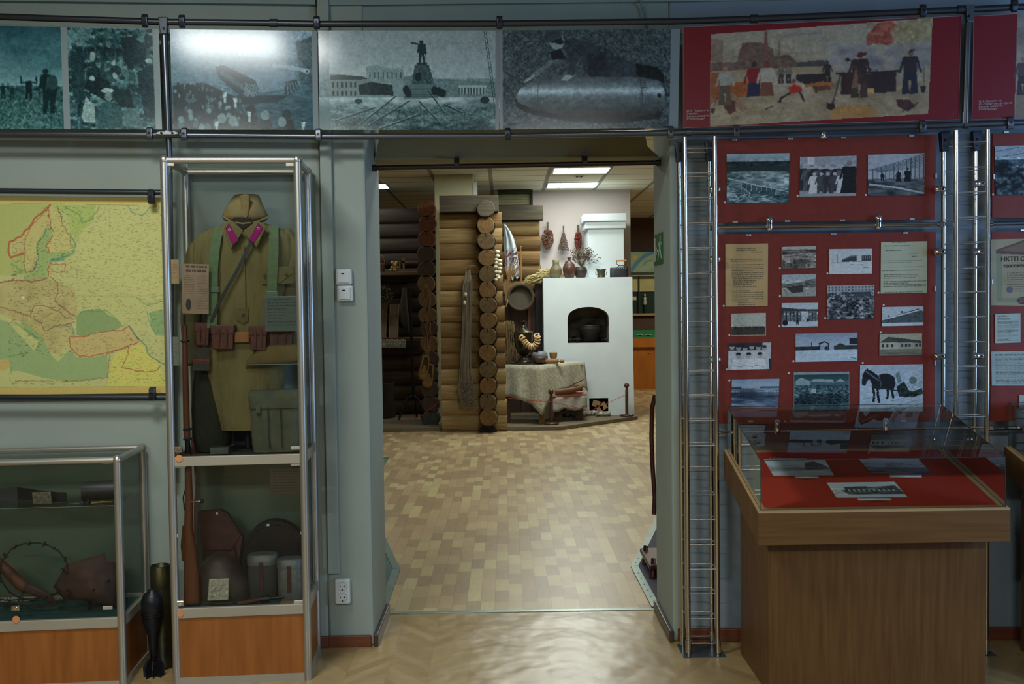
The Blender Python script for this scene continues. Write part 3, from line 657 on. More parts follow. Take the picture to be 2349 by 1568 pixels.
for x, y in ((1700, 730), (1800, 830), (1625, 690), (2195, 905), (1560, 905)): cv.line([(x, y+50), (x, y+10)], 16, (150, 176, 180)); [cv.line([(x+d, y+10), (x+d*1.4, y-20)], 6, (180, 204, 206)) for d in (-9, -3, 3, 9)]
cv.soft(5, .35, 20); cv.rect(2268, 210, 2310, 945, (120, 134, 138))
p3 = print_mesh('photo_panel', quad(BP, (390, 67), (728, 71), (731, 298), (396, 297), 0), cv, GLOSSP, off=.001)
tag(p3, 'tinted photo of a tank passing a waving crowd, with a bright lamp glare', 'photo', 'photo panels of the banner')
# --- statue
cv = Cv(310, 180, (78, 185, 1190, 797), (118, 134, 140)); ph = (cv.X > 145) & (cv.X < 1165)
cv.vgrad((140, 158, 164), (150, 172, 178), 185, 480); cv.put(cv.Y > 480, (112, 140, 144)); cv.grain(10, 40, None, 6)
cv.rect(78, 185, 145, 797, (104, 130, 134)); cv.grain(40, 14, cv.X < 145, 6)
cv.poly([(150, 450), (390, 470), (390, 560), (330, 600), (150, 600)], (110, 132, 132)); cv.poly([(150, 460), (310, 455), (390, 485), (150, 490)], (44, 66, 70))
for k in range(6): cv.rect(162+k*27, 500, 174+k*27, 535, (30, 50, 54)); cv.rect(162+k*27, 555, 174+k*27, 585, (40, 60, 64))
cv.poly([(190, 455), (240, 430), (330, 420), (330, 400), (380, 405), (375, 470), (200, 455)], (160, 178, 180)); cv.poly([(370, 405), (440, 400), (470, 410), (600, 425), (600, 560), (375, 490)], (120, 144, 148)); cv.grain(30, 8, (cv.X > 370) & (cv.X < 600) & (cv.Y > 400) & (cv.Y < 500), 8)
for k in range(8): cv.rect(390+k*27, 440, 398+k*27, 480, (60, 84, 90))
cv.poly([(320, 520), (400, 500), (530, 520), (540, 585), (330, 580)], (28, 50, 54)); cv.grain(28, 9, (cv.X > 320) & (cv.X < 545) & (cv.Y > 500) & (cv.Y < 585), 3)
cv.poly([(600, 470), (660, 460), (660, 570), (600, 560)], (100, 124, 128)); cv.poly([(780, 480), (1165, 500), (1165, 600), (780, 590)], (96, 124, 128)); cv.grain(34, 9, (cv.X > 780) & (cv.Y > 480) & (cv.Y < 600), 5)
cv.poly([(935, 520), (1110, 520), (1110, 535), (935, 535)], (150, 172, 174)); cv.rect(940, 535, 1105, 575, (60, 84, 88))
for k in range(9): cv.rect(945+k*19, 535, 953+k*19, 575, (150, 172, 174))
cv.vgrad((150, 176, 180), (90, 120, 124), 597, 660); cv.vgrad((86, 116, 120), (60, 92, 96), 660, 797); cv.grain(70, 24, (cv.Y > 597) & ph, 9, 4, 3); cv.grain(50, 8, (cv.Y > 640) & ph, 10, 3)
cv.poly([(670, 395), (755, 395), (790, 510), (650, 510)], (56, 80, 86)); cv.poly([(680, 382), (745, 382), (745, 397), (680, 397)], (38, 60, 66)); cv.grain(40, 10, (cv.X > 650) & (cv.X < 790) & (cv.Y > 400) & (cv.Y < 510), 8)
cv.poly([(640, 510), (800, 510), (815, 600), (600, 605)], (84, 110, 114)); 
for k in range(6): cv.line([(625-k*6, 545+k*11), (815+k*5, 545+k*11)], 3, (48, 70, 76))
for x, y in ((615, 550), (630, 570), (790, 555), (815, 560), (840, 570), (690, 470)): cv.ell(x, y, 20, 28, (22, 42, 48))
cv.person(714, 384, 138, (34, 54, 60)); cv.poly([(692, 265), (740, 270), (738, 325), (682, 322)], (34, 54, 60)); cv.line([(700, 272), (650, 262)], 11, (40, 60, 66)); cv.line([(733, 290), (738, 335)], 9, (34, 54, 60)); cv.ell(708, 256, 10, 11, (30, 50, 56))
for a in ([(1095, 190), (1165, 700)], [(1108, 190), (1165, 600)]): cv.line(a, 3.5, (30, 48, 54))
for k in range(16): cv.line([(1097+k*4.2, 200+k*30), (1112+k*3.2, 206+k*30)], 3, (30, 48, 54))
for a in ([(300, 785), (550, 590)], [(380, 770), (635, 618)], [(755, 555), (850, 690)], [(700, 625), (830, 760)], [(180, 740), (420, 660)], [(850, 640), (960, 690)], [(450, 790), (700, 700)]): cv.line(a, 9, (34, 56, 62)); cv.line([(a[0][0], a[0][1]-7), (a[1][0], a[1][1]-6)], 3, (170, 190, 192), .6)
cv.ell(1100, 612, 28, 22, (24, 46, 50)); cv.ell(322, 620, 24, 16, (40, 62, 66)); cv.soft(2.5, .22, 12, 0); cv.rect(1165, 185, 1190, 797, (118, 128, 134))
p4 = print_mesh('photo_panel', quad(BP, (730, 70), (1145, 70), (1145, 298), (733, 298), 0), cv, GLOSSP, off=.001)
tag(p4, 'tinted photo of a statue with raised arm on a pedestal among ruins', 'photo', 'photo panels of the banner')
# --- bomb
cv = Cv(300, 180, (1190, 185, 2290, 790), (120, 134, 140)); ph = (cv.X > 1212) & (cv.X < 2235); cv.put(ph, (66, 82, 88)); cv.grain(46, 12, ph, 4, 3); cv.grain(34, 5, ph, 6, 2)
body = [(1295, 580), (1320, 540), (1400, 490), (1470, 458), (1700, 465), (2000, 480), (2110, 485), (2170, 500), (2200, 560), (2205, 650), (2180, 700), (1960, 725), (1850, 730), (1600, 710), (1400, 670), (1300, 620)]
cv.poly([(x-6, y+30) for x, y in body], (20, 30, 36), .8)
m_ = cv.pmask(body); t_ = np.clip((cv.Y-470)/250, 0, 1)[..., None]; g = np.array((98, 120, 128))*(1-abs(t_-.35)*1.2)+60*np.exp(-((t_-.36)/.09)**2)*np.array((1, 1.05, 1.1)); cv.a = np.where(m_[..., None], g+18, cv.a)
cv.grain(20, 22, m_, 5, 4, 2)
cv.line([(1440, 475), (1425, 560), (1430, 680)], 4, (60, 78, 84)); cv.line([(2050, 490), (2070, 600), (2060, 710)], 5, (50, 66, 72))
for k in range(24): cv.line([(2052, 495+k*8.5), (2088, 497+k*8.5)], 2.5, (48, 64, 70))
cv.ell(2170, 590, 13, 13, (20, 30, 34)); cv.ell(2165, 692, 10, 9, (24, 34, 38))
uni = (48, 62, 70)
cv.poly([(1560, 250), (1640, 235), (1760, 270), (1840, 300), (1900, 350), (2020, 395), (2150, 420), (2200, 470), (2200, 520), (2160, 500), (2030, 478), (1860, 478), (1740, 470), (1700, 420), (1690, 350), (1650, 420), (1655, 480), (1615, 480), (1620, 360)], uni)
cv.poly([(2020, 395), (2150, 415), (2200, 470), (2200, 520), (2160, 495), (2030, 470)], (20, 30, 36)); cv.poly([(1560, 330), (1590, 345), (1500, 400), (1420, 470), (1350, 500), (1400, 440), (1500, 370)], (96, 112, 118))
cv.poly([(1720, 340), (1840, 320), (1860, 470), (1740, 470)], (34, 44, 52)); cv.poly([(1600, 460), (1660, 465), (1600, 500), (1566, 490)], (150, 168, 172)); cv.ell(1540, 255, 46, 50, (130, 148, 152)); cv.poly([(1462, 240), (1480, 190), (1550, 186), (1575, 235), (1500, 262), (1480, 262)], (58, 72, 80)); cv.poly([(1500, 262), (1570, 235), (1585, 262), (1560, 275)], (30, 40, 46)); cv.poly([(1500, 320), (1560, 300), (1600, 360), (1510, 368)], (24, 34, 40))
cv.line([(1350, 500), (1400, 460)], 16, (140, 158, 162)); cv.line([(1600, 250), (1640, 300), (1690, 340)], 4, (30, 42, 48)); cv.grain(22, 14, cv.pmask([(1560, 250), (1900, 300), (2200, 470), (1740, 470)]), 9)
cv.ell(1275, 757, 30, 7, (20, 28, 32)); cv.line([(1760, 750), (1860, 755)], 4, (20, 30, 36)); cv.soft(5, .35, 20); cv.rect(1190, 185, 1212, 790, (120, 134, 140)); cv.rect(2235, 185, 2290, 790, (120, 134, 140))
p5 = print_mesh('photo_panel', quad(BP, (1145, 70), (1560, 66), (1555, 293), (1146, 297), 0), cv, GLOSSP, off=.001)
tag(p5, 'tinted photo of a man in uniform lying over a huge unexploded bomb', 'photo', 'photo panels of the banner')
# --- painting panel
cv = Cv(430, 172, (80, 108, 1930, 850), (112, 12, 26)); pt = cv.pmask([(268, 172), (1740, 115), (1725, 800), (265, 845)])
cv.put(pt, (150, 142, 122)); cv.grain(26, 120, pt, 3, 4, 2)
P = lambda pts, c, al=1.0: cv.put(cv.pmask(pts) & pt, c, al)
sk = pt & (cv.Y < 330); cv.put(sk, (158, 152, 136), .7); P([(750, 195), (1000, 180), (1010, 200), (760, 218)], (120, 120, 116), .6)
P([(268, 380), (440, 380), (480, 240), (600, 245), (685, 290), (690, 350), (800, 345), (850, 400), (830, 440), (268, 440)], (104, 84, 76)); P([(268, 200), (350, 215), (350, 380), (268, 370)], (120, 100, 90), .7); P([(625, 165), (645, 165), (650, 345), (625, 345)], (122, 84, 74)); P([(722, 235), (731, 235), (732, 345), (720, 345)], (130, 112, 70)); cv.grain(22, 24, cv.pmask([(268, 240), (850, 240), (850, 450), (268, 450)]) & pt, 7)
P([(850, 400), (1050, 385), (1060, 430), (840, 430)], (54, 54, 58), .8); P([(268, 440), (1120, 430), (1120, 470), (268, 470)], (150, 134, 104), .8)
P([(1310, 220), (1380, 135), (1480, 130), (1520, 170), (1460, 210), (1500, 260), (1450, 300), (1400, 280), (1305, 300)], (150, 72, 56), .85); P([(1460, 200), (1530, 125), (1735, 118), (1735, 290), (1560, 330), (1480, 260)], (148, 134, 96), .8); cv.grain(40, 26, cv.pmask([(1300, 120), (1735, 118), (1735, 330), (1300, 300)]) & pt, 9)
r = random.Random(3)
for k in range(70):
    x = r.uniform(1060, 1720); y = 410-abs(x-1380)*.12+r.uniform(-90, 70); 
    cv.a = cv.a*(1-(np.clip(1-((cv.X-x)/60)**2-((cv.Y-y)/34)**2, 0, 1)*pt*.55)[..., None])+np.array(r.choice([(140, 140, 142), (110, 112, 118), (160, 158, 154)]))*(np.clip(1-((cv.X-x)/60)**2-((cv.Y-y)/34)**2, 0, 1)*pt*.55)[..., None]
P([(268, 455), (350, 450), (345, 640), (268, 680)], (140, 80, 44)); P([(400, 530), (540, 525), (520, 640), (400, 640)], (150, 84, 42)); P([(268, 640), (1725, 560), (1725, 800), (265, 845)], (150, 130, 98), .5); cv.grain(34, 40, pt & (cv.Y > 560), 11, 4, 3)
P([(1143, 492), (1300, 500), (1300, 640), (1143, 645)], (60, 38, 38)); P([(1300, 500), (1510, 490), (1510, 635), (1300, 640)], (52, 38, 42)); P([(1125, 485), (1540, 480), (1540, 492), (1130, 500)], (40, 34, 40)); P([(1305, 600), (1360, 605), (1365, 640), (1305, 640)], (196, 160, 96))
P([(838, 490), (1030, 485), (1030, 540), (900, 560), (850, 530)], (46, 38, 40)); P([(900, 560), (1080, 540), (1100, 575), (900, 580)], (160, 96, 50)); P([(1060, 740), (1150, 720), (1320, 725), (1400, 780), (1350, 815), (1080, 815)], (170, 118, 56), .7); P([(1510, 690), (1600, 695), (1640, 740), (1590, 780), (1520, 740)], (74, 44, 44)); P([(350, 600), (430, 610), (520, 720), (480, 750)], (140, 110, 86)); P([(360, 650), (430, 660), (440, 740), (400, 762), (360, 720)], (88, 50, 44))
def fig(x, y, h, top, bot, hd=(150, 110, 90), skirt=False, w=1.0):
    a = h*.12*w; cv.ell(x, y-h*.93, h*.055, h*.07, hd); P([(x-a, y-h*.84), (x+a, y-h*.84), (x+a*1.1, y-h*.5), (x-a*1.1, y-h*.5)], top); P([(x-a, y-h*.5), (x+a, y-h*.5), (x+a*1.3, y-(h*.18 if skirt else 0)), (x-a*1.3, y-(h*.18 if skirt else 0))], bot)
    if not skirt: P([(x-a*.3, y-h*.3), (x+a*.2, y-h*.3), (x, y)], (150, 130, 98))
    cv.line([(x-a, y-h*.8), (x-a*1.7, y-h*.5)], h*.05, top); cv.line([(x+a, y-h*.8), (x+a*1.7, y-h*.5)], h*.05, top)
fig(365, 690, 285, (150, 152, 142), (86, 74, 62)); fig(560, 690, 310, (128, 26, 34), (28, 34, 66), (60, 44, 40), True); fig(645, 690, 310, (168, 164, 150), (110, 66, 56), (130, 50, 44), True); fig(740, 545, 125, (88, 88, 84), (60, 56, 52)); fig(790, 545, 125, (110, 110, 100), (44, 44, 48))
fig(1050, 550, 155, (48, 44, 48), (44, 40, 44), (60, 50, 50)); fig(1265, 670, 335, (60, 44, 46), (66, 50, 46), (90, 50, 44), w=1.1); fig(1600, 650, 315, (46, 42, 46), (36, 40, 54), (120, 80, 64), w=1.1)
P([(1240, 440), (1260, 590), (1210, 600)], (120, 90, 74)); cv.line([(1180, 390), (1300, 455), (1390, 480)], 6, (50, 40, 42)); cv.ell(1182, 392, 12, 12, (30, 28, 32)); P([(1262, 350), (1310, 338), (1312, 360), (1265, 368)], (90, 40, 38)); P([(1585, 345), (1620, 334), (1635, 345), (1590, 358)], (36, 32, 34))
P([(790, 575), (830, 555), (880, 575), (885, 610), (800, 625)], (176, 46, 36)); cv.ell(826, 535, 14, 18, (120, 76, 60)); cv.line([(800, 620), (745, 650), (730, 680)], 16, (44, 40, 46)); cv.line([(870, 615), (895, 680)], 15, (44, 40, 46))
P([(950, 575), (1060, 575), (1080, 600), (1000, 612), (960, 600)], (96, 60, 50)); cv.line([(1040, 600), (1105, 560)], 4, (90, 70, 60)); cv.ell(975, 618, 9, 9, (70, 60, 54))
cv.line([(1140, 490), (1085, 700)], 8, (54, 44, 48)); P([(1050, 700), (1100, 705), (1105, 740), (1075, 755), (1045, 735)], (40, 36, 42)); cv.line([(1110, 490), (1165, 488)], 14, (40, 36, 40)); cv.line([(1690, 470), (1690, 600)], 5, (60, 50, 50)); P([(1668, 600), (1706, 600), (1700, 645), (1675, 645)], (40, 36, 44)); cv.line([(320, 600), (290, 710)], 4, (70, 56, 50)); P([(268, 710), (300, 712), (290, 750), (268, 745)], (54, 48, 50)); cv.line([(690, 710), (640, 730)], 8, (40, 36, 40)); cv.line([(1560, 780), (1660, 715)], 8, (40, 34, 36))
a0_ = cv.a.copy(); cv.put(~pt, (150, 142, 122)); cv.soft(6, .22, 26); cv.a = np.where(pt[..., None], cv.a, a0_)
REDL = printm('print_red_panel', .4, .45)
ph6 = thing('painting_panel', 'banner panel with a construction site watercolour between two red borders', 'panel', BP(1880, 280))
print_mesh('painting', quad(BP, (1567, 62), (2205, 37), (2199, 274), (1567, 293), 0), cv, REDL, ph6, off=.001)
CAPW = mat('caption_white', (170, 150, 148), .5, amt=.02)
a = BP(1575, 257, -.004); u = (BP(1700, 251)-BP(1575, 256)).normalized(); text3d('caption', 'М. Е. Прокофьев.\nСтройка.\nБумага, акварель.\nРепродукция', a, u, ZUP, .0125, CAPW, ph6, .95, .0002)
mbw = MB(); e = [BP(*q, -.0035) for q in ((1567, 62), (2205, 37), (2199, 274), (1567, 293))]
mbw.tube(e+[e[0]], .0009, n=4); mbw.build('white_edge', CAPW, ph6)
ph7 = thing('painting_panel', 'red-bordered painting panel cut by the right edge of the photo', 'panel', BP(2330, 275))
cv = Cv(150, 160, (2000, 85, 2640, 800), (112, 12, 26)); pt = cv.X > 2290-(cv.Y-100)*.02; cv.put(pt, (138, 132, 124)); cv.grain(36, 60, pt, 4, 4); P([(2290, 560), (2640, 520), (2640, 800), (2280, 800)], (118, 100, 80), .6)
for x in (2330, 2420, 2520): fig(x, 640, 260, (84, 70, 72), (60, 50, 56))
cv.grain(14, 6, pt, 2)
print_mesh('painting', quad(BP, (2234, 37), (2455, 26), (2455, 268), (2230, 274), 0), cv, REDL, ph7, off=.001)
a = BP(2245, 235, -.004); u = (BP(2330, 231)-BP(2245, 235)).normalized(); text3d('caption', 'М. Е. Прокофьев.\nНа строительстве дома.\nБумага, акварель.\nРепродукция', a, u, ZUP, .0125, CAPW, ph7, .95, .0002)
e = [BP(*q, -.0035) for q in ((2234, 37), (2455, 26), (2455, 268), (2230, 274))]; MB().tube(e+[e[0]], .0009, n=4).build('white_edge', CAPW, ph7)
# ------------------------------------------------------------ chrome ladder trusses
FY, BY = 4.50, 4.615; RUNG = mat('rung_chrome', (226, 228, 230), .26, 1, amt=.02)
def truss(xf0, xf1, xb0, xb1, ytop, yb, y0, dy, label, nr):
    Fa, Fb, Ba, Bb = RP(xf0, 900, FY), RP(xf1, 900, FY), RP(xb0, 900, BY), RP(xb1, 900, BY)
    t = thing('ladder_truss', label, 'truss', V(((Fa.x+Fb.x)/2, (Fa.y+Ba.y)/2, 0)), 'chrome ladder trusses of the display stand')
    zt = RP(xf0, ytop, FY).z; zb = RP(xb0, yb, BY).z
    for p, zz in ((Fa, zt), (Fb, zt), (Ba, zb), (Bb, zb)):
        MB().cyl((p.x, p.y, .008), (p.x, p.y, zz), .0112, n=24).build('rail', CHROME2, t)
        MB().cyl((p.x, p.y, .005), (p.x, p.y, .07), .0145, n=20).build('foot_collar', CHROME2, t)
        if zz == zb:
            MB().hexa([V((p.x+a*w, p.y+b*.018-.004, z_)) for z_, w in ((zz-.06, .014), (zz+.03, .021)) for a, b in ((-1, -1), (1, -1), (1, 1), (-1, 1))]).build('top_bracket', CLAMP, t, bevel=.003)
            MB().cyl((p.x, p.y-.022, zz-.01), (p.x, p.y-.027, zz-.01), .006, n=10).build('screw', BOLT, t)
    for k in range(nr):
        zz = RP(xf0, y0+dy*k, FY).z
        if zz < .05: break
        MB().cyl((Fa.x, Fa.y-.004, zz), (Fb.x, Fb.y-.004, zz), .0030, n=8).build('rung', RUNG, t)
        MB().cyl((Ba.x, Ba.y-.012, zz-.002), (Bb.x, Bb.y-.012, zz-.002), .0030, n=8).build('rung', RUNG, t)
        if k % 1 == 0 and k < 20:
            MB().cyl((Fa.x+.008, Fa.y, zz), (Ba.x+.008, Ba.y, zz-.002), .0026, n=6).build('rung', RUNG, t)
            MB().cyl((Fb.x-.004, Fb.y, zz), (Bb.x-.004, Bb.y, zz-.002), .0026, n=6).build('rung', RUNG, t)
    MB().box((Fa.x-.03, Fa.y-.035, 0), (Fb.x+.03, Ba.y+.02, .005)).build('base_plate', mat('steel_plate', (96, 112, 122), .25, .8), t)
    return Fa, Fb, Ba, Bb
T1 = truss(1575, 1643, 1562, 1630, 314, 342, 340.5, 56.7, 'chrome ladder truss standing beside the doorway, full height on a floor plate', 24)
T2 = truss(2192, 2264, 2164, 2236, 299, 318, 326.5, 57.2, 'chrome ladder truss between the two red boards, behind the display cases', 24)
# chrome side clamps
def cclamp(x, y, label, Y0=4.57, fl=1):
    c = RP(x, y, Y0); t = thing('chrome_clamp', label, 'clamp', c, 'chrome clamps of the display stand')
    MB().lathe(c-V((.024, 0, 0)), [(0, 0), (.010, .001), (.0155, .006), (.016, .02), (.0145, .024), (.0155, .028), (.016, .044), (.011, .05), (0, .05)], ax=(1, 0, 0), n=20).build('body', CHROME, t)
    q = c+V((.01*fl, -.016, 0)); MB().cyl(q, q+V((0, -.003, 0)), .006, n=12).build('screw', BOLT, t)
for x, y, l in ((2155, 434, 'chrome clamp on the right edge of the red board, upper board'), (2155, 577, 'chrome clamp on the right edge of the red board, beside the typed sheet'), (2154, 817, 'chrome clamp on the right edge of the red board, beside the low house photo'),
                (2245, 421, 'chrome clamp on the second truss, highest on its right rail'), (2244, 577, 'chrome clamp on the second truss, middle of its right rail'), (2243, 816, 'chrome clamp on the second truss, lowest on its right rail')): cclamp(x, y, l)
for x, y, l in ((1639, 434, 'chrome clamp on left edge of red board beside the clearing photo'), (1638.5, 594, 'chrome clamp on left edge of red board beside the yellow typed sheet'), (1639, 824, 'chrome clamp on left edge of red board beside the men in shirts photo')): cclamp(x, y, l)
# horizontal chrome tubes
def crail(pts, label, Y0=4.59, r=.0095, m=CHROME2, cl=()):
    t = thing('chrome_rail', label, 'rail', RP(*pts[0], Y0)); MB().tube([RP(x, y, Y0) for x, y in pts], r, n=20).build('tube', m, t)
    for x, y in (pts[0], pts[-1]):
        a = RP(x-6, y, Y0); b = RP(x+6, y, Y0); MB().cyl(a, b, r*1.35, n=16).build('end_sleeve', CHROME, t)
    for x, y in cl:
        c = RP(x, y, Y0-.006); k = MB().lathe(c-ZUP*.036, [(0, 0), (.009, .001), (.014, .006), (.0155, .018), (.0145, .033), (.0155, .05), (.014, .064), (.009, .07), (0, .071)], n=20).build('board_clamp', CHROME, t)
        q = c+V((0, -.0155, .002)); MB().cyl(q, q+V((0, -.003, 0)), .005, n=10).build('screw', BOLT, k)
crail([(1642, 521.5), (2160, 514)], 'horizontal chrome tube between the upper and lower red board', cl=((1765, 513), (2015, 509)))
crail([(1645, 991), (2250, 980)], 'thin chrome tube below the lower red board, behind the glass case', r=.0062, cl=((1783, 978), (2031, 975)))
crail([(2270, 513), (2420, 510)], 'horizontal chrome tube across the rightmost red board', m=TUBE)
crail([(2270, 982), (2420, 980)], 'grey tube under the rightmost red board', m=TUBE)
c = RP(1888, 305, 4.56); t = thing('chrome_clamp', 'chrome clamp on the lower banner tube above the upper red board', 'clamp', c)
MB().lathe(c-ZUP*.028, [(0, 0), (.009, .001), (.014, .006), (.015, .02), (.0135, .028), (.015, .036), (.014, .05), (.009, .056), (0, .057)], n=20).build('body', CHROME, t)
MB().cyl(c+V((0, -.015, .004)), c+V((0, -.018, .004)), .005, n=10).build('screw', BOLT, t)
# ------------------------------------------------------------ red boards
RED = mat('red_board', (136, 50, 38), .5, spec=.4, c2=(126, 45, 35), sc=(40, 40, 40))
PB = 4.605
def board(cor, label, clips, dots):
    P = [RP(*q, PB) for q in cor]; t = thing('display_board', label, 'board', (P[2]+P[3])/2)
    MB().prism(P, (0, .008, 0)).build('panel', RED, t)
    MB().prism([p+V((0, -.0012, 0)) for p in P], (0, .001, 0)).build('clear_cover', COVER, t)
    for x, y, v in clips:
        c = RP(x, y, PB-.004); w, h = (.0035, .012) if v else (.011, .0045)
        MB().box((c.x-w, c.y-.004, c.z-h), (c.x+w, c.y+.012, c.z+h)).build('clip', ALU, t, bevel=.001)
    for x, y in dots:
        c = RP(x, y, PB-.0012); MB().box((c.x-.004, c.y-.0008, c.z-.004), (c.x+.004, c.y-.0002, c.z+.004)).build('number_tag', WHITEM, t)
    return t
COVER = glassm('clear_cover', (252, 252, 252), .3, .05)
BA = board([(1645, 322), (2149, 308), (2144, 503), (1645, 511)], 'dark red display board with three photos, directly below the banner',
      [(1684, 321, 0), (1813, 318, 0), (1935, 316, 0), (2091, 311, 0), (1686, 509, 0), (1806, 507, 0), (1932, 505, 0), (2092, 502, 0), (2147, 403, 1)], [(1663, 464), (1829.5, 449), (1986, 447)])
BB_ = board([(1645, 537), (2147, 531), (2144, 967), (1645, 972)], 'large dark red display board with many small photos behind the glass case',
      [(1717, 539, 0), (1912, 537, 0), (2077, 534, 0), (2145, 662, 1), (1722, 966, 0), (2072, 965, 0), (2145, 832, 1)],
      [(1660, 701), (1789, 615), (1898, 627), (2015, 671), (1789, 679), (1893, 729), (1788, 748), (1673, 768), (2027, 699), (1820, 828), (2020, 762), (1667, 847), (1809, 855), (1979, 832), (1673, 872)])
board([(2277, 306), (2480, 302), (2480, 500), (2276, 500)], 'rightmost red board, upper, with a snowy photo cut by the frame edge', [(2308, 303, 0), (2252+28, 405, 1)], [(2278, 446)])
board([(2275, 531), (2480, 529), (2478, 966), (2272, 966)], 'rightmost red board, lower, with a certificate cut by the frame edge', [(2346, 528, 0), (2276, 646, 1)], [])
def pic(cor, cv, label, m=PAPER, name='photograph', group='photos and papers on the red boards', cat=None):
    if len(cor) == 2: (a, b), (c, d) = cor; cor = [(a, b+1.5), (c, b), (c, d-1), (a, d)]
    if m is PAPER and name == 'photograph': cv.soft(.7, .22, 3, 0)
    o = print_mesh(name, [RP(*q, PB-.0045) for q in cor], cv, m, th=.001, off=.0004)
    return tag(o, label, cat or 'photo', group)
W_, Hh = 110, 80
def blank(w, h, bg): return Cv(w, h, (0, 0, 100, 100), bg)
c = blank(140, 110, (60, 80, 86)); c.vgrad((150, 172, 180), (130, 150, 156), 0, 20); c.vgrad((26, 40, 44), (34, 54, 56), 16, 40); c.grain(50, 8, (c.Y > 10) & (c.Y < 26), 4); c.vgrad((110, 132, 134), (90, 118, 124), 36, 100)
c.grain(110, 9, c.Y > 36, 6, 4, 2.6); c.grain(60, 3, c.Y > 36, 2, 2, 2); c.line([(2, 50), (40, 62), (98, 78)], 1.6, (180, 196, 200)); c.poly([(22, 62), (78, 72), (78, 86), (40, 82)], (24, 52, 58), .7)
for k in range(9): c.line([(24+k*8, 60+k*1.5), (24+k*8, 76)], .8, (150, 170, 172))
r = random.Random(1)
for k in range(26): x, y = r.uniform(2, 70), r.uniform(76, 98); c.line([(x, y), (x+r.uniform(-14, 14), y+r.uniform(-6, 6))], 1.2, (176, 196, 202))
pic([(1667, 353), (1811, 351), (1809, 464), (1667, 465)], c, 'photo of a cleared felled forest, left on the upper red board')
c = blank(130, 92, (120, 128, 136)); c.grain(20, 20, None, 3, 3, 3); c.rect(0, 0, 100, 22, (150, 156, 164)); c.rect(14, 2, 26, 20, (196, 200, 206)); c.vgrad((140, 146, 150), (150, 156, 160), 84, 100)
for i in range(14): c.person(9+i*6.6, 88-abs(i-7)*.4, 68-(i % 3)*4, [(40, 42, 48), (84, 88, 92), (56, 60, 66)][i % 3], head=(168, 168, 172))
for i, cc in enumerate([(200, 202, 204), (70, 74, 80), (50, 52, 58), (64, 66, 72), (190, 194, 196)]): x = 26+i*12; c.person(x, 92, 52, cc, leg=cc[0] < 150, head=(172, 170, 172))
c.person(87, 92, 80, (24, 26, 30), leg=False, head=(120, 120, 120)); c.grain(14, 3, None, 9)
pic([(1835, 360), (1965, 357), (1964, 449), (1834, 451)], c, 'photo of a group of workers posing in rows, centre of the upper red board')
c = blank(130, 92, (160, 168, 178)); c.grain(10, 20, None, 2)
for k in range(9): y = 8+k*3.6; c.line([(100, y-6), (2+k*3, 38+k*.6)], 1, (66, 78, 90))
for k in range(13): x = 98-k*7.4; c.line([(x, 4+k*2.6), (x, 62)], 1.8 if k < 5 else 1.1, (70, 82, 92))
for k in range(14): c.line([(99-k*5, 4+k*2), (92-k*5, 20+k*1.6)], .8, (80, 92, 100))
c.vgrad((84, 92, 98), (60, 68, 74), 60, 100); c.grain(80, 8, c.Y > 56, 5, 4, 2.5); c.line([(4, 72), (50, 80), (98, 94)], 4, (170, 178, 184))
c.person(54, 66, 26, (18, 20, 26), leg=False); c.person(70, 66, 32, (14, 16, 22), leg=False); c.person(26, 64, 20, (26, 28, 34))
pic([(1991, 355), (2121, 351), (2120, 448), (1991, 449)], c, 'photo of a steel frame hall under construction, right on the upper red board')
def doc(w, h, bg, seed, tcol=(60, 56, 50), rows=((14, 3, 18, 60), (30, 2, 12, 80), (40, 9, 14, 88), (72, 6, 14, 88))):
    c = blank(w, h, bg); c.grain(8, 30, None, seed)
    for y, n, x0_, x1_ in rows: c.text(x0_, y, x1_, 3.2, n, tcol, 1.5, .75, seed+y)
    return c
c = doc(96, 140, (176, 150, 104), 3, rows=((7, 2, 26, 72), (13, 1, 60, 88), (24, 2, 12, 88), (33, 2, 16, 90), (39, 5, 16, 90), (55, 5, 18, 88), (74, 6, 16, 90), (93, 2, 30, 70)))
pic([(1664, 560), (1762, 558), (1761, 701), (1664, 703)], c, 'yellowed typed document at the upper left of the lower red board', name='document', cat='document')
def town(seed, sky, gnd, dark, hz=30, sepia=False, h=62):
    c = blank(90, h, gnd); c.rect(0, 0, 100, hz, sky); c.grain(8, 20, c.Y < hz, seed); c.put((c.Y > hz-6+8*c.nz(8, 3, seed)-4) & (c.Y < hz+14), dark, .8); c.grain(90, 8, c.Y > hz, seed+1, 4, 2.5)
    c.put((c.Y > 60) & (c.nz(26, 3, seed+5) > .45), dark, .75); c.grain(50, 3, c.Y > hz, seed+3, 2); return c
c = town(11, (170, 168, 160), (130, 126, 120), (70, 66, 62), 20); c.rect(0, 0, 1.5, 100, (190, 170, 140)); pic([(1793, 566), (1872, 564), (1872, 614), (1793, 616)], c, 'small faded photo of a village on a slope, upper of two beside yellow document')
c = blank(104, 62, (186, 194, 198)); c.rect(0, 50, 100, 100, (196, 202, 204)); c.poly([(30, 42), (50, 28), (64, 26), (64, 50), (30, 52)], (56, 62, 66)); c.poly([(30, 42), (50, 28), (64, 26), (64, 30), (50, 33), (31, 45)], (100, 106, 110)); c.rect(76, 28, 98, 50, (50, 56, 62)); c.line([(9, 20), (9, 54)], .8, (60, 64, 70)); c.line([(20, 22), (20, 54)], .8, (60, 64, 70)); c.line([(2, 55), (30, 53)], 1.5, (70, 74, 80)); c.line([(44, 50), (76, 51)], 1, (90, 96, 100))
for k in range(4): 
    for j in range(4): c.rect(78+k*5, 31+j*4.6, 80.5+k*5, 33.5+j*4.6, (130, 136, 140))
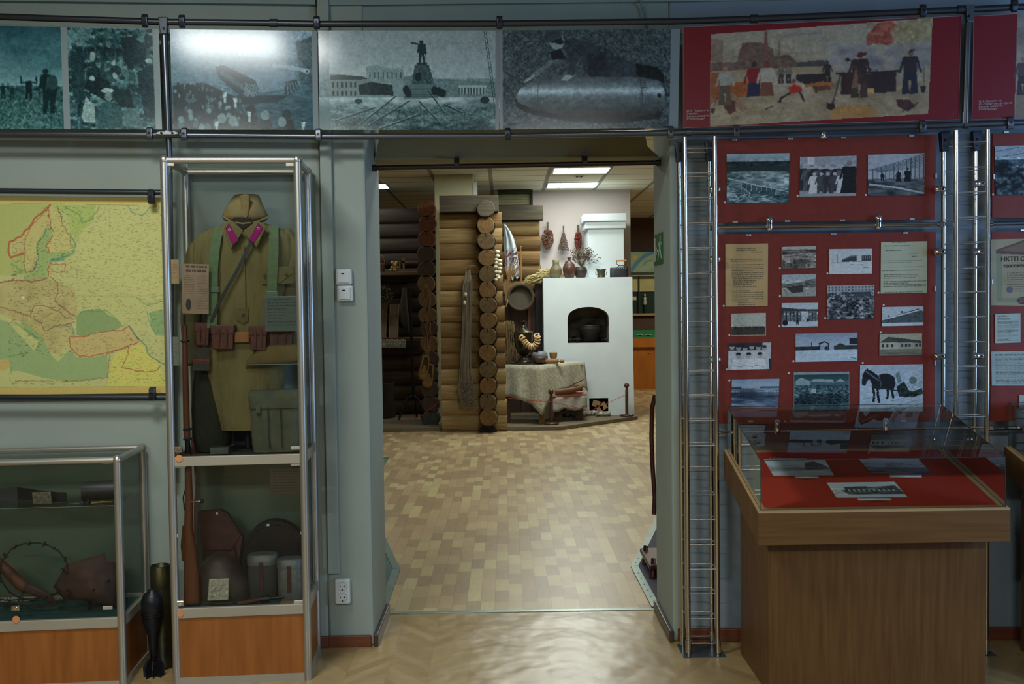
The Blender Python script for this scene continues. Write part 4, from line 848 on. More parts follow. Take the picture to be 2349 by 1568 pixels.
c.line([(50, 62), (56, 62)], 1.8, (60, 64, 70)); c.line([(66, 64), (84, 65)], 2, (50, 54, 60)); c.line([(74, 74), (90, 75)], 1.4, (70, 74, 80)); pic([(1902, 571), (2000, 570), (2000, 627), (1902, 629)], c, 'photo of a snowy field with two dark blocks of buildings')
c = doc(110, 124, (172, 178, 154), 5, rows=((1, 1, 24, 62), (7, 1, 8, 64), (16, 1, 10, 44), (23, 1, 62, 80), (28, 1, 66, 78), (36, 2, 6, 90), (48, 1, 16, 94), (55, 1, 4, 84), (63, 3, 6, 92), (76, 4, 6, 98), (97, 1, 8, 92)))
pic([(2021, 555), (2127, 553), (2126, 671), (2020, 673)], c, 'pale greenish typed document at the upper right of the lower red board', name='document', cat='document')
c = blank(88, 56, (150, 150, 144)); c.rect(0, 0, 100, 44, (158, 170, 172)); c.poly([(0, 42), (30, 40), (60, 36), (72, 26), (98, 22), (100, 60), (0, 60)], (96, 98, 96)); c.grain(60, 6, (c.Y > 26) & (c.Y < 66), 4, 3, 1.5); c.poly([(14, 58), (60, 48), (64, 80), (30, 84)], (44, 44, 44), .9); c.line([(8, 66), (18, 98)], 1, (60, 60, 58)); c.grain(20, 4, None, 6); pic([(1793, 630), (1872, 628), (1872, 679), (1793, 680)], c, 'small faded photo of a wide road and houses, lower of two beside yellow document')
c = blank(112, 80, (120, 126, 132)); c.poly([(0, 0), (100, 0), (100, 34), (60, 36), (0, 70)], (150, 158, 164))
for j in range(4):
    for i in range(14): c.rect(3+i*7, 4+j*9, 6+i*7, 9+j*9, (60, 68, 76), .8)
c.put((c.Y > 20) & (c.nz(12, 3, 4) > .46), (40, 48, 54), .8); c.grain(130, 5, c.Y > 36, 5, 3); pic([(1898, 655), (2006, 653), (2005, 730), (1897, 732)], c, 'photo of rubble heaped before a long building with rows of windows')
c = blank(96, 62, (176, 188, 196)); c.poly([(0, 18), (50, 26), (100, 28), (100, 36), (0, 34)], (50, 56, 62)); c.rect(0, 34, 100, 76, (90, 100, 106)); 
for k in range(10): c.line([(4+k*10, 32), (4+k*10, 78)], 2, (24, 28, 34)); c.rect(6+k*10, 40+(k % 3)*4, 10+k*10, 50, (176, 188, 194))
c.rect(54, 36, 74, 80, (170, 182, 190)); c.grain(70, 6, (c.Y > 36) & (c.Y < 78), 3); c.rect(0, 80, 100, 100, (180, 192, 200)); c.person(44, 92, 24, (14, 16, 20)); c.person(71, 82, 18, (20, 22, 26)); c.ell(10, 82, 8, 12, (20, 24, 28)); pic([(1793, 695), (1877, 694), (1876, 748), (1793, 750)], c, 'photo of open timber sheds in snow, below the small road photo')
c = blank(86, 54, (160, 162, 148)); c.rect(0, 0, 100, 56, (168, 172, 160)); c.rect(0, 60, 100, 96, (58, 52, 50)); c.grain(60, 6, (c.Y > 52) & (c.Y < 68), 3); c.rect(0, 0, 1.6, 100, (180, 160, 120)); c.rect(0, 97, 100, 100, (180, 160, 120)); c.rect(98, 0, 100, 100, (180, 160, 120)); c.grain(14, 4, None, 5); pic([(1677, 719), (1757, 717), (1757, 769), (1677, 770)], c, 'small sepia photo with a low skyline under the yellowed document')
c = blank(104, 52, (176, 188, 194)); c.poly([(8, 58), (88, 12), (100, 28), (100, 82), (0, 84), (0, 64)], (70, 82, 88)); c.poly([(8, 58), (88, 12), (92, 18), (10, 64)], (40, 48, 54)); c.line([(0, 66), (90, 20)], 6, (190, 202, 208)); c.grain(30, 5, (c.Y > 30) & (c.Y < 80), 4); c.rect(0, 82, 100, 100, (190, 202, 208)); c.ell(48, 28, 2.5, 5, (30, 36, 40)); c.ell(16, 48, 2, 4, (30, 36, 40)); pic([(2024, 704), (2118, 702), (2118, 746), (2023, 748)], c, 'photo of a long sloping roof deep in snow, under the greenish document')
c = blank(150, 72, (150, 168, 188)); c.vgrad((130, 148, 170), (160, 176, 192), 0, 46); c.rect(0, 46, 40, 60, (40, 46, 54)); c.poly([(36, 36), (46, 28), (54, 36), (54, 40), (50, 36), (46, 33), (40, 40)], (30, 36, 42)); c.line([(39, 38), (39, 60)], 2, (30, 36, 42)); c.line([(53, 38), (53, 60)], 2, (30, 36, 42)); c.rect(62, 44, 100, 58, (44, 54, 50)); c.poly([(64, 46), (72, 36), (82, 46)], (40, 46, 46)); c.rect(87, 20, 100, 42, (34, 32, 40)); c.rect(0, 60, 100, 100, (176, 194, 208)); c.grain(24, 6, (c.Y > 44) & (c.Y < 64), 3); c.line([(26, 30), (26, 50)], .7, (40, 44, 50)); c.line([(88, 86), (98, 92)], 1.4, (40, 50, 60)); c.person(49.5, 62, 16, (30, 34, 40)); c.grain(16, 16, c.Y > 60, 6, 3, 3); pic([(1825, 765), (1967, 762), (1967, 827), (1825, 830)], c, 'wide blue-toned photo of a wooden camp gate in snow')
c = blank(104, 56, (150, 152, 132)); c.rect(0, 0, 100, 50, (158, 162, 140)); c.poly([(0, 40), (20, 14), (46, 40)], (70, 72, 66)); c.poly([(20, 14), (70, 26), (80, 40), (46, 42)], (58, 60, 56)); c.poly([(60, 24), (98, 34), (98, 44), (80, 44)], (60, 62, 58)); c.poly([(2, 40), (44, 40), (46, 72), (2, 72)], (168, 170, 152)); c.poly([(46, 42), (98, 44), (98, 66), (46, 70)], (150, 152, 136)); c.vgrad((120, 120, 104), (104, 104, 90), 70, 100); c.grain(26, 8, c.Y > 68, 3, 3, 3)
for x in (6, 16, 28, 51, 60, 68, 84, 92): c.rect(x, 46, x+5, 60, (50, 52, 50))
pic([(2018, 766), (2115, 764), (2115, 814), (2017, 816)], c, 'sepia photo of a long low house with a gabled roof')
c = blank(108, 70, (40, 42, 46)); c.rect(80, 0, 100, 60, (176, 180, 184))
for i, x in enumerate((9, 24, 39, 55, 70, 84)): c.poly([(x-9, 28), (x+9, 28), (x+12, 100), (x-12, 100)], (180, 186, 190)); c.ell(x, 16+(i % 3)*3, 5.5, 9, (150, 150, 152)); c.ell(x, 9+(i % 3)*3, 5.5, 5, (40, 40, 44))
for x in (24, 48, 74): c.poly([(x-12, 62), (x+12, 62), (x+16, 100), (x-16, 100)], (204, 210, 214)); c.ell(x, 48, 6, 10, (160, 158, 158)); c.ell(x, 41, 6, 5, (34, 34, 38)); c.line([(x-12, 84), (x+10, 90)], 2, (130, 134, 140))
c.grain(10, 4, None, 3); pic([(1671, 787), (1769, 785), (1768, 846), (1670, 848)], c, 'photo of nine men in white shirts sitting and standing')
c = blank(120, 72, (66, 84, 104)); c.vgrad((130, 152, 176), (150, 170, 190), 0, 26); c.poly([(20, 22), (60, 24), (60, 40), (20, 40)], (150, 168, 182)); c.rect(0, 34, 100, 46, (120, 140, 158)); c.vgrad((50, 66, 88), (90, 110, 132), 46, 100); c.grain(90, 10, (c.Y > 30), 4, 3, 4); 
for k in range(30): c.line([(2+k*3.3, 40), (2+k*3.3, 52+(k % 4)*2)], 1.2, (30, 42, 60))
pic([(1679, 870), (1788, 868), (1785, 935), (1678, 934)], c, 'blue-toned photo of a riverside works at the lower left of the board')
c = blank(132, 92, (70, 96, 104)); c.rect(0, 0, 100, 8, (130, 150, 156)); c.vgrad((34, 62, 68), (50, 80, 84), 6, 24); c.poly([(4, 22), (14, 14), (30, 24), (30, 40), (4, 40)], (130, 152, 158)); c.poly([(30, 24), (36, 18), (70, 20), (72, 28)], (140, 162, 168)); c.poly([(76, 26), (84, 18), (92, 26)], (140, 162, 168)); c.put(c.Y > 34, (56, 84, 92), .9); c.grain(90, 3, c.Y > 34, 5, 3); c.put((c.Y > 56) & (c.nz(18, 2, 7) > .45), (16, 36, 44), .8); c.grain(60, 3, c.Y > 50, 8, 2); c.rect(32, 44, 40, 54, (160, 176, 180)); c.rect(0, 84, 100, 100, (80, 108, 114), .6)
c.rect(0, 0, .9, 100, (170, 184, 188)); c.rect(99.1, 0, 100, 100, (170, 184, 188)); c.rect(0, 0, 100, 1, (170, 184, 188)); pic([(1821, 854), (1948, 852), (1948, 940), (1821, 941)], c, 'greenish photo of a big crowd rally in front of low houses')
c = blank(150, 110, (160, 178, 192)); c.grain(12, 30, None, 3); c.poly([(0, 46), (100, 60), (100, 100), (0, 100)], (170, 188, 202), .8)
hd = (16, 22, 26)
c.poly([(3, 40), (4, 22), (8, 12), (12, 8), (14, 11), (20, 14), (27, 22), (34, 24), (42, 20), (50, 22), (55, 28), (57, 40), (54, 52), (46, 54), (40, 50), (30, 54), (22, 50), (18, 38), (15, 30), (10, 38), (6, 43)], hd); c.ell(7, 36, 4, 9, (24, 34, 36)); c.ell(40, 36, 16, 17, hd)
for a in ([(21, 48), (23, 64), (22, 78)], [(28, 50), (29, 66), (31, 80)], [(43, 48), (45, 60), (43, 72)], [(50, 48), (51, 58), (53, 70)]): c.line(a, 4, hd)
c.line([(10, 14), (22, 26), (30, 34)], 2, (90, 110, 116)); c.line([(30, 24), (34, 40), (32, 52)], 1.2, (80, 96, 100))
c.line([(20, 46), (60, 56), (96, 60)], 3, (30, 36, 34)); c.poly([(58, 48), (70, 36), (80, 60), (98, 50), (100, 62), (84, 70), (62, 68)], (30, 42, 38)); c.grain(60, 4, (c.X > 56) & (c.Y > 34) & (c.Y < 70), 5); c.poly([(56, 20), (62, 14), (66, 36), (60, 40)], (70, 100, 84), .7); c.ell(84, 34, 6, 8, (60, 86, 76), .7)
for a in ([(5, 74), (24, 68)], [(50, 78), (80, 68)], [(40, 96), (90, 76)], [(60, 98), (96, 84)]): c.line(a, 1.2, (110, 136, 140))
pic([(1973, 837), (2117, 835), (2117, 943), (1972, 943)], c, 'large photo of a dark horse pulling a sled through snow')
# rightmost board
c = blank(130, 110, (40, 60, 70)); c.rect(0, 0, 100, 28, (150, 166, 178)); c.grain(130, 10, c.Y > 24, 3, 4); c.put(c.Y > 45, (24, 36, 42), .6); c.grain(120, 6, c.Y > 40, 6, 3)
for a in ([(0, 12), (40, 4)], [(14, 22), (60, 14)]): c.line(a, 1, (50, 60, 70))
pic([(2282, 335), (2420, 331), (2420, 446), (2284, 448)], c, 'snowy photo with a dense dark crowd on the rightmost upper board')
c = blank(140, 150, (150, 142, 116)); c.grain(14, 30, None, 3); c.rect(8, 20, 17, 92, (110, 128, 104), .7); c.rect(10, 88, 96, 94, (110, 128, 104), .6); c.poly([(8, 16), (50, 2), (92, 16), (92, 22), (50, 24), (8, 22)], (96, 74, 64)); c.poly([(14, 17), (50, 5), (86, 17), (50, 20)], (120, 100, 84)); c.text(24, 50, 80, 3.4, 9, (70, 60, 50), 1.4, .6, 4); c.ell(28, 76, 5, 5, (70, 80, 96), .7); c.ell(52, 92, 13, 6, (84, 60, 54)); c.text(42, 89, 62, 4, 2, (150, 142, 116), 1.5, .7, 3)
cert = thing('certificate', 'old certificate with a factory emblem and green border at the right edge', 'document', RP(2340, 700, PB)); ORG[cert.name] = V(cert.location)
print_mesh('sheet', [RP(*q, PB-.0045) for q in ((2273, 549), (2425, 546), (2425, 702), (2274, 700))], c, PAPER, cert, th=.001, off=.0004)
INK = mat('ink_brown', (54, 46, 40), .7)
text3d('heading', 'НКТП СССР', RP(2296, 599, PB-.0062), RU, ZUP, .029, INK, cert, 1, .0006)
text3d('title', 'УДОСТОВЕРЕНИЕ', RP(2302, 612.5, PB-.0062), RU, ZUP, .0155, INK, cert, 1, .0006)
c = doc(80, 90, (162, 178, 172), 9, rows=((6, 2, 10, 92), (16, 2, 10, 60), (26, 3, 10, 92), (38, 4, 10, 92), (54, 4, 10, 92), (70, 3, 10, 92), (84, 3, 10, 92)))
pic([(2282, 720), (2341, 718), (2341, 785), (2283, 787)], c, 'small pale caption sheet below the certificate', name='document', cat='document')
c = doc(130, 100, (156, 172, 168), 10, rows=((5, 3, 6, 92), (18, 5, 6, 92), (36, 6, 6, 92), (58, 6, 6, 92), (80, 5, 6, 92)))
pic([(2274, 806), (2430, 804), (2430, 884), (2275, 884)], c, 'wide pale caption sheet low on the rightmost board', name='document', cat='document')
c = doc(60, 60, (156, 172, 168), 12); pic([(2338, 906), (2430, 905), (2430, 952), (2336, 952)], c, 'small pale sheet at the bottom of the rightmost board', name='document', cat='document')
# ------------------------------------------------------------ sloped glass-topped display case
def face(x, y, Y): return pY(x, y, Y)
HY0, HY1 = 3.90, 4.52
A = face(1740, 1175, HY0); B = face(2318, 1172, HY0); xL, xR = A.x, B.x; zf = (A.z+B.z)/2
zfb = face(1755, 1250, HY0).z; zb = face(1663, 1033, HY1).z; xc = (xL+xR)/2
case = thing('display_case', 'oak display case with sloped red top and glass hood, nearest on the right', 'display case', (xc, (HY0+HY1)/2, 0), 'oak display cases with glass hoods')
sl = (zb-zf)/(HY1-HY0); zz = lambda y, o=0: zf+(y-HY0)*sl+o
nrm = V((0, -sl, 1)).normalized(); sv = V((0, 1, sl)).normalized()
def slab(x0, x1, y0, y1, h0, h1): # between heights h0,h1 relative to sloped plane
    return [V((x, y, zz(y, h))) for h in (h0, h1) for x, y in ((x0, y0), (x1, y0), (x1, y1), (x0, y1))]
th = zf-zfb; fw = .018
MB().hexa([V((xL, HY0, zfb)), V((xR, HY0, zfb)), V((xR, HY0+.02, zfb)), V((xL, HY0+.02, zfb)), V((xL, HY0, zf)), V((xR, HY0, zf)), V((xR, HY0+.02, zz(HY0+.02))), V((xL, HY0+.02, zz(HY0+.02)))]).build('front_board', OAKH, case, bevel=.0012)
for x in (xL, xR-.02): MB().hexa(slab(x, x+.02, HY0+.02, HY1, -th, 0)).build('side_board', OAK, case, bevel=.0012)
MB().hexa(slab(xL+.02, xR-.02, HY1-.02, HY1, -th, 0)).build('back_board', OAK, case)
mb = MB(); w = .035
for x0, x1, y0, y1 in ((xL, xR, HY0, HY0+w), (xL, xR, HY1-w, HY1), (xL, xL+w, HY0+w, HY1-w), (xR-w, xR, HY0+w, HY1-w)): mb.hexa(slab(x0, x1, y0, y1, .0002, .006))
mb.build('top_frame', OAKL, case, bevel=.001)
mb = MB(); 
for x0, x1, y0, y1 in ((xL+.012, xR-.012, HY0+.014, HY0+.0165), (xL+.012, xL+.0145, HY0+.014, HY1-.012), (xR-.0145, xR-.012, HY0+.014, HY1-.012)): mb.hexa(slab(x0, x1, y0, y1, .006, .0064))
mb.build('groove', mat('groove_dark', (70, 56, 40), .7), case)
REDC = mat('red_cloth', (178, 46, 28), .85, c2=(164, 40, 24), sc=(220, 220, 220), bump=.0003)
MB().hexa(slab(xL+w-.003, xR-w+.003, HY0+w-.003, HY1-w+.003, -.006, .0035)).build('cloth_top', REDC, case)
bx0, bx1 = pY(1762, 1300, 4.02).x, pY(2262, 1300, 4.02).x
MB().box((bx0, 4.02, 0), (bx1, 4.05, zf-.02)).build('front_panel', OAK, case, bevel=.0012)
for x in (bx0, bx1-.02): MB().box((x, 4.05, 0), (x+.02, 4.5, zf-.02)).build('side_panel', OAK, case, bevel=.0012)
MB().box((bx0+.02, 4.48, 0), (bx1-.02, 4.5, zf-.02)).build('back_panel', OAK, case)
gx0, gx1 = xL+.013, xR-.013; gy0, gy1 = HY0+.015, HY1-.013; gh = .205
def gl(pts, n):
    o = MB().prism(pts, n); return o
for nm, pts in (('glass_front', [(gx0, gy0, zz(gy0, .0065)), (gx1, gy0, zz(gy0, .0065)), (gx1, gy0, zz(gy0, gh)), (gx0, gy0, zz(gy0, gh))]), ('glass_back', [(gx0, gy1, zz(gy1, .0065)), (gx1, gy1, zz(gy1, .0065)), (gx1, gy1, zz(gy1, gh)), (gx0, gy1, zz(gy1, gh))]),
    ('glass_side', [(gx0, gy0, zz(gy0, .0065)), (gx0, gy1, zz(gy1, .0065)), (gx0, gy1, zz(gy1, gh)), (gx0, gy0, zz(gy0, gh))]), ('glass_side', [(gx1, gy0, zz(gy0, .0065)), (gx1, gy1, zz(gy1, .0065)), (gx1, gy1, zz(gy1, gh)), (gx1, gy0, zz(gy0, gh))]),
    ('glass_lid', [(gx0, gy0, zz(gy0, gh)), (gx1, gy0, zz(gy0, gh)), (gx1, gy1, zz(gy1, gh)), (gx0, gy1, zz(gy1, gh))])):
    MB().add([V(p) for p in pts], [(0, 1, 2, 3)]).build(nm, GLASS2, case)
cs = [V((x, y, zz(y, gh))) for x, y in ((gx0, gy0), (gx1, gy0), (gx1, gy1), (gx0, gy1))]
for a, b in zip(cs, cs[1:]+cs[:1]): MB().tube([a, b], .0017, n=4).build('glass_edge', GEDGE, case)
for c_, y in ((cs[0], gy0), (cs[1], gy0), (cs[2], gy1), (cs[3], gy1)): MB().tube([c_, V((c_.x, c_.y, zz(y, .0065)))], .0017 if y == gy0 else .0008, n=4).build('glass_edge', GEDGE, case)
case2 = copy_tree(case, (1.285, .0, 0), 'oak display case with sloped red top cut off by the right edge')
# photos lying on the red cloth
def onslope(x, y, o=.0042): return hit(x, y, V((0, HY0, zf+o)), nrm)
def slpic(cor, cv, label):
    cv.a = cv.a*1.2
    o = print_mesh('photograph', [onslope(*q) for q in cor], cv, PAPER, th=.0006, off=.0012); tag(o, label, 'photo', 'photos lying on the red cloth of the case')
c = blank(120, 50, (170, 184, 192)); c.rect(0, 0, 100, 40, (180, 196, 202)); c.poly([(60, 50), (64, 20), (80, 12), (96, 44), (98, 60), (60, 64)], (84, 84, 90)); c.grain(70, 8, (c.Y > 36) & (c.Y < 80), 4, 3, 4); c.rect(0, 80, 100, 100, (170, 186, 192)); c.put((c.Y > 50) & (c.Y < 70), (90, 92, 98), .5)
slpic([(1752, 1054), (1892, 1054), (1913, 1090), (1774, 1091)], c, 'photo of a snowy riverside lying on red cloth, left rear in the case')
c = blank(120, 50, (120, 116, 120)); c.vgrad((170, 176, 182), (110, 108, 112), 0, 60); c.vgrad((96, 92, 96), (60, 56, 60), 60, 100); c.grain(60, 10, c.Y > 30, 4, 3, 4); c.line([(50, 20), (70, 60)], 1.5, (60, 60, 64)); c.line([(62, 30), (90, 50)], 3, (80, 76, 80)); c.ell(24, 40, 14, 16, (150, 152, 156), .6)
slpic([(1970, 1053), (2106, 1052), (2139, 1088), (1999, 1087)], c, 'photo of a dark quarry landscape lying on red cloth, right rear in the case')
c = blank(130, 60, (180, 196, 202)); c.poly([(20, 40), (22, 30), (54, 28), (56, 34), (96, 24), (98, 66), (20, 66)], (70, 84, 90)); c.poly([(14, 52), (98, 46), (100, 84), (20, 80)], (60, 74, 78)); c.grain(70, 6, (c.Y > 30) & (c.Y < 80), 5, 3, 2)
for k in range(10): c.rect(24+k*7, 46, 27+k*7, 62, (150, 164, 170))
c.rect(0, 80, 100, 100, (170, 190, 198)); c.grain(10, 10, None, 2); slpic([(1896, 1107), (2052, 1105), (2082, 1140), (1919, 1141)], c, 'photo of a long low building in snow, front one on the red cloth')
for x0, y0, x1, y1, l in ((1822, 1092, 1876, 1096, 'white caption strip below the left rear photo in the case'), (2039, 1090, 2112, 1094, 'white caption strip below the right rear photo in the case'), (1966, 1143, 2043, 1147, 'white caption strip below the front photo in the case')):
    P = []
    for k in range(13):
        f = k/12; b = .004+.012*math.sin(math.pi*f)**2
        P += [onslope(x0+(x1-x0)*f, y0-2, b), onslope(x0+(x1-x0)*f+3, y1, b)]
    mb = MB(); mb.add(P, [(2*k, 2*k+1, 2*k+3, 2*k+2) for k in range(12)], True); o = mb.build('caption_strip', WHITEM); sd = o.modifiers.new('thick', 'SOLIDIFY'); sd.thickness = .0004; tag(o, l, 'label', 'caption strips in the display case')
# ------------------------------------------------------------ glass showcases with aluminium frames
def C(s, d, z): return L0+LU*s+LV*d+ZUP*z
def sOf(px, py): return (TP(px, py, 0)-L0).dot(LU)
SC = .00187
def lab_box(mb, s0, s1, d0, d1, z0, z1):
    return mb.hexa([C(s0, d0, z0), C(s1, d0, z0), C(s1, d1, z0), C(s0, d1, z0), C(s0, d0, z1), C(s1, d0, z1), C(s1, d1, z1), C(s0, d1, z1)])
def pane(s0, s1, d0, d1, z0, z1):
    return MB().add([C(s0, d0, z0), C(s1, d1, z0), C(s1, d1, z1), C(s0, d0, z1)], [(0, 1, 2, 3)])
TEALC = mat('teal_cloth', (28, 74, 72), .9)
def showcase(name, label, sl_, sr, dep, ztop, bars, strip, shelfs=(), midz=None):
    t = thing(name, label, 'showcase', C((sl_+sr)/2, dep/2, 0)); r = .0175
    for s in (sl_, sr):
        for d in (0, dep):
            MB().cyl(C(s, d, 0), C(s, d, ztop-.015), r, n=20).build('post', ALU, t)
            MB().ell(C(s, d, ztop-.016), (r*1.12, r*1.12, .022), 16).build('corner_cap', ALU, t)
    for d in (0, dep): MB().cyl(C(sl_+r*.6, d, ztop-.015), C(sr-r*.6, d, ztop-.015), .0145, n=16).build('top_rail', ALU, t)
    for s in (sl_, sr): MB().cyl(C(s, r*.6, ztop-.015), C(s, dep-r*.6, ztop-.015), .0145, n=16).build('top_rail', ALU, t)
    for z0, z1 in bars:
        for d in (0, dep): lab_box(MB(), sl_+r*.8, sr-r*.8, d-.011, d+.011, z0, z1).build('cross_bar', ALUF, t, bevel=.002)
        for s in (sl_, sr): lab_box(MB(), s-.011, s+.011, r*.8, dep-r*.8, z0, z1).build('cross_bar', ALUF, t, bevel=.002)
    z0, z1 = strip
    for d in (-.004, dep-.004): lab_box(MB(), sl_+r*.8, sr-r*.8, d, d+.008, z0, z1).build('base_panel', ORANGE, t)
    for s in (sl_, sr): lab_box(MB(), s-.004, s+.004, r*.8, dep-r*.8, z0, z1).build('base_panel', ORANGE, t)
    lab_box(MB(), sl_+.012, sr-.012, .012, dep-.012, z1+.0, z1+.028).build('floor_board', ALUF, t)
    lab_box(MB(), sl_+.02, sr-.02, .02, dep-.02, z1+.0282, z1+.031).build('cloth_lining', TEALC, t)
    g0 = bars[0][1]; pane(sl_+r, sr-r, dep, dep, g0, midz[0] if midz else ztop-.03).build('glass_back', GLASSD, t); segs = [(g0, ztop-.03)] if midz is None else [(g0, midz[0]), (midz[1], ztop-.03)]
    for a, b in segs:
        pane(sl_+r, sr-r, -.002, -.002, a, b).build('glass_door', GLASS, t)
        for s in (sl_, sr): pane(s, s, r, dep-r, a, b).build('glass_side', GLASS, t)
    if midz: lab_box(MB(), sl_+.012, sr-.012, .012, dep-.012, midz[0]+.012, midz[1]-.004).build('middle_shelf', mat('shelf_dark', (52, 50, 44), .7), t)
    pane(sl_, sr, 0, 0, ztop-.012, ztop-.012)
    MB().add([C(sl_, 0, ztop-.01), C(sr, 0, ztop-.01), C(sr, dep, ztop-.01), C(sl_, dep, ztop-.01)], [(0, 1, 2, 3)]).build('glass_top', GLASS, t)
    for z, a, b, d0, d1 in shelfs:
        lab_box(MB(), a, b, d0, d1, z-.006, z).build('glass_shelf', GLASS, t)
        MB().tube([C(a, d0, z-.003), C(b, d0, z-.003)], .0016, n=4).build('shelf_edge', mat('shelf_edge_green', (120, 150, 140), .2), t)
    return t
sL, sR = sOf(376, 360), sOf(682, 360); DEP = .37
ZM = (.943, .984)
tall = showcase('tall_showcase', 'tall glass showcase in aluminium frame holding an old army uniform', sL, sR, DEP, 2.255, [(.29, .333), ZM], (.032, .288), shelfs=[(1.372, sOf(560, 845), sR-.02, .03, .30)], midz=ZM)
lab_box(MB(), sL+.014, sR-.014, -.011, .011, 0, .032).build('plinth', ALUF, tall); lab_box(MB(), sR-.011, sR+.011, .012, DEP-.01, 0, .032).build('plinth', ALUF, tall)
sR2 = sOf(269, 1060)
low = showcase('low_showcase', 'low glass showcase with orange wood base at the left edge of the photo', sR2-1.1, sR2, DEP, .992, [(.262, .305)], (.032, .26), shelfs=[(.78, sR2-1.08, sR2-.02, .03, .34)])
lab_box(MB(), sR2-1.08, sR2-.014, -.011, .011, 0, .032).build('plinth', ALUF, low); lab_box(MB(), sR2-.011, sR2+.011, .012, DEP-.01, 0, .032).build('plinth', ALUF, low)
LOCK = mat('lock_chrome', (200, 194, 176), .18, 1); STK = mat('orange_sticker', (214, 140, 84), .7); CLIPW = mat('clip_metal', (186, 186, 178), .4, .5)
for x, y, par in ((409, 1030, tall), (413, 1383, tall), (36, 1394, low)):
    p = TP(x, y, -.006); k = MB().obox(p, LU, LV, ZUP, .034, .014, .024).build('lock', LOCK, par, bevel=.003)
    q = p-LV*.007+LU*.003; MB().cyl(q, q-LV*.006, .006, n=14).build('lock_cylinder', CHROME, k)
for x, y, par in ((411, 1051, tall), (413, 1406, tall), (37, 1420, low)):
    p = TP(x, y, -.0135); MB().cyl(p, p-LV*.0006, .015, n=24).build('round_sticker', STK, par)
for x, y, w, par in ((668, 377.5, 24, tall), (387, 377, 24, tall), (679, 1027, 24, tall), (679, 1064, 24, tall), (414, 1068, 24, tall), (685, 1380, 22, tall), (247, 1393, 22, low), (245, 1059, 22, low), (404, 1228, 9, tall), (694, 1222, 9, tall)):
    p = TP(x, y, -.004); MB().obox(p, LU, LV, ZUP, w*SC, .006, .014).build('glass_clip', CLIPW, par, bevel=.0015)
# ------------------------------------------------------------ uniform
KH = mat('khaki_cloth', (122, 112, 74), .9, spec=.1, c2=(104, 96, 62), sc=(9, 9, 4), bump=.035, bsc=(13, 13, 4))
KH2 = mat('khaki_cap', (134, 118, 80), .9, spec=.1, amt=.15, sc=(20, 20, 20), bump=.003, bsc=(30, 30, 30))
WEB = mat('green_webbing', (98, 118, 84), .85, spec=.15, amt=.1, sc=(60, 60, 60)); STRAPB = mat('dark_strap', (38, 40, 34), .6)
def sec(px, py, rx, ry, d): return (TP(px, py, d), rx*SC, ry)
tun = thing('army_tunic', 'khaki army tunic with magenta collar tabs displayed in the tall showcase', 'tunic', TP(560, 985, .2))
MB().loft([sec(566, 508, 26, .045, .2), sec(566, 515, 52, .06, .2), sec(564, 526, 88, .075, .2), sec(563, 538, 110, .085, .2), sec(563, 556, 120, .09, .2), sec(561, 590, 118, .10, .2), sec(560, 640, 108, .105, .2), sec(560, 710, 90, .105, .2), sec(562, 765, 80, .10, .2),
           sec(563, 790, 88, .105, .2), sec(565, 840, 92, .11, .2), sec(566, 900, 88, .11, .2), sec(570, 950, 80, .105, .2), sec(576, 981, 76, .10, .2)], LU, LV, 48, 2.5, wob=.018).build('body', KH, tun)
MB().tube([TP(x, y, d) for x, y, d in ((470, 545, .22), (452, 575, .235), (445, 620, .24), (441, 680, .24), (438, 730, .23), (440, 790, .21), (446, 835, .19))], [.03, .044, .048, .048, .046, .042, .034], n=20).build('sleeve', KH, tun)
MB().tube([TP(x, y, d) for x, y, d in ((648, 535, .2), (662, 556, .2), (668, 600, .2), (668, 660, .2), (668, 720, .19), (664, 770, .18), (660, 812, .15))], [.042, .050, .046, .044, .042, .040, .034], n=20).build('sleeve', KH, tun)
def flat(pts, d, off, m, name, par, bevel=0):
    P = [TP(x, y, d) for x, y in pts]; return MB().prism(P, -LV*off).build(name, m, par, bevel=bevel)
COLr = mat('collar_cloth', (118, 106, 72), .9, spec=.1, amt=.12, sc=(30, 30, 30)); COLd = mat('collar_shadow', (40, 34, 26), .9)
FR = .085
flat([(531, 506), (558, 527), (582, 511), (576, 500), (540, 498)], FR+.03, .01, COLd, 'neck_shade', tun)  # dark plate stands in for the shade inside the collar
flat([(520, 508), (533, 506), (559, 529), (545, 551), (531, 571), (525, 556), (514, 524)], FR, .012, COLr, 'collar', tun, .003)
flat([(559, 529), (590, 507), (606, 512), (613, 520), (600, 545), (590, 568), (571, 548)], FR, .012, COLr, 'collar', tun, .003)
MAG = mat('magenta_tab', (148, 28, 104), .8, spec=.1, amt=.06); 
for tabp, c0 in (([(525.5, 513.5), (518, 525), (533.5, 561), (546.5, 550)], (526, 526.5)), ([(592, 513.5), (602.5, 525), (582.5, 556.5), (571.5, 549.5)], (592.5, 523.5))):
    cx = sum(p[0] for p in tabp)/4; cy = sum(p[1] for p in tabp)/4
    flat([(cx+(x-cx)*1.1, cy+(y-cy)*1.1) for x, y in tabp], FR-.012, .001, BLACK, 'tab_border', tun)
    k = flat(tabp, FR-.0132, .0015, MAG, 'collar_tab', tun)
    q = TP(*c0, FR-.0148); MB().torus(q, LV, .0045, .0016, 14, 6).build('emblem', mat('emblem_pale', (190, 196, 180), .4, .4), k)
PK = mat('pocket_cloth', (112, 102, 66), .9, spec=.1, amt=.15, sc=(40, 40, 40))
k = flat([(600, 613), (674, 611), (675, 650), (600, 652)], .098, .004, PK, 'chest_pocket', tun, .002)
flat([(599, 612), (674, 610), (673, 626), (640, 650), (608, 640), (600, 634)], .093, .004, PK, 'pocket_flap', k, .002)
k = flat([(458, 622), (505, 620), (505, 655), (460, 655)], .102, .004, PK, 'chest_pocket', tun, .002)
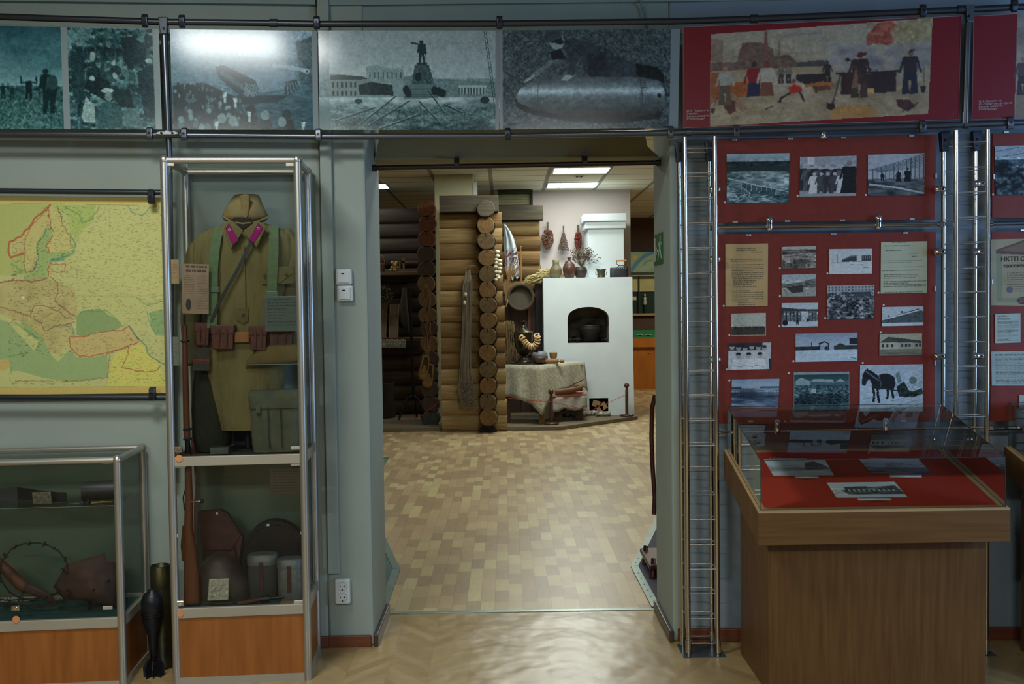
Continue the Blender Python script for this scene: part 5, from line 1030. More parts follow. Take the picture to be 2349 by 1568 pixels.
flat([(457, 620), (505, 621), (505, 650), (486, 657), (458, 640)], .098, .004, PK, 'pocket_flap', k, .002)
MB().tube([TP(559, 560, .092), TP(562, 640, .088), TP(563, 720, .088)], .0025, n=6).build('placket_seam', COLr, tun)
flat([(540, 708), (570, 706), (570, 735), (558, 742), (541, 733)], .092, .003, PK, 'placket_tab', tun, .001)
BTN = mat('button_dark', (44, 36, 26), .35)
for x, y in ((608, 632), (622, 630), (657, 630), (558, 722)): c0 = TP(x, y, .087); MB().cyl(c0, c0-LV*.004, .006, n=14).build('button', BTN, tun)
MB().cyl(TP(568, 980, .2)*1, V((TP(568, 980, .2).x, TP(568, 980, .2).y, ZM[1]+.002)), .012, n=12).build('stand_pole', BLACK, tun)
c0 = TP(568, 980, .2); MB().cyl((c0.x, c0.y, ZM[1]-.003), (c0.x, c0.y, ZM[1]+.006), .07, n=24).build('stand_foot', BLACK, tun)
cap = thing('forage_cap', 'khaki folded army forage cap resting on top of the tunic collar', 'cap', TP(564, 512, .2))
MB().loft([sec(563, 514, 24, .05, .2), sec(563, 506, 47, .075, .2), sec(563, 497, 54, .085, .2), sec(562, 482, 47, .075, .2), sec(563, 464, 38, .05, .2), sec(565, 452, 32, .032, .2), sec(566, 447, 28, .018, .2), sec(566, 445, 18, .008, .2)], LU, LV, 36, 2.2, wob=.02).build('crown', KH2, cap)
MB().tube([TP(x, y, d) for x, y, d in ((512, 497, .15), (530, 508, .112), (556, 513, .105), (588, 509, .112), (615, 498, .15))], .005, n=8).build('fold_edge', KH2, cap)
flat([(552, 449), (566, 445), (575, 450), (572, 494), (565, 505), (556, 494)], .135, .02, KH2, 'front_crease', cap, .006)
def strap(name, pts, w, m, label, cat, th=.003, par=None):
    mb = MB(); P = [TP(*p) for p in pts]; vs = []
    for i, p in enumerate(P):
        dd = (P[min(i+1, len(P)-1)]-P[max(i-1, 0)]).normalized(); sd = dd.cross(LV).normalized(); 
        vs += [p-sd*w/2, p+sd*w/2, p+sd*w/2-LV*th, p-sd*w/2-LV*th]
    fs = [(4*i+a, 4*i+(a+1) % 4, 4*i+4+(a+1) % 4, 4*i+4+a) for i in range(len(P)-1) for a in range(4)]+[(3, 2, 1, 0), tuple(4*(len(P)-1)+a for a in range(4))]
    mb.add(vs, fs); o = mb.build(name, m, par); 
    if par is None: tag(o, label, cat)
    return o
ws = thing('webbing_straps', 'pair of green webbing shoulder straps over the khaki tunic', 'straps', TP(560, 680, .08))
for pts in ([(506, 520, .15), (497, 545, .095), (492, 580, .088), (489, 620, .082), (489, 665, .078), (488, 720, .075), (486, 752, .07)], [(628, 517, .15), (628, 545, .095), (628, 580, .088), (626, 620, .08), (624, 660, .076), (623, 675, .075)]):
    strap('strap', pts, .041, WEB, '', '', par=ws)
for x, y in ((489, 664), (624, 674)): MB().obox(TP(x, y, .071), LU, LV, ZUP, .05, .004, .024).build('buckle', mat('buckle_green', (88, 112, 92), .4, .4), ws, bevel=.002)
strap('shoulder_strap', [(577, 552, .08), (560, 588, .076), (543, 622, .072), (520, 662, .07), (500, 700, .07), (482, 745, .072)], .014, STRAPB, 'dark narrow leather strap running diagonally across the tunic', 'strap')
LEA = mat('brown_leather', (92, 46, 28), .45, c2=(70, 34, 22), sc=(25, 25, 25), bump=.001, bsc=(60, 60, 60)); BUCK = mat('tan_buckle', (150, 96, 44), .5, c2=(120, 74, 34), sc=(30, 30, 30))
bt = thing('leather_belt', 'brown leather belt around the tunic with a tan buckle', 'belt', TP(562, 780, .1))
MB().tube([TP(x, 774, d) for x, d in ((470, .2), (478, .125), (510, .09), (562, .078), (615, .09), (645, .125), (652, .2))], .011, n=8).build('band', LEA, bt)
MB().obox(TP(555, 773, .07), LU, LV, ZUP, .062, .008, .046).build('buckle', BUCK, bt, bevel=.003)
def pouch(x0, y0, x1, y1, d, label, tilt=0):
    t = thing('ammo_pouch', label, 'pouch', TP((x0+x1)/2, y1, d), 'leather ammunition pouches on the belt')
    a, b, c_, e = TP(x0, y0, d), TP(x1, y0+tilt, d), TP(x1-2, y1, d), TP(x0+4, y1, d)
    MB().prism([a, b, c_, e], LV*.045).build('body', LEA, t, bevel=.004)
    f = [TP(x0-2, y0-3, d-.004), TP(x1+2, y0-3+tilt, d-.004), TP(x1+1, y0+(y1-y0)*.34, d-.004), TP(x0, y0+(y1-y0)*.36, d-.004)]
    MB().prism(f, LV*.052).build('flap', LEA, t, bevel=.004)
    for k in (.35, .68): MB().prism([TP(x0+(x1-x0)*k-3, y0+6, d-.007), TP(x0+(x1-x0)*k+3, y0+6, d-.007), TP(x0+(x1-x0)*k+2.5, y1-6, d-.003), TP(x0+(x1-x0)*k-2.5, y1-6, d-.003)], -LV*.003).build('closing_strap', LEA, t)
pouch(446, 742, 480, 792, .085, 'brown leather ammo pouch, leftmost on the belt'); pouch(483, 748, 536, 801, .055, 'brown leather ammo pouch just left of the buckle')
pouch(571, 751, 612, 803, .055, 'brown leather ammo pouch just right of the buckle'); pouch(615, 744, 672, 796, .075, 'dark brown leather ammo pouch, rightmost on the belt', -2)
# folded cloth, bag, dark coat
CAN = mat('grey_green_canvas', (98, 100, 80), .9, spec=.1, c2=(80, 84, 68), sc=(12, 12, 12), bump=.012, bsc=(14, 14, 14))
o = MB().loft([(TP(568, 835, .12), .02, .05), (TP(600, 818, .12), .048, .06), (TP(640, 812, .12), .052, .06), (TP(690, 806, .12), .045, .05)], ZUP, LV, 24, 3.2).build('folded_cap_cover', mat('folded_khaki', (112, 96, 60), .9, spec=.1, amt=.15), sub=0); tag(o, 'folded khaki cloth lying on the glass shelf below the right pouch', 'cloth')
bag = thing('canvas_bag', 'grey green canvas shoulder bag standing at lower right of the tall showcase', 'bag', TP(632, 1036, .12))
MB().loft([(V((0, 0, ZM[1]+.001))+TP(638, 1036, .10).xy.to_3d(), .105, .045), (TP(636, 1000, .10), .107, .052), (TP(634, 950, .10), .108, .054), (TP(634, 910, .10), .108, .048), (TP(633, 897, .10), .104, .03)], LU, LV, 32, 4.5, wob=.01).build('body', CAN, bag)
MB().loft([(TP(634, 934, .09), .112, .05), (TP(633, 915, .09), .113, .054), (TP(632, 900, .092), .113, .05), (TP(632, 893, .095), .108, .03)], LU, LV, 32, 4.5, wob=.012).build('flap', CAN, bag)
for x in (614, 643): MB().tube([TP(x, 934, .036), TP(x+2, 985, .034), TP(x+4, 1028, .04)], .0022, n=6).build('seam_strap', mat('strap_dark_green', (50, 54, 44), .8), bag)
k = MB().obox(TP(592, 940, .035), LU, LV, ZUP, .02, .006, .036).build('closing_tab', CAN, bag, bevel=.002); q = TP(592, 949, .031); MB().torus(q, LV, .006, .002, 14, 6).build('button', mat('button_green', (60, 62, 48), .4), k)
DK = mat('dark_coat', (52, 52, 40), .95, spec=.1, c2=(34, 36, 30), sc=(10, 10, 6), bump=.03, bsc=(12, 12, 6))
b0 = TP(490, 1036, .2); b0.z = ZM[1]+.001
o = MB().loft([(b0, .075, .09), (TP(488, 1000, .2), .085, .1), (TP(482, 940, .2), .078, .095), (TP(476, 880, .2), .065, .08), (TP(470, 850, .2), .04, .05)], LU, LV, 30, 2.2, wob=.06).build('rolled_coat', DK); tag(o, 'dark green rolled greatcoat behind the rifle in the tall showcase', 'coat')
# rifle
WD = mat('rifle_wood', (104, 56, 28), .4, c2=(82, 42, 22), sc=(40, 40, 3)); STL = mat('blued_steel', (44, 44, 48), .35, .8)
rf = thing('rifle', 'old bolt-action rifle standing upright at the left of the tall showcase', 'rifle', TP(438, 1388, .08))
ZB = ZM[0]-.0
Q = lambda x, y: TP(x, y, .07)
MB().tube([Q(423, 746), Q(425, 860), Q(428, 980), Q(429.5, 1002)], [.0105, .0125, .014, .0145], n=16).build('fore_stock', WD, rf)
MB().tube([Q(429, 1000), Q(431, 1030), Q(433, 1120)], [.010, .0125, .0135], n=14).build('receiver', STL, rf)
MB().tube([Q(422.6, 722), Q(423, 748)], .005, n=10).build('barrel', STL, rf)
MB().loft([(Q(431, 1040), .013, .015), (Q(433, 1130), .016, .018), (Q(433, 1170), .017, .019), (Q(432, 1215), .018, .02), (Q(436, 1250), .023, .022), (Q(439, 1310), .031, .022), (Q(441, 1382), .035, .022)], LU, LV, 24, 2.6).build('butt_stock', WD, rf)
MB().loft([(Q(424, 1205), .010, .012), (Q(422, 1250), .014, .012), (Q(424, 1285), .010, .012)], LU, LV, 16, 2.4).build('pistol_grip', WD, rf)
for y in (782, 984, 1006): MB().obox(Q(423.5+(y-746)*.027, y), LU, LV, ZUP, .032, .034, .01).build('barrel_band', STL, rf, bevel=.003)
k = MB().tube([TP(436, 1150, .06), TP(452, 1149, .055), TP(459, 1149, .055)], .004, n=8).build('bolt_handle', CHROME2, rf); MB().ell(TP(463, 1149, .055), .0095).build('bolt_knob', STL, k)
MB().tube([Q(428, 1112), TP(420, 1140, .065), TP(423, 1168, .065), Q(430, 1176)], .003, n=6).build('trigger_guard', STL, rf)
MB().tube([Q(440, 1010), TP(447, 1060, .08), TP(449, 1120, .08), TP(446, 1230, .08), TP(441, 1300, .08)], .005, n=6).build('sling', LEA, rf)
# printed matter inside the tall showcase
def tcard(name, cor, d, cv, label, cat='paper', group=None):
    o = print_mesh(name, [TP(*q, d) for q in cor], cv, PAPER, th=.001); return tag(o, label, cat, group)
c = blank(80, 110, (150, 128, 104)); c.grain(10, 20, None, 2); c.text(14, 4, 92, 8, 2, (60, 40, 40), 4.5, .8, 3); c.text(6, 24, 46, 3.4, 12, (90, 74, 62), 1.6, .6, 4); c.text(54, 24, 96, 3.4, 20, (90, 74, 62), 1.6, .6, 5); c.ell(24, 82, 10, 12, (60, 54, 48)); tcard('newspaper_reflection', [(418, 604), (479, 606), (479, 720), (418, 718)], .045, c, 'glass reflection of a printed page, modelled as a sheet before the left sleeve')  # sheet stands in for a reflection in the showcase glass
c = blank(34, 60, (176, 148, 108)); c.text(10, 18, 90, 7, 9, (110, 90, 66), 3, .6, 2); tcard('paper_slip', [(386, 595), (410, 595), (411, 650), (387, 650)], .30, c, 'small yellowish paper slip at the upper left inside the tall showcase')
c = blank(30, 60, (120, 124, 108)); c.text(20, 10, 80, 14, 5, (80, 84, 72), 4, .5, 2); tcard('paper_slip', [(391, 772), (410, 772), (411, 838), (393, 838)], .28, c, 'pale narrow card beside the rifle in the tall showcase')
c = blank(40, 60, (54, 50, 42)); c.rect(0, 48, 100, 58, (120, 50, 30)); c.rect(0, 62, 100, 64, (110, 46, 30)); c.grain(14, 10, None, 3); tcard('booklet', [(443, 797), (480, 797), (480, 850), (443, 850)], .085, c, 'dark booklet with red stripe below the leftmost pouch', 'book')
c = blank(100, 90, (84, 96, 88)); c.text(8, 8, 92, 9, 9, (40, 46, 42), 3, .7, 6); c.rect(0, 0, 100, 2, (130, 140, 130)); o = tcard('caption_card', [(607, 680), (687, 678), (688, 759), (608, 760)], .02, c, 'dark transparent caption card in front of the right pouches', 'card')
c = blank(90, 80, (70, 62, 50)); c.text(10, 8, 92, 11, 8, (34, 30, 26), 4, .6, 7); tcard('caption_card', [(619, 1075), (687, 1074), (688, 1132), (620, 1133)], .02, c, 'brownish caption card hanging in the lower half of the tall showcase', 'card')
TIN = mat('grey_tin', (92, 102, 98), .4, .5, c2=(70, 78, 74), sc=(30, 30, 30))
tn = thing('tin_box', 'small grey tin box at the bottom left of the upper showcase', 'box', C(sOf(488, 1036), .06, ZM[1]))
s0 = sOf(478, 1036); lab_box(MB(), s0, s0+.078, .03, .09, ZM[1]+.0005, ZM[1]+.026).build('body', TIN, tn, bevel=.003); lab_box(MB(), s0-.001, s0+.079, .029, .091, ZM[1]+.024, ZM[1]+.031).build('lid', TIN, tn, bevel=.002)
s0 = sOf(463, 1036); o = lab_box(MB(), s0, s0+.05, .12, .18, ZM[1]+.0005, ZM[1]+.034).build('tin_box', TIN, bevel=.003); tag(o, 'darker tin box behind the small grey tin box', 'box')
s0 = sOf(505, 1036); o = lab_box(MB(), s0, s0+.16, .31, .335, ZM[1]+.0005, ZM[1]+.10).build('book', mat('dark_book', (44, 36, 34), .7), bevel=.002); tag(o, 'dark upright book behind the tunic hem in the showcase', 'book')
bc = C(sOf(682, 1030), .10, ZM[1]+.001); BRS = mat('old_brass', (120, 96, 44), .4, .7, c2=(92, 74, 36), sc=(30, 30, 30))
o = MB().lathe(bc+LU*.0, [(0, 0), (.024, 0), (.024, .07), (.021, .075), (.021, .12), (.018, .125), (.018, .165), (0, .165)], n=20).build('shell_case', BRS); tag(o, 'brass stepped shell case at the right inside the tall showcase', 'shell case')
# lower compartment
ZF = .319+.0008
def base_at(px, d, z=ZF): p = TP(px, 1300, d); p.z = z; return p
LEA2 = mat('dark_red_leather', (70, 34, 26), .5, c2=(52, 26, 22), sc=(25, 25, 25)); 
mbag = thing('map_case', 'dark reddish leather case leaning in the lower showcase beside the rifle', 'case', base_at(490, .25))
P = [(455, 1174), (505, 1171), (520, 1178), (556, 1232), (548, 1290), (560, 1365), (470, 1372), (456, 1300)]
MB().prism([TP(x, y, .23) for x, y in P[:-2]]+[base_at(565, .23), base_at(470, .23)], LV*.05).build('body', LEA2, mbag, bevel=.006)
MB().prism([TP(x, y, .223) for x, y in ((453, 1172), (506, 1169), (552, 1228), (530, 1262), (466, 1262))], LV*.008).build('flap', LEA2, mbag, bevel=.003)
q = TP(497.5, 1177, .221); MB().obox(q, LU, LV, ZUP, .009, .001, .009).build('number_tag', WHITEM, mbag)
o = thing('drum_magazine', 'large dark round metal drum standing behind the flasks in the lower showcase', 'drum', base_at(628, .28))
cc = TP(629, 1262, .27); MB().cyl(cc, cc+LV*.06, .137, n=48).build('body', mat('dark_metal', (40, 36, 34), .5, .5, amt=.15), o, bevel=.006); MB().torus(cc-LV*.001, LV, .12, .004, 40, 6).build('rim', mat('dark_rim', (52, 46, 42), .5, .5), o)
MB().obox(TP(615, 1203.5, .262), LU, LV, ZUP, .012, .001, .009).build('number_tag', WHITEM, o); mb = lab_box(MB(), sOf(600, 1300)-.0, sOf(655, 1300), .28, .32, ZF, ZF+.04); mb.build('stand', BLACK, o)
def can(px, d, w, dep, h, m, label, name='mess_tin', cap=True):
    b_ = base_at(px, d); t = thing(name, label, 'flask', b_)
    MB().loft([(b_, w*.84, dep*.8), (b_+ZUP*.012, w*.97, dep), (b_+ZUP*h*.8, w, dep), (b_+ZUP*h*.96, w*.96, dep*.96), (b_+ZUP*h, w*.8, dep*.7)], LU, LV, 30, 2.8).build('body', m, t)
    MB().loft([(b_+ZUP*h*.86, w*1.03, dep*1.04), (b_+ZUP*h*1.08, w*1.02, dep*1.03), (b_+ZUP*h*1.12, w*.9, dep*.85)], LU, LV, 30, 2.8).build('cover', m if not cap else mat('can_cover', (96, 100, 94), .5, .3), t)
    MB().obox(b_-LV*(dep+.003)+ZUP*h*.6, LU, LV, ZUP, .018, .004, h*.7).build('strap', LEA2, t)
    return t
can(603, .17, .066, .045, .175, mat('dark_canvas_flask', (62, 62, 58), .8, amt=.15), 'dark canvas-covered flask standing before the round drum')
can(666, .12, .056, .042, .165, mat('grey_enamel', (112, 114, 108), .45, .3, c2=(92, 94, 90), sc=(40, 40, 40)), 'grey metal mess tin with handle at the right of the lower showcase')
HEL = mat('helmet_steel', (70, 60, 50), .5, .3, c2=(50, 42, 36), sc=(14, 14, 14), bump=.002, bsc=(30, 30, 30))
hb = base_at(512, .16); o = thing('steel_helmet', 'dark brown steel helmet on edge between rifle and flask in the showcase', 'helmet', hb)
MB().loft([(hb, .118, .09), (hb+ZUP*.03, .125, .095), (hb+ZUP*.09-LU*.004, .112, .09), (hb+ZUP*.15-LU*.012, .085, .075), (hb+ZUP*.19-LU*.02, .05, .045), (hb+ZUP*.205-LU*.022, .012, .01)], LU, LV, 36, 2.2, wob=.012).build('shell', HEL, o)
MB().tube([hb+LU*.125*math.cos(a)+LV*.095*math.sin(a)+ZUP*.006 for a in [k*math.pi/12 for k in range(25)]], .004, n=6).build('rim', HEL, o)
cgp = base_at(503, .035); cg = thing('cigarette_case', 'engraved silver case standing upright at the front of the lower showcase', 'case', cgp)
SIL = mat('engraved_silver', (178, 176, 156), .35, .6, c2=(132, 130, 112), sc=(90, 90, 90), bump=.0012, bsc=(70, 70, 70))
MB().prism([TP(475, 1378, .04), TP(524, 1376, .04), TP(526, 1326, .055), TP(479, 1328, .055)], LV*.012).build('body', SIL, cg, bevel=.003); mb = MB()
for a in ([(484, 1360), (492, 1350), (505, 1344), (517, 1340)], [(490, 1356), (500, 1352), (512, 1347)], [(494, 1346), (508, 1348)], [(484, 1370), (492, 1365), (500, 1370), (508, 1364), (518, 1368)]): mb.tube([TP(x, y, .04+(1378-y)*.0003-.0015) for x, y in a], .0018, n=5)
mb.build('engraving', SIL, cg)
rv = thing('revolver', 'dark old revolver lying at the front of the lower showcase', 'revolver', base_at(600, .06, ZF))
G = lambda x, d, h=.012: (lambda p: V((p.x, p.y, ZF+h)))(TP(x, 1375, d))
MB().tube([G(614, .075, .018), G(650, .085, .02), G(682, .095, .02)], .0075, n=10).build('barrel', STL, rv); MB().cyl(G(597, .07, .018), G(617, .076, .018), .0155, n=14).build('cylinder', STL, rv)
MB().tube([G(598, .07, .018), G(580, .058, .016), G(560, .04, .014), G(545, .035, .013)], [.012, .011, .0125, .012], n=10).build('grip', LEA2, rv); MB().torus(G(596, .045, .012), ZUP, .013, .0022, 14, 5).build('trigger_guard', STL, rv)
o = MB().prism([G(640, .03, .0005), G(697, .03, .0005), G(704, .16, .0005), G(650, .16, .0005)], ZUP*.003).build('old_document', mat('tan_paper', (138, 112, 74), .8, amt=.15)); tag(o, 'tan paper lying under the revolver muzzle in the lower showcase', 'paper')
o = MB().prism([G(650, .25, .0005), G(690, .25, .0005), G(700, .33, .0005), G(560, .33, .0005), G(566, .25, .0005)], ZUP*.012).build('wooden_board', mat('board_tan', (120, 84, 52), .7, amt=.15)); tag(o, 'tan wooden board lying beneath the drum in the lower showcase', 'board')
# ------------------------------------------------------------ low showcase contents
def LB(px, py, d, z): p = TP(px, py, d); p.z = z; return p
ZS = .7805
BLT = mat('black_leather', (24, 24, 28), .5, amt=.1)
bb = thing('black_belt', 'black leather belt with metal buckle lying curled on the glass shelf', 'belt', LB(70, 1140, .12, ZS))
ctr = [(-30, .10), (0, .20), (40, .22), (90, .15), (130, .12), (152, .115)]
mb = MB(); top = [LB(x, 1140, d, ZS+.05+.006*math.sin(i)) for i, (x, d) in enumerate(ctr)]; bot = [LB(x, 1140, d, ZS+.001) for x, d in ctr]
n = len(ctr); vs = top+bot+[p+LV*.004 for p in top]+[p+LV*.004 for p in bot]
mb.add(vs, [(i, i+1, n+i+1, n+i) for i in range(n-1)]+[(2*n+i, 3*n+i, 3*n+i+1, 2*n+i+1) for i in range(n-1)]+[(i, 2*n+i, 2*n+i+1, i+1) for i in range(n-1)]+[(n+i, n+i+1, 3*n+i+1, 3*n+i) for i in range(n-1)]); mb.build('band', BLT, bb)
MB().obox(LB(96, 1135, .075, ZS+.03), LU, (LV*.97+ZUP*.2).normalized(), (ZUP*.97-LV*.2).normalized(), .078, .005, .055).build('buckle', mat('stamped_metal', (150, 148, 132), .4, .6, c2=(84, 82, 70), sc=(60, 60, 60), bump=.001, bsc=(60, 60, 60)), bb, bevel=.003)
o = MB().cyl(LB(188, 1110, .13, ZS+.043), LB(275, 1110, .16, ZS+.043), .042, n=28).build('round_case', BLT, bevel=.004); tag(o, 'black cylindrical case on the shelf at the right of the low showcase', 'case')
o = thing('field_spoon', 'pale metal spoon lying on the glass shelf left of the black case', 'spoon', LB(180, 1140, .06, ZS)); MB().ell(LB(172, 1140, .06, ZS+.006), (.032, .016, .005)).build('bowl', TIN, o); MB().tube([LB(186, 1140, .065, ZS+.007), LB(215, 1140, .075, ZS+.006), LB(240, 1140, .08, ZS+.004)], .003, n=6).build('handle', TIN, o)
o = MB().torus(LB(200, 1135, .035, ZS+.014), LV, .009, .0045, 18, 8).build('metal_ring', STL); tag(o, 'small dark metal ring standing on the glass shelf', 'ring')
o = MB().tube([LB(208, 1140, .04, ZS+.007), LB(232, 1140, .05, ZS+.009), LB(258, 1140, .055, ZS+.007)], [.004, .0065, .003], n=10).build('knife_handle', BRS); tag(o, 'brownish knife handle lying beside the small dark ring', 'knife')
ZL = .2915
RUST = mat('rusted_steel', (82, 60, 52), .75, .1, c2=(56, 40, 36), sc=(12, 12, 12), bump=.002, bsc=(30, 30, 30))
o = thing('armour_plate', 'rusty dented steel plate with bullet holes in the low showcase', 'armour plate', LB(205, 1380, .16, ZL))
P = [(122, 1345), (138, 1318), (150, 1296), (164, 1290), (239, 1269), (243, 1288), (263, 1291), (268, 1330), (266, 1392), (242, 1388), (205, 1378), (146, 1374)]
mb = MB(); d0 = .15; F_ = [TP(x, y, d0-.05*math.sin(math.pi*(x-120)/150)) for x, y in P]; cen = TP(205, 1335, d0-.09)
n = len(P); vs = []; fs = []; flat_c = sum(F_, V((0, 0, 0)))/n
for th_ in (0, .012):
    b_ = len(vs); K = 6
    for k in range(K):
        f = k/K
        for q in F_: vs.append(q+(flat_c-q)*f+(cen-flat_c)*(1-(1-f)**2)+LV*th_)
    vs.append(cen+LV*th_)
    for k in range(K-1): fs += [(b_+k*n+i, b_+k*n+(i+1) % n, b_+(k+1)*n+(i+1) % n, b_+(k+1)*n+i) for i in range(n)]
    fs += [(b_+(K-1)*n+i, b_+(K-1)*n+(i+1) % n, b_+K*n) for i in range(n)]
L_ = 6*n+1; fs += [(i, L_+i, L_+(i+1) % n, (i+1) % n) for i in range(n)]
mb.add(vs, fs, True); mb.build('plate', RUST, o)
for x, y in ((214, 1353), (247, 1334)): q = TP(x, y, .06 if x < 230 else .085); MB().cyl(q-LV*.004, q+LV*.02, .0045, n=10).build('hole', BLACK, o)
MB().tube([TP(160, 1312, .125), TP(200, 1303, .095), TP(243, 1290, .115)], .003, n=6).build('fold_ridge', RUST, o)
MB().cyl(LB(205, 1380, .17, ZL), TP(205, 1350, .15), .01).build('support', BLACK, o)
sh = thing('trench_shovel', 'brown wooden-handled trench tool lying inside the barbed wire', 'tool', LB(70, 1370, .15, ZL)); WD2 = mat('old_wood_brown', (96, 56, 36), .6, c2=(76, 44, 28), sc=(20, 20, 20))
MB().tube([TP(-10, 1285, .2), TP(20, 1312, .19), TP(48, 1340, .17), TP(62, 1350, .16)], [.022, .024, .025, .024], n=14).build('handle', WD2, sh); MB().loft([(TP(60, 1350, .16), .026, .022), (TP(80, 1355, .15), .045, .016), (TP(104, 1366, .14), .046, .012), (TP(122, 1372, .13), .02, .008)], (ZUP*.8-LU*.6).normalized(), LV, 20, 2.4).build('blade', RUST, sh)
WIRE = mat('barbed_wire', (46, 38, 34), .7, .3); bw = thing('barbed_wire_coil', 'coil of rusty barbed wire in the low showcase', 'barbed wire', LB(70, 1380, .1, ZL))
def wire(cx, cy, rx_, ry_, dd, a0, a1, n=44):
    pts = []
    for k in range(n+1):
        a = a0+(a1-a0)*k/n; p = TP(cx+rx_*math.cos(a)+rnd.uniform(-1.5, 1.5), cy+ry_*math.sin(a)+rnd.uniform(-1.5, 1.5), dd+.03*math.sin(a*1.5))
        p.z = max(p.z, ZL+.004); pts.append(p)
    return pts
mb = MB(); bp = []
for args in ((78, 1310, 78, 66, .10, 0, 2*math.pi), (58, 1360, 100, 32, .07, -.3, 3.6), (40, 1330, 120, 46, .13, -.6, 2.6)): 
    w = wire(*args); mb.tube(w, .0034, n=5); bp.append(w)
mb.build('wire', WIRE, bw); mb = MB()
for w in bp:
    for k in range(2, len(w)-2, 3):
        for q in range(3):
            e = V((rnd.uniform(-1, 1), rnd.uniform(-1, 1), rnd.uniform(-1, 1))).normalized()*.015; a = w[k]-e; b = w[k]+e; a.z = max(a.z, ZL+.003); b.z = max(b.z, ZL+.003); mb.tube([a, b], .0018, n=4)
o = mb.build('barbs', WIRE, bw); o['kind'] = 'stuff'
# shells standing between the showcases
def FB(px, d, z=0): p = TP(px, 1480, d); p.z = z; return p
CI = mat('cast_iron_shell', (44, 44, 50), .4, .5, c2=(30, 30, 34), sc=(20, 20, 20)); 
mo = FB(352, .12); t = thing('mortar_shell', 'dark iron mortar shell with tail fins standing between the showcases', 'shell', mo)
MB().lathe(mo, [(0, .07), (.016, .07), (.018, .13), (.022, .18), (.040, .235), (.047, .28), (.0475, .33), (.044, .35), (.034, .368), (.02, .375), (.019, .385), (0, .385)], n=28).build('body', CI, t)
for k in range(4): MB().lathe(mo, [(.0475, .272+k*.009), (.0492, .274+k*.009), (.0475, .277+k*.009)], n=28).build('groove_ring', CI, t)
for k in range(8):
    a = k*math.pi/4+.2; e = V((math.cos(a), math.sin(a), 0)); MB().prism([mo+e*.012+ZUP*.0, mo+e*.044+ZUP*.0, mo+e*.046+ZUP*.045, mo+e*.03+ZUP*.075, mo+e*.014+ZUP*.085], V((-e.y, e.x, 0))*.003).build('fin', CI, t)
MB().cyl(mo+ZUP*.002, mo+ZUP*.075, .014).build('tail_tube', CI, t)
s2 = FB(372, .25); t = thing('shell_case', 'tall dark brass shell case with an open mouth behind the mortar shell', 'shell case', s2); DB = mat('dark_brass', (86, 80, 46), .38, .7, c2=(44, 42, 34), sc=(9, 9, 9))
MB().lathe(s2, [(0, .002), (.062, .002), (.062, .012), (.055, .02), (.052, .30), (.045, .34), (.042, .36), (.043, .455), (.041, .458), (.039, .455), (.038, .35), (.02, .34)], n=36).build('case', DB, t)
MB().torus(s2+ZUP*.457, ZUP, .041, .002, 30, 6).build('mouth_rim', DB, t)
# ------------------------------------------------------------ wall map with rails
cv = Cv(330, 400, (0, 325, 930, 1422), (194, 192, 124)); sea = (146, 170, 112); land = (190, 190, 122)
cv.grain(10, 160, None, 2, 3); cv.put((cv.Y > 372) & (cv.Y < 1380), land); cv.put((cv.X < 280) & (cv.Y > 372) & (cv.Y < 760), (176, 182, 106)); cv.rect(0, 325, 930, 370, (206, 188, 110)); cv.rect(0, 1382, 930, 1422, (200, 176, 100))
cv.poly([(280, 372), (560, 372), (520, 480), (470, 500), (440, 560), (400, 520), (380, 430), (330, 400)], (172, 188, 104)); cv.poly([(540, 372), (925, 372), (925, 900), (760, 880), (600, 800), (430, 700), (440, 560), (520, 470)], (194, 194, 124))
cv.poly([(200, 440), (290, 385), (300, 480), (265, 500), (210, 590), (215, 700), (170, 745), (145, 690), (150, 620), (80, 670), (62, 640), (65, 580), (120, 545), (175, 500)], (194, 184, 116))
cv.poly([(300, 400), (340, 410), (360, 500), (400, 560), (385, 630), (290, 640), (270, 600), (310, 520)], (196, 188, 118)); cv.poly([(262, 500), (300, 500), (305, 520), (268, 590), (280, 640), (390, 625), (400, 650), (360, 680), (280, 690), (270, 770), (180, 800), (140, 770), (190, 740), (215, 690), (220, 590)], (156, 176, 108))
cv.poly([(0, 800), (90, 785), (270, 775), (330, 810), (420, 830), (440, 980), (400, 1020), (410, 1090), (330, 1200), (280, 1180), (200, 1080), (130, 1020), (60, 1000), (0, 960)], (178, 160, 104), .6); cv.grain(16, 60, cv.pmask([(0, 800), (420, 800), (440, 1090), (300, 1200), (0, 960)]), 5)
cv.poly([(430, 1010), (455, 960), (560, 945), (600, 975), (660, 1010), (685, 1040), (640, 1072), (545, 1075), (480, 1102), (430, 1092)], (138, 160, 104))
cv.poly([(0, 1000), (60, 1020), (130, 1100), (200, 1180), (240, 1090), (290, 1200), (330, 1240), (400, 1170), (430, 1215), (500, 1220), (600, 1200), (605, 1330), (500, 1345), (380, 1350), (250, 1330), (120, 1290), (70, 1290), (60, 1220), (0, 1230)], (142, 168, 112), .85); cv.poly([(120, 1000), (170, 1040), (250, 1110), (215, 1120), (150, 1070)], (146, 170, 108))
cv.poly([(395, 1100), (480, 1105), (560, 1075), (680, 1065), (730, 1060), (770, 1130), (600, 1195), (500, 1215), (430, 1205), (395, 1150)], (198, 170, 110), .7); cv.poly([(0, 1240), (60, 1215), (70, 1270), (30, 1290), (0, 1280)], (196, 170, 100))
cv.poly([(830, 970), (900, 950), (925, 960), (925, 1100), (870, 1095), (840, 1040)], (140, 168, 110)); cv.poly([(640, 1200), (780, 1140), (870, 1240), (900, 1300), (925, 1380), (600, 1380), (610, 1300)], (206, 200, 104))
red = (170, 84, 58); grn = (96, 140, 84); blu = (92, 140, 120); brn = (140, 84, 70)
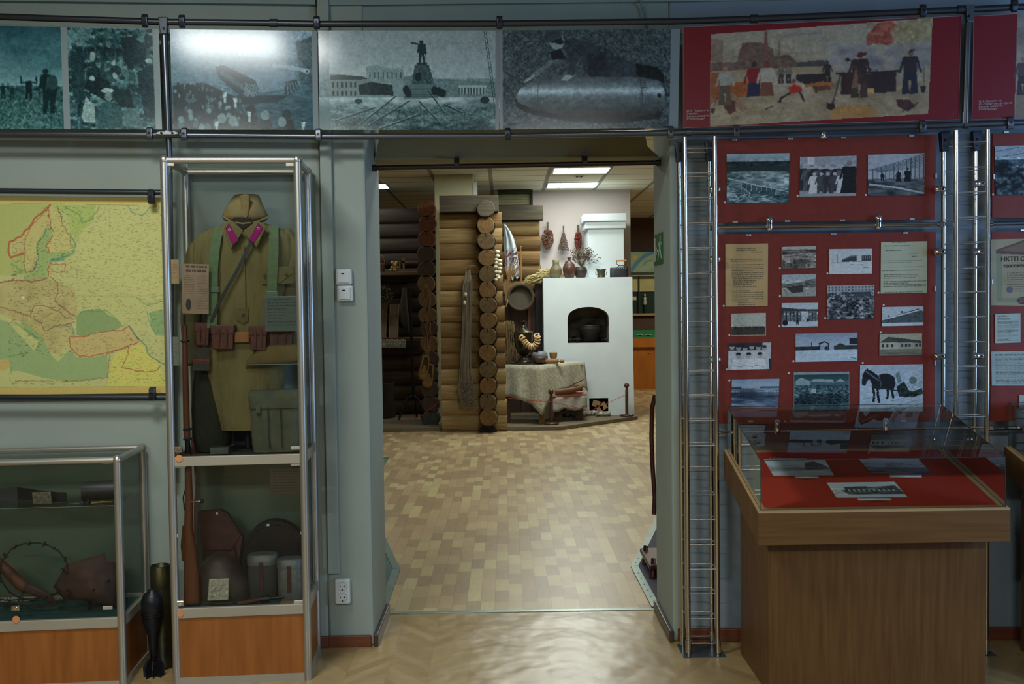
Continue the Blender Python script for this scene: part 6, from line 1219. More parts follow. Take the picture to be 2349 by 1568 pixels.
def pl_(pts, w, col, al=.75):
    q = []; r_ = random.Random(len(pts))
    for (a, b), (c_, d) in zip(pts[:-1], pts[1:]):
        n_ = max(2, int(math.hypot(c_-a, d-b)/14))
        for k in range(n_): q.append((a+(c_-a)*k/n_+r_.uniform(-4, 4), b+(d-b)*k/n_+r_.uniform(-4, 4)))
    q.append(pts[-1]); cv.line(q, w, col, al)
pl_([(290, 372), (270, 400), (210, 440), (180, 490), (130, 545), (65, 585), (60, 640), (75, 668), (110, 650), (145, 640)], 11, red); pl_([(150, 690), (150, 560), (180, 500), (280, 380)], 4, red); pl_([(280, 385), (290, 490), (310, 520)], 5, red); pl_([(330, 380), (360, 480), (400, 560), (400, 600)], 6, (150, 120, 60)); pl_([(290, 640), (270, 600), (300, 540)], 6, red); pl_([(145, 690), (155, 745), (200, 740), (215, 690)], 5, (110, 110, 100))
pl_([(265, 500), (260, 540), (220, 580), (215, 640), (230, 660), (200, 720)], 6, (100, 120, 120)); pl_([(0, 800), (80, 790), (150, 790), (180, 800), (270, 775)], 7, brn); pl_([(275, 775), (280, 700), (370, 700), (370, 740), (280, 740)], 5, red); pl_([(290, 770), (330, 800), (330, 860), (310, 900), (380, 960), (430, 990)], 5, brn); pl_([(20, 940), (100, 960), (180, 990), (200, 930), (260, 930), (330, 960), (380, 1000)], 5, brn)
pl_([(180, 990), (230, 1020), (260, 1070), (330, 1040), (420, 1020)], 5, brn); pl_([(395, 1100), (470, 1105), (550, 1075), (690, 1065), (720, 1045), (760, 1100), (775, 1130), (700, 1160), (600, 1190), (500, 1215), (440, 1205), (400, 1160), (390, 1110)], 6, red); pl_([(620, 1190), (720, 1160), (715, 1200), (680, 1275), (740, 1290), (820, 1300), (880, 1290), (890, 1265)], 5, red)
pl_([(720, 1045), (760, 1100), (810, 1150), (815, 1190), (860, 1230), (900, 1255), (925, 1255)], 7, (90, 130, 110)); pl_([(370, 380), (450, 430), (470, 470), (520, 450), (560, 378)], 8, grn, .5); pl_([(400, 530), (430, 600), (410, 640), (300, 680)], 9, (90, 150, 110), .6); pl_([(290, 680), (360, 670)], 16, blu, .6); pl_([(720, 378), (740, 410), (800, 430), (840, 378)], 6, blu, .6); pl_([(430, 1005), (460, 960), (600, 960), (650, 1005)], 7, grn, .5); pl_([(820, 960), (840, 1050), (870, 1095)], 5, blu, .6); pl_([(760, 880), (820, 930), (920, 900)], 6, grn, .5); pl_([(80, 700), (140, 740), (80, 760)], 14, grn, .4); pl_([(100, 1020), (150, 1060), (210, 1100)], 10, grn, .4); pl_([(60, 1210), (120, 1200), (170, 1190)], 8, grn, .4); pl_([(400, 1020), (415, 1090)], 8, blu, .6); pl_([(300, 1040), (400, 1045)], 6, blu, .5)
pl_([(100, 1345), (400, 1350), (600, 1330)], 4, brn, .6); pl_([(600, 1330), (610, 1200)], 5, (140, 120, 70), .6)
r_ = random.Random(2)
for k in range(3400):
    x, y = r_.uniform(60, 925), r_.uniform(380, 1370)
    if x < 240 and y < 780 and not (y > 560 and x > 80): continue
    if 430 < x < 680 and 960 < y < 1090: continue
    if 80 < x < 600 and 1210 < y < 1340: continue
    i0 = int((x/930)*330); j0 = int((y-325)/1097*400); L = r_.randint(2, 5); sl_ = r_.choice((0, 0, -1))
    for q in range(L):
        ii = min(329, i0+q); jj = max(0, min(399, j0+(sl_*q)//3)); cv.a[jj, ii] *= .78 if x > 420 else .72
for X_ in (615, 245): cv.line([(X_, 330), (X_, 1415)], 2.5, (160, 156, 96), .4)
cv.line([(0, 876), (925, 876)], 2.5, (160, 156, 96), .5); cv.line([(0, 366), (890, 372)], 2, (120, 116, 60), .7); cv.line([(0, 1380), (925, 1384)], 2, (120, 116, 60), .7); cv.ell(140, 884, 9, 9, (214, 214, 170)); cv.grain(8, 6, None, 4)
mp = print_mesh('wall_map', [TP(-6, 449, .375), TP(380, 453, .375), TP(384, 901, .375), TP(-6, 905, .375)], cv, printm('map_paper', .6, .3), th=.004)
tag(mp, 'yellowed political map of Europe hanging between two tubes on the left wall', 'map')
for y0, y1, l in ((437, 441.5, 'dark tube above the wall map'), (910, 911, 'dark tube below the wall map')):
    t = thing('map_rail', l, 'rail', TP(200, y0, .34), 'tubes holding the wall map')
    MB().tube([TP(-60, y0, .335), TP(392, y1, .335)], .0125, n=14).build('tube', TUBED, t)
    MB().cyl(TP(340, y1, .335), TP(352, y1, .335), .0155, n=14).build('sleeve', CLAMP, t)
clamp(350, 449, 'dark clamp at the upper right corner of the wall map', fn=lambda x, y: TP(x, y, .335), grp='clamps holding the wall map', s=1.1)
clamp(353, 905, 'dark clamp at the lower right corner of the wall map', fn=lambda x, y: TP(x, y, .335), up=-1, grp='clamps holding the wall map', s=1.1)
# ------------------------------------------------------------ exhibition room: log cabin corner and stove
def logm(name, c, c2, sc=(2.5, 40, 40)): return mat(name, c, .75, spec=.2, c2=c2, sc=sc, det=6, bump=.002, bsc=(6, 40, 40))
LOGS = [logm('golden_log', (140, 112, 72), (108, 82, 50)), logm('golden_log_dark', (122, 96, 60), (94, 72, 44)), logm('golden_log_pale', (152, 128, 88), (122, 100, 64))]
ENDS = [mat('log_end_brown', (112, 86, 54), .8, c2=(88, 66, 40), sc=(30, 30, 30), spec=.15), mat('log_end_grey', (98, 80, 56), .8, c2=(76, 62, 42), sc=(30, 30, 30), spec=.15)]
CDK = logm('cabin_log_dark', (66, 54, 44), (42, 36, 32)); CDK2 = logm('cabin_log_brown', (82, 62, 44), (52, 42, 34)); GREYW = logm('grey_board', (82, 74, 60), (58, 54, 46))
CRK = mat('crack_black', (16, 12, 8), .9)
PZ = .05
def log_end(mb, c, r, dep):  # end grain facing the camera with slightly flattened shape
    n = 24; ring = []
    for i in range(n):
        t = 2*math.pi*i/n; q = 1+.03*math.sin(2*t+c.z*9)+.02*math.sin(3*t+c.z*5); x = r*math.cos(t)*q; z = max(-r*.93, min(r*1.0, r*math.sin(t)*q)); ring.append(V((x, 0, z)))
    f = [c+p*.93 for p in ring]; g = [c+p+YY*.012 for p in ring]; h = [c+p+YY*dep for p in ring]
    vs = f+g+h; mb.add(vs, [tuple(range(n))]); mb.add(vs, [(k*n+i, k*n+(i+1) % n, (k+1)*n+(i+1) % n, (k+1)*n+i) for k in range(2) for i in range(n)], True)
def endcol(par, px, ys, Y, r, mats, dep=.5):
    for k, (x, y) in enumerate(zip(px, ys)):
        c = pY(x, y, Y); mb = MB(); log_end(mb, c, r, dep); o = mb.build('log_end', mats[k % len(mats)] if not callable(mats) else mats(k), par)
        m2 = MB(); s = 1 if k % 2 else -1; m2.prism([c+V((-.006, -.003, r*.86)), c+V((.006, -.003, r*.86)), c+V((.002, -.003, r*.45)), c+V((-.002, -.003, r*.45))], (0, .004, 0))
        m2.build('crack', CRK, o)
        if par.name == 'log_wall' and not callable(mats): MB().cyl(c+YY*.185, c+YY*.2, r*1.1, n=24).build('notch_gap', CRK, o)
# front log wall
YL = 12.78; xl = pY(1009, 700, YL).x; xr = pY(1163, 900, YL).x; xm = pY(1153, 600, YL).x; zt = pY(1080, 486, YL).z
lw = thing('log_wall', 'golden brown log wall with a column of round log ends, centre of the far room', 'log wall', ((xl+xr)/2, YL, 0), 'log walls of the cabin corner')
pit = (pY(1080, 486, YL).z-.015)/14; r = pit*.53
for k in range(14):
    z = .015+pit*(k+.5); xe = xr if k < 2 else (xr-.01 if k < 8 else xm); w = rnd.choice([0, 0, 1, 2]) if k else 2
    MB().loft([(V((xl-.0+.006*(k % 2), YL+r, z)), r, r*.55), (V(((xl+xe)/2, YL+r-.006, z)), r*1.01, r*.57), (V((xe-.004*(k % 3), YL+r, z)), r, r*.55)], ZUP, YY, 32, 2.5).build('log', LOGS[w], lw)
    if k < 13:
        pass
zs = [pY(1118, y, YL-.16).z for y in (958, 922, 884.5, 847, 809, 771, 735, 699, 665, 628, 591, 553, 516)]
endcol(lw, [1120, 1118.5, 1119, 1119, 1118, 1119, 1120, 1119, 1118, 1118, 1117, 1114.5, 1113.5], (958, 922, 884.5, 847, 809, 771, 735, 699, 665, 628, 591, 553, 516), YL-.16, .112, ENDS, .4)
c = pY(1114, 478, YL-.2); mb = MB(); log_end(mb, c, .112, .4); mb.build('log_end', GREYW, lw)
a = pY(1008, 486, YL-.1); b = pY(1143, 447, YL-.1); MB().box((a.x, YL-.1, a.z), (b.x, YL+.2, b.z)).build('top_board', GREYW, lw, bevel=.006)
cq = pY(1119, 988, YL-.03); MB().prism([V((cq.x+.118*math.cos(a), YL-.03, .0+.1*math.sin(a))) for a in [math.pi*k/14 for k in range(15)]], (0, .05, 0)).build('notch_gap', BLACK, lw)
# cabin interior
def xat(px, Y): return pY(px, 700, Y).x
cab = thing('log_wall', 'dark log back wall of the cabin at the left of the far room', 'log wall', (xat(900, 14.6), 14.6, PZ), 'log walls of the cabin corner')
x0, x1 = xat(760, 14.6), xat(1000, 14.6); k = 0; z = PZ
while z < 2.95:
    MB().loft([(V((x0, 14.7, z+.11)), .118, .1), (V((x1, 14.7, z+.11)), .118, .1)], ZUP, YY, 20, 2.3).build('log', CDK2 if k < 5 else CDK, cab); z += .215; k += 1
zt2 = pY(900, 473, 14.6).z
cw = thing('log_wall', 'column of round log ends standing at the left of the cream pillar', 'log wall', (xat(980, 13.3), 13.3, PZ), 'log walls of the cabin corner')
E3 = [mat('log_end_red_brown', (112, 66, 38), .8, c2=(86, 48, 28), sc=(30, 30, 30)), mat('log_end_tan', (110, 84, 52), .8, c2=(84, 62, 38), sc=(30, 30, 30)), mat('log_end_dark', (72, 56, 42), .8, c2=(52, 42, 34), sc=(30, 30, 30)), mat('log_end_ash', (66, 66, 62), .8, c2=(48, 48, 46), sc=(30, 30, 30))]
ys = [479, 513, 548, 582, 617, 650, 686, 723, 754, 789, 824, 858, 893, 927, 960]; xs = [978, 980, 979, 978, 978, 977, 979, 980, 983, 984, 985, 984, 985, 987, 988]
pick = [0, 0, 0, 2, 2, 1, 1, 1, 2, 1, 2, 2, 2, 2, 3]
endcol(cw, xs, ys, 13.2, .118, lambda k: E3[pick[k]], .55)
# platform
pl0 = [pZ(x, y, 0) for x, y in ((1163, 988), (1290, 986), (1463, 962))]
plat = thing('platform', 'low grey wooden platform under the stove and table', 'platform', (pl0[1].x, pl0[1].y, 0), 'low platforms of the cabin corner')
GP = mat('grey_plank', (116, 104, 80), .8, c2=(92, 84, 66), sc=(3, 30, 30), det=5)
pts = [V((p.x, p.y, .001)) for p in pl0]+[V((pl0[2].x, 15.28, .001)), V((pl0[0].x, 15.28, .001))]
MB().prism(pts, (0, 0, PZ-.001)).build('deck', GP, plat, bevel=.004)
yb = pZ(900, 990, 0).y
plat2 = thing('platform', 'grey plank platform in front of the dark cabin on the left', 'platform', (xat(930, 13), yb, 0), 'low platforms of the cabin corner')
MB().box((xat(760, 13), yb, .001), (xl-.005, 14.58, PZ)).build('deck', GP, plat2, bevel=.004)
for k in range(5): MB().box((xat(760, 13), yb+.05+k*.3, PZ), (xl-.01, yb+.33+k*.3, PZ+.004)).build('plank', GP, plat2)
# rear corner log wall to the left of the stove
YR = 14.62; rc = thing('log_wall', 'brown log wall with grey top board behind the embroidered towel', 'log wall', (xat(1195, YR), YR, PZ), 'log walls of the cabin corner')
xa, xb = xat(1120, YR), xat(1240, YR); z = 1.78; k = 0; ztop = pY(1200, 505, YR).z; pit2 = (ztop-1.78)/5
for k in range(5):
    MB().loft([(V((xa, YR+.1, z+pit2/2)), pit2*.53, .11), (V((xb+.012*(k % 2), YR+.1, z+pit2/2)), pit2*.53, .11)], ZUP, YY, 22, 2.3).build('log', LOGS[(0, 1, 0, 1, 2)[k]], rc); z += pit2
a = pY(1150, 504, YR-.1); b = pY(1246, 470, YR-.1); MB().box((xat(1120, YR), YR-.1, a.z), (b.x, YR+.2, b.z)).build('top_board', GREYW, rc, bevel=.006)
DKB = mat('dark_brown_boards', (66, 44, 32), .75, c2=(46, 32, 26), sc=(20, 20, 2.5))
mb = MB(); n = 5
for k in range(n): MB().box((xa+(xb-xa)*k/n+.003, YR+.02, PZ), (xa+(xb-xa)*(k+1)/n-.003, YR+.08, 1.775)).build('board', DKB, rc)
MB().box((xat(1228, YR), YR-.06, PZ), (xat(1243, YR), YR+.015, 1.95)).build('door_post', mat('black_brown_post', (34, 26, 24), .7), rc)
MB().box((xat(1211, YR), YR-.02, .9), (xat(1216, YR), YR+.018, 1.6)).build('rod', mat('red_brown_rod', (96, 52, 36), .6), rc)
MB().box((xat(1166, YR), YR-.03, 1.755), (xat(1228, YR), YR+.018, 1.80)).build('ledge', LOGS[1], rc)
# ---- stove
YS = 14.15; ST = mat('white_plaster', (212, 222, 226), .85, spec=.2, amt=.03, sc=(4, 4, 4), bump=.004, bsc=(3, 3, 3))
sx0, sx1 = pY(1246, 640, YS).x, pY(1451, 700, YS).x; sz = pY(1300, 637, YS).z; sx1b = pY(1455, 940, YS).x
nx0, nx1 = pY(1302, 760, YS).x, pY(1397, 760, YS).x; nzb = pY(1350, 786, YS).z; nzs = pY(1350, 732, YS).z; nzt = pY(1350, 703.5, YS).z
hx0, hx1, hz = pY(1352, 940, YS).x, pY(1395.5, 940, YS).x, pY(1370, 912.5, YS).z; SD = 1.0
stove = thing('russian_stove', 'large white plastered stove with an arched opening at the right of the far room', 'stove', ((sx0+sx1)/2, YS, PZ))
mb = MB()
arch = [(nx1, nzs)]+[((nx0+nx1)/2+(nx1-nx0)/2*math.cos(a), nzs+(nzt-nzs)*math.sin(a)**.8) for a in [math.pi*k/14 for k in range(1, 14)]]+[(nx0, nzs)]
# front face pieces around the two openings
def fq(*p): mb.add([V((x, YS, z)) for x, z in p], [tuple(range(len(p)))])
fq((sx0, PZ), (hx0, PZ), (hx0, hz), (hx0, nzb), (sx0, nzb)); fq((hx0, hz), (hx1, hz), (hx1, nzb), (hx0, nzb)); fq((hx1, PZ), (sx1b, PZ), (sx1, nzb), (hx1, nzb))
fq((sx0, nzb), (nx0, nzb), (nx0, nzs), (sx0, nzs)); fq((nx1, nzb), (sx1, nzb), (sx1, nzs), (nx1, nzs))
fq((sx0, nzs), (nx0, nzs), (nx0, sz), (sx0, sz)); fq((nx1, nzs), (sx1, nzs), (sx1, sz), (nx1, sz))
for (xa_, za), (xb_, zb_) in zip(arch[:-1], arch[1:]): fq((xa_, za), (xa_, sz), (xb_, sz), (xb_, zb_))
mb.add([V(p) for p in ((sx0, YS, PZ), (sx0, YS+SD, PZ), (sx0, YS+SD, sz), (sx0, YS, sz))], [(0, 1, 2, 3)]); mb.add([V(p) for p in ((sx1b, YS, PZ), (sx1b, YS+SD, PZ), (sx1, YS+SD, sz), (sx1, YS, sz))], [(0, 1, 2, 3)]); mb.add([V(p) for p in ((sx0, YS, sz), (sx1, YS, sz), (sx1, YS+SD, sz), (sx0, YS+SD, sz))], [(0, 1, 2, 3)])
mb.build('body', ST, stove)
SOOT = mat('sooty_plaster', (150, 142, 128), .9, c2=(56, 54, 50), sc=(4, 4, 7), det=3); ND = .55; mb = MB()
prof = [(nx0, nzb)]+arch[::-1]+[(nx1, nzb)]
for (xa_, za), (xb_, zb_) in zip(prof, prof[1:]+prof[:1]): mb.add([V((xa_, YS, za)), V((xb_, YS, zb_)), V((xb_, YS+ND, zb_)), V((xa_, YS+ND, za))], [(0, 1, 2, 3)])
mb.add([V((x, YS+ND, z)) for x, z in prof], [tuple(range(len(prof)))]); mb.build('firebox', SOOT, stove)
mb = MB(); pr = [(hx0, PZ+.001), (hx1, PZ+.001), (hx1, hz), (hx0, hz)]
for (xa_, za), (xb_, zb_) in zip(pr, pr[1:]+pr[:1]): mb.add([V((xa_, YS, za)), V((xb_, YS, zb_)), V((xb_, YS+.4, zb_)), V((xa_, YS+.4, za))], [(0, 1, 2, 3)])
mb.add([V((x, YS+.4, z)) for x, z in pr], [(0, 1, 2, 3)]); mb.build('wood_niche', mat('niche_brown', (70, 54, 44), .9), stove)
cx0, cx1 = pY(1349, 580, YS+.35).x, pY(1432, 580, YS+.35).x; zc = pY(1390, 524, YS+.35).z; zc2 = pY(1390, 508, YS+.35).z; zc3 = pY(1390, 491, YS+.35).z
MB().box((cx0, YS+.35, sz), (cx1, YS+.98, zc)).build('chimney', ST, stove, bevel=.01)
MB().box((pY(1343, 520, YS+.3).x, YS+.3, zc), (pY(1436, 520, YS+.3).x, YS+.99, zc2)).build('chimney_cornice', ST, stove, bevel=.008); MB().box((pY(1339, 500, YS+.26).x, YS+.26, zc2), (pY(1438, 500, YS+.26).x, YS+.99, zc3)).build('chimney_cornice', ST, stove, bevel=.008)
IRON = mat('cast_iron', (42, 42, 42), .55, .3, amt=.2)
o = pY(1353, 780, YS+.2); o.z = nzb; 
def lath(name, px, pyb, pyt, Y, prof, m, label, cat, z0=None, grp=None, parent=None):
    # prof: (radius px, height fraction)
    b_ = pY(px, pyb, Y); t_ = pY(px, pyt, Y); s = Y/FPX; h = t_.z-b_.z
    if z0 is not None: b_.z = z0
    o = MB().lathe(b_, [(rr*s, f*h) for rr, f in prof], n=28).build(name, m, parent)
    if parent is None: tag(o, label, cat, grp)
    return o
lath('cast_iron_pot', 1354, 783, 745, YS+.22, [(0, 0), (15, .01), (17, .08), (21, .4), (26, .7), (26, .82), (24, .93), (25, 1), (23, .98), (20, .8), (0, .75)], IRON, 'dark cast iron pot sitting inside the arched stove opening', 'pot', z0=nzb+.012)
COAL = mat('coal', (24, 24, 26), .8)
for k in range(16):
    p = pY(1308+k*5.6, 780, YS+.22+.1*(k % 3)); p.z = nzb+.0
    if 1332 < 1308+k*5.6 < 1376: continue
    for q in range(2):
        r_ = .035+rnd.random()*.02; o = MB().ell((p.x+rnd.uniform(-.01, .01), p.y+q*.1, nzb+r_*.75+.0), (r_, r_, r_*.8), 8, .35).build('coal', COAL); tag(o, 'black lump of coal beside the iron pot inside the stove opening', 'coal', 'coal lumps in the stove opening')
# firewood
BIR = mat('birch_bark', (206, 200, 182), .8, c2=(60, 54, 46), sc=(26, 26, 26), det=2); WEND = mat('split_wood', (168, 140, 102), .8, c2=(136, 108, 76), sc=(20, 20, 20))
for i, (x, y, l) in enumerate(((1368, 925, 'left split log in the small wood niche'), (1384, 931, 'right split log in the small wood niche'), (1375, 937, 'lowest split log in the small wood niche'))):
    c = pY(x, y, YS+.01); c.z = max(c.z, PZ+.07); r_ = .068; a = [V((math.cos(t)*r_, 0, math.sin(t)*r_)) for t in (.3+i, 2.2+i, 3.6+i, 5.0+i)]
    o = MB().prism([c+p for p in a], (0, .3, 0)).build('firewood', WEND); tag(o, l, 'firewood')
for xa_, xb_, y, Y, l in ((1299, 1345, 946.5, YS-.16, 'birch firewood log on platform, left, partly behind the bench'), (1340, 1372, 943, YS-.05, 'birch firewood log on platform in the middle'), (1366, 1400, 944, YS-.16, 'birch firewood log on platform, rightmost with pale cut end')):
    p, q = pY(xa_, y, Y), pY(xb_, y, Y); p.z = q.z = PZ+.036; t = thing('firewood', l, 'firewood', (p+q)/2); MB().cyl(p, q, .035, n=16).build('bark', BIR, t); MB().cyl(q, q+XX*.003, .033, n=16).build('cut_end', WEND, t)
# vessels on the stove
ZT = sz+.001; YV = YS+.14
CLAY = mat('olive_clay', (122, 118, 96), .5, c2=(104, 92, 62), sc=(3, 3, 5)); RB = mat('red_brown_clay', (90, 60, 50), .4, c2=(68, 44, 36), sc=(9, 9, 9)); DC = mat('dark_clay', (58, 48, 44), .5)
lath('clay_jug', 1275.5, 636, 594, YV, [(0, 0), (8, .0), (9, .03), (13.5, .28), (14, .45), (12, .58), (8, .7), (7.2, .8), (8.5, 1), (7.5, .99), (6, .8), (0, .6)], CLAY, 'greenish clay jug with straight neck on top of the stove', 'jug', z0=ZT)
t = thing('clay_bottle', 'red brown bottle-shaped jug with a small handle on the stove', 'jug', pY(1306, 636, YV))
lath('body', 1306, 636, 588, YV-.03, [(0, 0), (9, 0), (11, .05), (15, .35), (15, .5), (12, .66), (5, .80), (3.2, .86), (3.2, .92), (4.2, .94), (4, 1), (0, 1)], RB, '', '', z0=ZT, parent=t)
s = YV/FPX; p = pY(1306, 600, YV); MB().tube([p+V((-3*s, 0, 2*s)), p+V((-9*s, 0, -1*s)), p+V((-9*s, 0, -8*s)), p+V((-7*s, 0, -12*s))], .008, n=8).build('handle', RB, t)
t = thing('dried_flower_pot', 'dark clay pot holding a bunch of dried flowers on the stove', 'pot', pY(1332, 636, YV)); b0 = V(t.location); b0.z = ZT
lath('pot', 1332, 636, 610, YV+.08, [(0, 0), (10, 0), (12, .2), (15, .6), (14, .85), (11, .95), (11.5, 1), (9, .95), (0, .8)], DC, '', '', z0=ZT, parent=t)
FLW = mat('dried_flower_grey', (108, 92, 74), .9, c2=(84, 70, 60)); STEM = mat('dry_stem', (92, 84, 56), .9)
def bunch(mb, mf, base_, tips, spread, nf, rf, seed, zdir=1):
    r_ = random.Random(seed)
    for k in range(tips):
        a = r_.uniform(0, 6.28); q = r_.random()**.5; L = r_.uniform(.55, 1.0)
        e = base_+V((math.cos(a)*spread[0]*q, math.sin(a)*spread[1]*q, zdir*spread[2]*L)); m_ = (base_+e)/2+V((math.cos(a)*spread[0]*q*.15, 0, 0)); mb.tube([base_, m_, e], .0022, n=4, caps=False)
        for j in range(nf):
            g = m_+(e-m_)*r_.uniform(0.1, 1.05)+V((r_.uniform(-1, 1), r_.uniform(-1, 1), r_.uniform(-1, 1)))*rf*3; mf.ell(g, rf*r_.uniform(.6, 1.2), 5)
s = YV/FPX; b1 = pY(1334, 612, YV+.08); m1, m2 = MB(), MB(); bunch(m1, m2, b1, 46, (.17, .08, .28), 7, .010, 4)
for dx, dz in ((46, 22), (38, 30), (28, 34), (-22, 20), (40, 12)):
    e = b1+V((dx*s, 0, dz*s)); m1.tube([b1, b1+V((dx*s*.4, 0, dz*s*.6)), e], .002, n=4)
    for j in range(7): m2.ell(b1+(e-b1)*(.6+.06*j)+V((0, 0, rnd.uniform(-.015, .02))), .009, 5)
o = m1.build('stems', STEM, t); o['kind'] = 'stuff'; o = m2.build('blossoms', FLW, t); o['kind'] = 'stuff'
t = thing('mortar', 'small dark bronze mortar with square side handles on the stove', 'mortar', pY(1379, 634, YV)); BZ = mat('dark_bronze', (84, 80, 62), .45, .5)
lath('cup', 1379, 634.5, 615, YV, [(0, 0), (10, 0), (9, .1), (8.5, .3), (9, .7), (12, 1), (10.5, 1), (8, .7), (0, .3)], BZ, '', '', z0=ZT, parent=t)
for sg_ in (-1, 1): p = pY(1379, 626, YV); MB().tube([p+V((sg_*8*s, 0, 2.5*s)), p+V((sg_*12.5*s, 0, 2.5*s)), p+V((sg_*12.5*s, 0, -3*s)), p+V((sg_*8*s, 0, -3*s))], .006, n=6).build('handle', BZ, t)
t = thing('charcoal_iron', 'old black charcoal iron with a wooden handle at the right end of the stove top', 'iron', pY(1421, 634, YV)); BI = mat('black_iron', (40, 42, 44), .5, .4)
xa_, xb_ = pY(1400, 630, YV).x, pY(1442, 630, YV).x; zt_ = pY(1420, 613, YV).z
MB().loft([(V(((xa_+xb_)/2, YV+.05, ZT)), (xb_-xa_)/2, .06), (V(((xa_+xb_)/2, YV+.05, ZT+(zt_-ZT)*.9)), (xb_-xa_)/2*.98, .058), (V(((xa_+xb_)/2, YV+.05, zt_)), (xb_-xa_)/2*.94, .05)], XX, YY, 24, 5).build('body', BI, t)
for k in range(7): c_ = V((xa_+(xb_-xa_)*(.18+k*.11), YV-.011, zt_-.018)); MB().cyl(c_, c_+V((0, .003, 0)), .007, n=8).build('air_hole', mat('hole_pale', (190, 196, 196), .6), t)
p = pY(1425, 613, YV+.05); MB().tube([p+V((-9*s, 0, 0)), p+V((-5*s, 0, 4*s)), p+V((5*s, 0, 4*s)), p+V((9*s, 0, 0))], .006, n=6).build('bracket', BI, t); MB().tube([p+V((-4*s, 0, 3.6*s)), p+V((-11*s, 0, 9*s)), p+V((-10*s, 0, 15*s))], .005, n=6).build('bracket', BI, t); MB().tube([p+V((4*s, 0, 3.6*s)), p+V((11*s, 0, 9*s)), p+V((10*s, 0, 15*s))], .005, n=6).build('bracket', BI, t)
MB().cyl(p+V((-12*s, 0, 15.5*s)), p+V((12*s, 0, 15.5*s)), .012, n=12).build('grip', mat('iron_grip_wood', (176, 116, 62), .5), t)
# wheat sheaf
WH = mat('straw', (200, 184, 134), .9, c2=(172, 152, 100)); mb = MB(); r_ = random.Random(9); p0 = pY(1290, 630, YV+.12)
for k in range(230):
    f = r_.random(); e = pY(1290-88*(.35+.65*f)+r_.uniform(-3, 6), (624+24*f**1.5+r_.uniform(-10, 9)*(.5+f*.5)) if f > .42 else r_.uniform(616, 631), YV+.12+r_.uniform(-.06, .06)); a = e+(p0-e).normalized()*.09
    mb.tube([e, a], [.003, .0075], n=4)
    for j in range(3): mb.ell(e+(a-e)*(j*.3)+V((0, 0, r_.uniform(-.012, .012))), (.011, .008, .007), 5)
for k in range(40): mb.tube([p0+V((r_.uniform(0, .4), r_.uniform(-.04, .04), r_.uniform(-.0, .05))), pY(1225, 640, YV+.12)+V((0, 0, r_.uniform(-.06, .06)))], .003, n=4)
o = mb.build('wheat_sheaf', WH); tag(o, 'pale wheat sheaf lying on the left corner of the stove behind the jugs', 'sheaf', kind='stuff')
# dried bunches on the pink wall
def wallbunch(px, y0, y1, w, m, label, seed, neck=5, taper=True):
    Y = 15.22; s = Y/FPX; t = thing('dried_bunch', label, 'dried bunch', pY(px, y1, Y), 'dried bunches hanging on the pinkish wall'); m1, m2 = MB(), MB(); r_ = random.Random(seed); H = y1-y0
    for k in range(26):
        a = pY(px+r_.uniform(-neck*.6, neck*.6), y0+r_.uniform(-2, 3), Y-.02); b_ = pY(px+r_.uniform(-neck*.5, neck*.5), y0+H*.3, Y-.04+r_.uniform(-.03, .0)); c_ = pY(px+r_.uniform(-w, w)*.8, y1-r_.uniform(2, H*.4), Y-.04+r_.uniform(-.05, .02)); m1.tube([a, b_, c_], .003, n=4)
    for k in range(620):
        f = r_.random(); hw = w*math.sin(math.pi*min(1, .18+f*.72)) if taper else w*(.2+.8*f); q = r_.uniform(-1, 1); m2.ell(pY(px+q*hw, y0+H*(.28+.70*f), Y-.05-.05*math.sqrt(max(0, 1-q*q))*r_.random()), r_.uniform(.006, .011), 5)
    m1.build('stalks', STEM, t)['kind'] = 'stuff'; m2.build('seed_heads', m, t)['kind'] = 'stuff'
wallbunch(1256.5, 510, 572, 14, mat('rust_brown_flower', (118, 74, 54), .9, c2=(90, 54, 42)), 'large rusty brown dried bunch, leftmost on the pinkish wall', 1)
wallbunch(1292.5, 519, 575, 13, mat('lilac_flower', (120, 92, 104), .9, c2=(104, 92, 70)), 'small pale lilac dried bunch, middle one on the pinkish wall', 2, 3, False)
wallbunch(1326, 517, 574, 8.5, mat('red_berry_flower', (134, 62, 54), .9, c2=(100, 44, 40)), 'slim reddish dried bunch on the pinkish wall, nearest the chimney', 3)
# towel, spindle, ears, garlic
TW = mat('white_linen', (196, 206, 212), .9, amt=.06, sc=(12, 12, 12), bump=.004, bsc=(20, 20, 3)); EMB = mat('embroidery', (126, 44, 62), .9)
YT = 14.5; s = YT/FPX; t = thing('embroidered_towel', 'white linen towel with red embroidery hanging behind the log end column', 'towel', pY(1172, 634, YT))
rows = [(514, 1155, 1158), (520, 1156, 1163), (532, 1156, 1172), (550, 1157, 1180), (575, 1157, 1186), (600, 1159, 1189), (620, 1160, 1191), (634, 1163, 1192)]
def cloth(rows, Y, amp, m, name, par, nf=26, freq=9, th=.006, yo=0):
    vs = []
    for j, (y, a, b_) in enumerate(rows):
        for i in range(nf): f = i/(nf-1); vs.append(pY(a+(b_-a)*f, y, Y+amp*math.sin(freq*f+.3*j)))
    mb = MB().add(vs, [(j*nf+i, j*nf+i+1, (j+1)*nf+i+1, (j+1)*nf+i) for j in range(len(rows)-1) for i in range(nf-1)], True)
    o = mb.build(name, m, par); k = o.modifiers.new('thick', 'SOLIDIFY'); k.thickness = th; return o
cloth(rows, YT, .03, TW, 'linen', t, freq=14); mb = MB(); r_ = random.Random(6)
for k in range(150):
    x = r_.uniform(1160, 1188); y = r_.uniform(572, 604)+5*math.sin(x*.5); mb.ell(pY(x, y, YT-.05), r_.uniform(.006, .014)*.8, 5)
mb.build('embroidery', EMB, t)['kind'] = 'stuff'
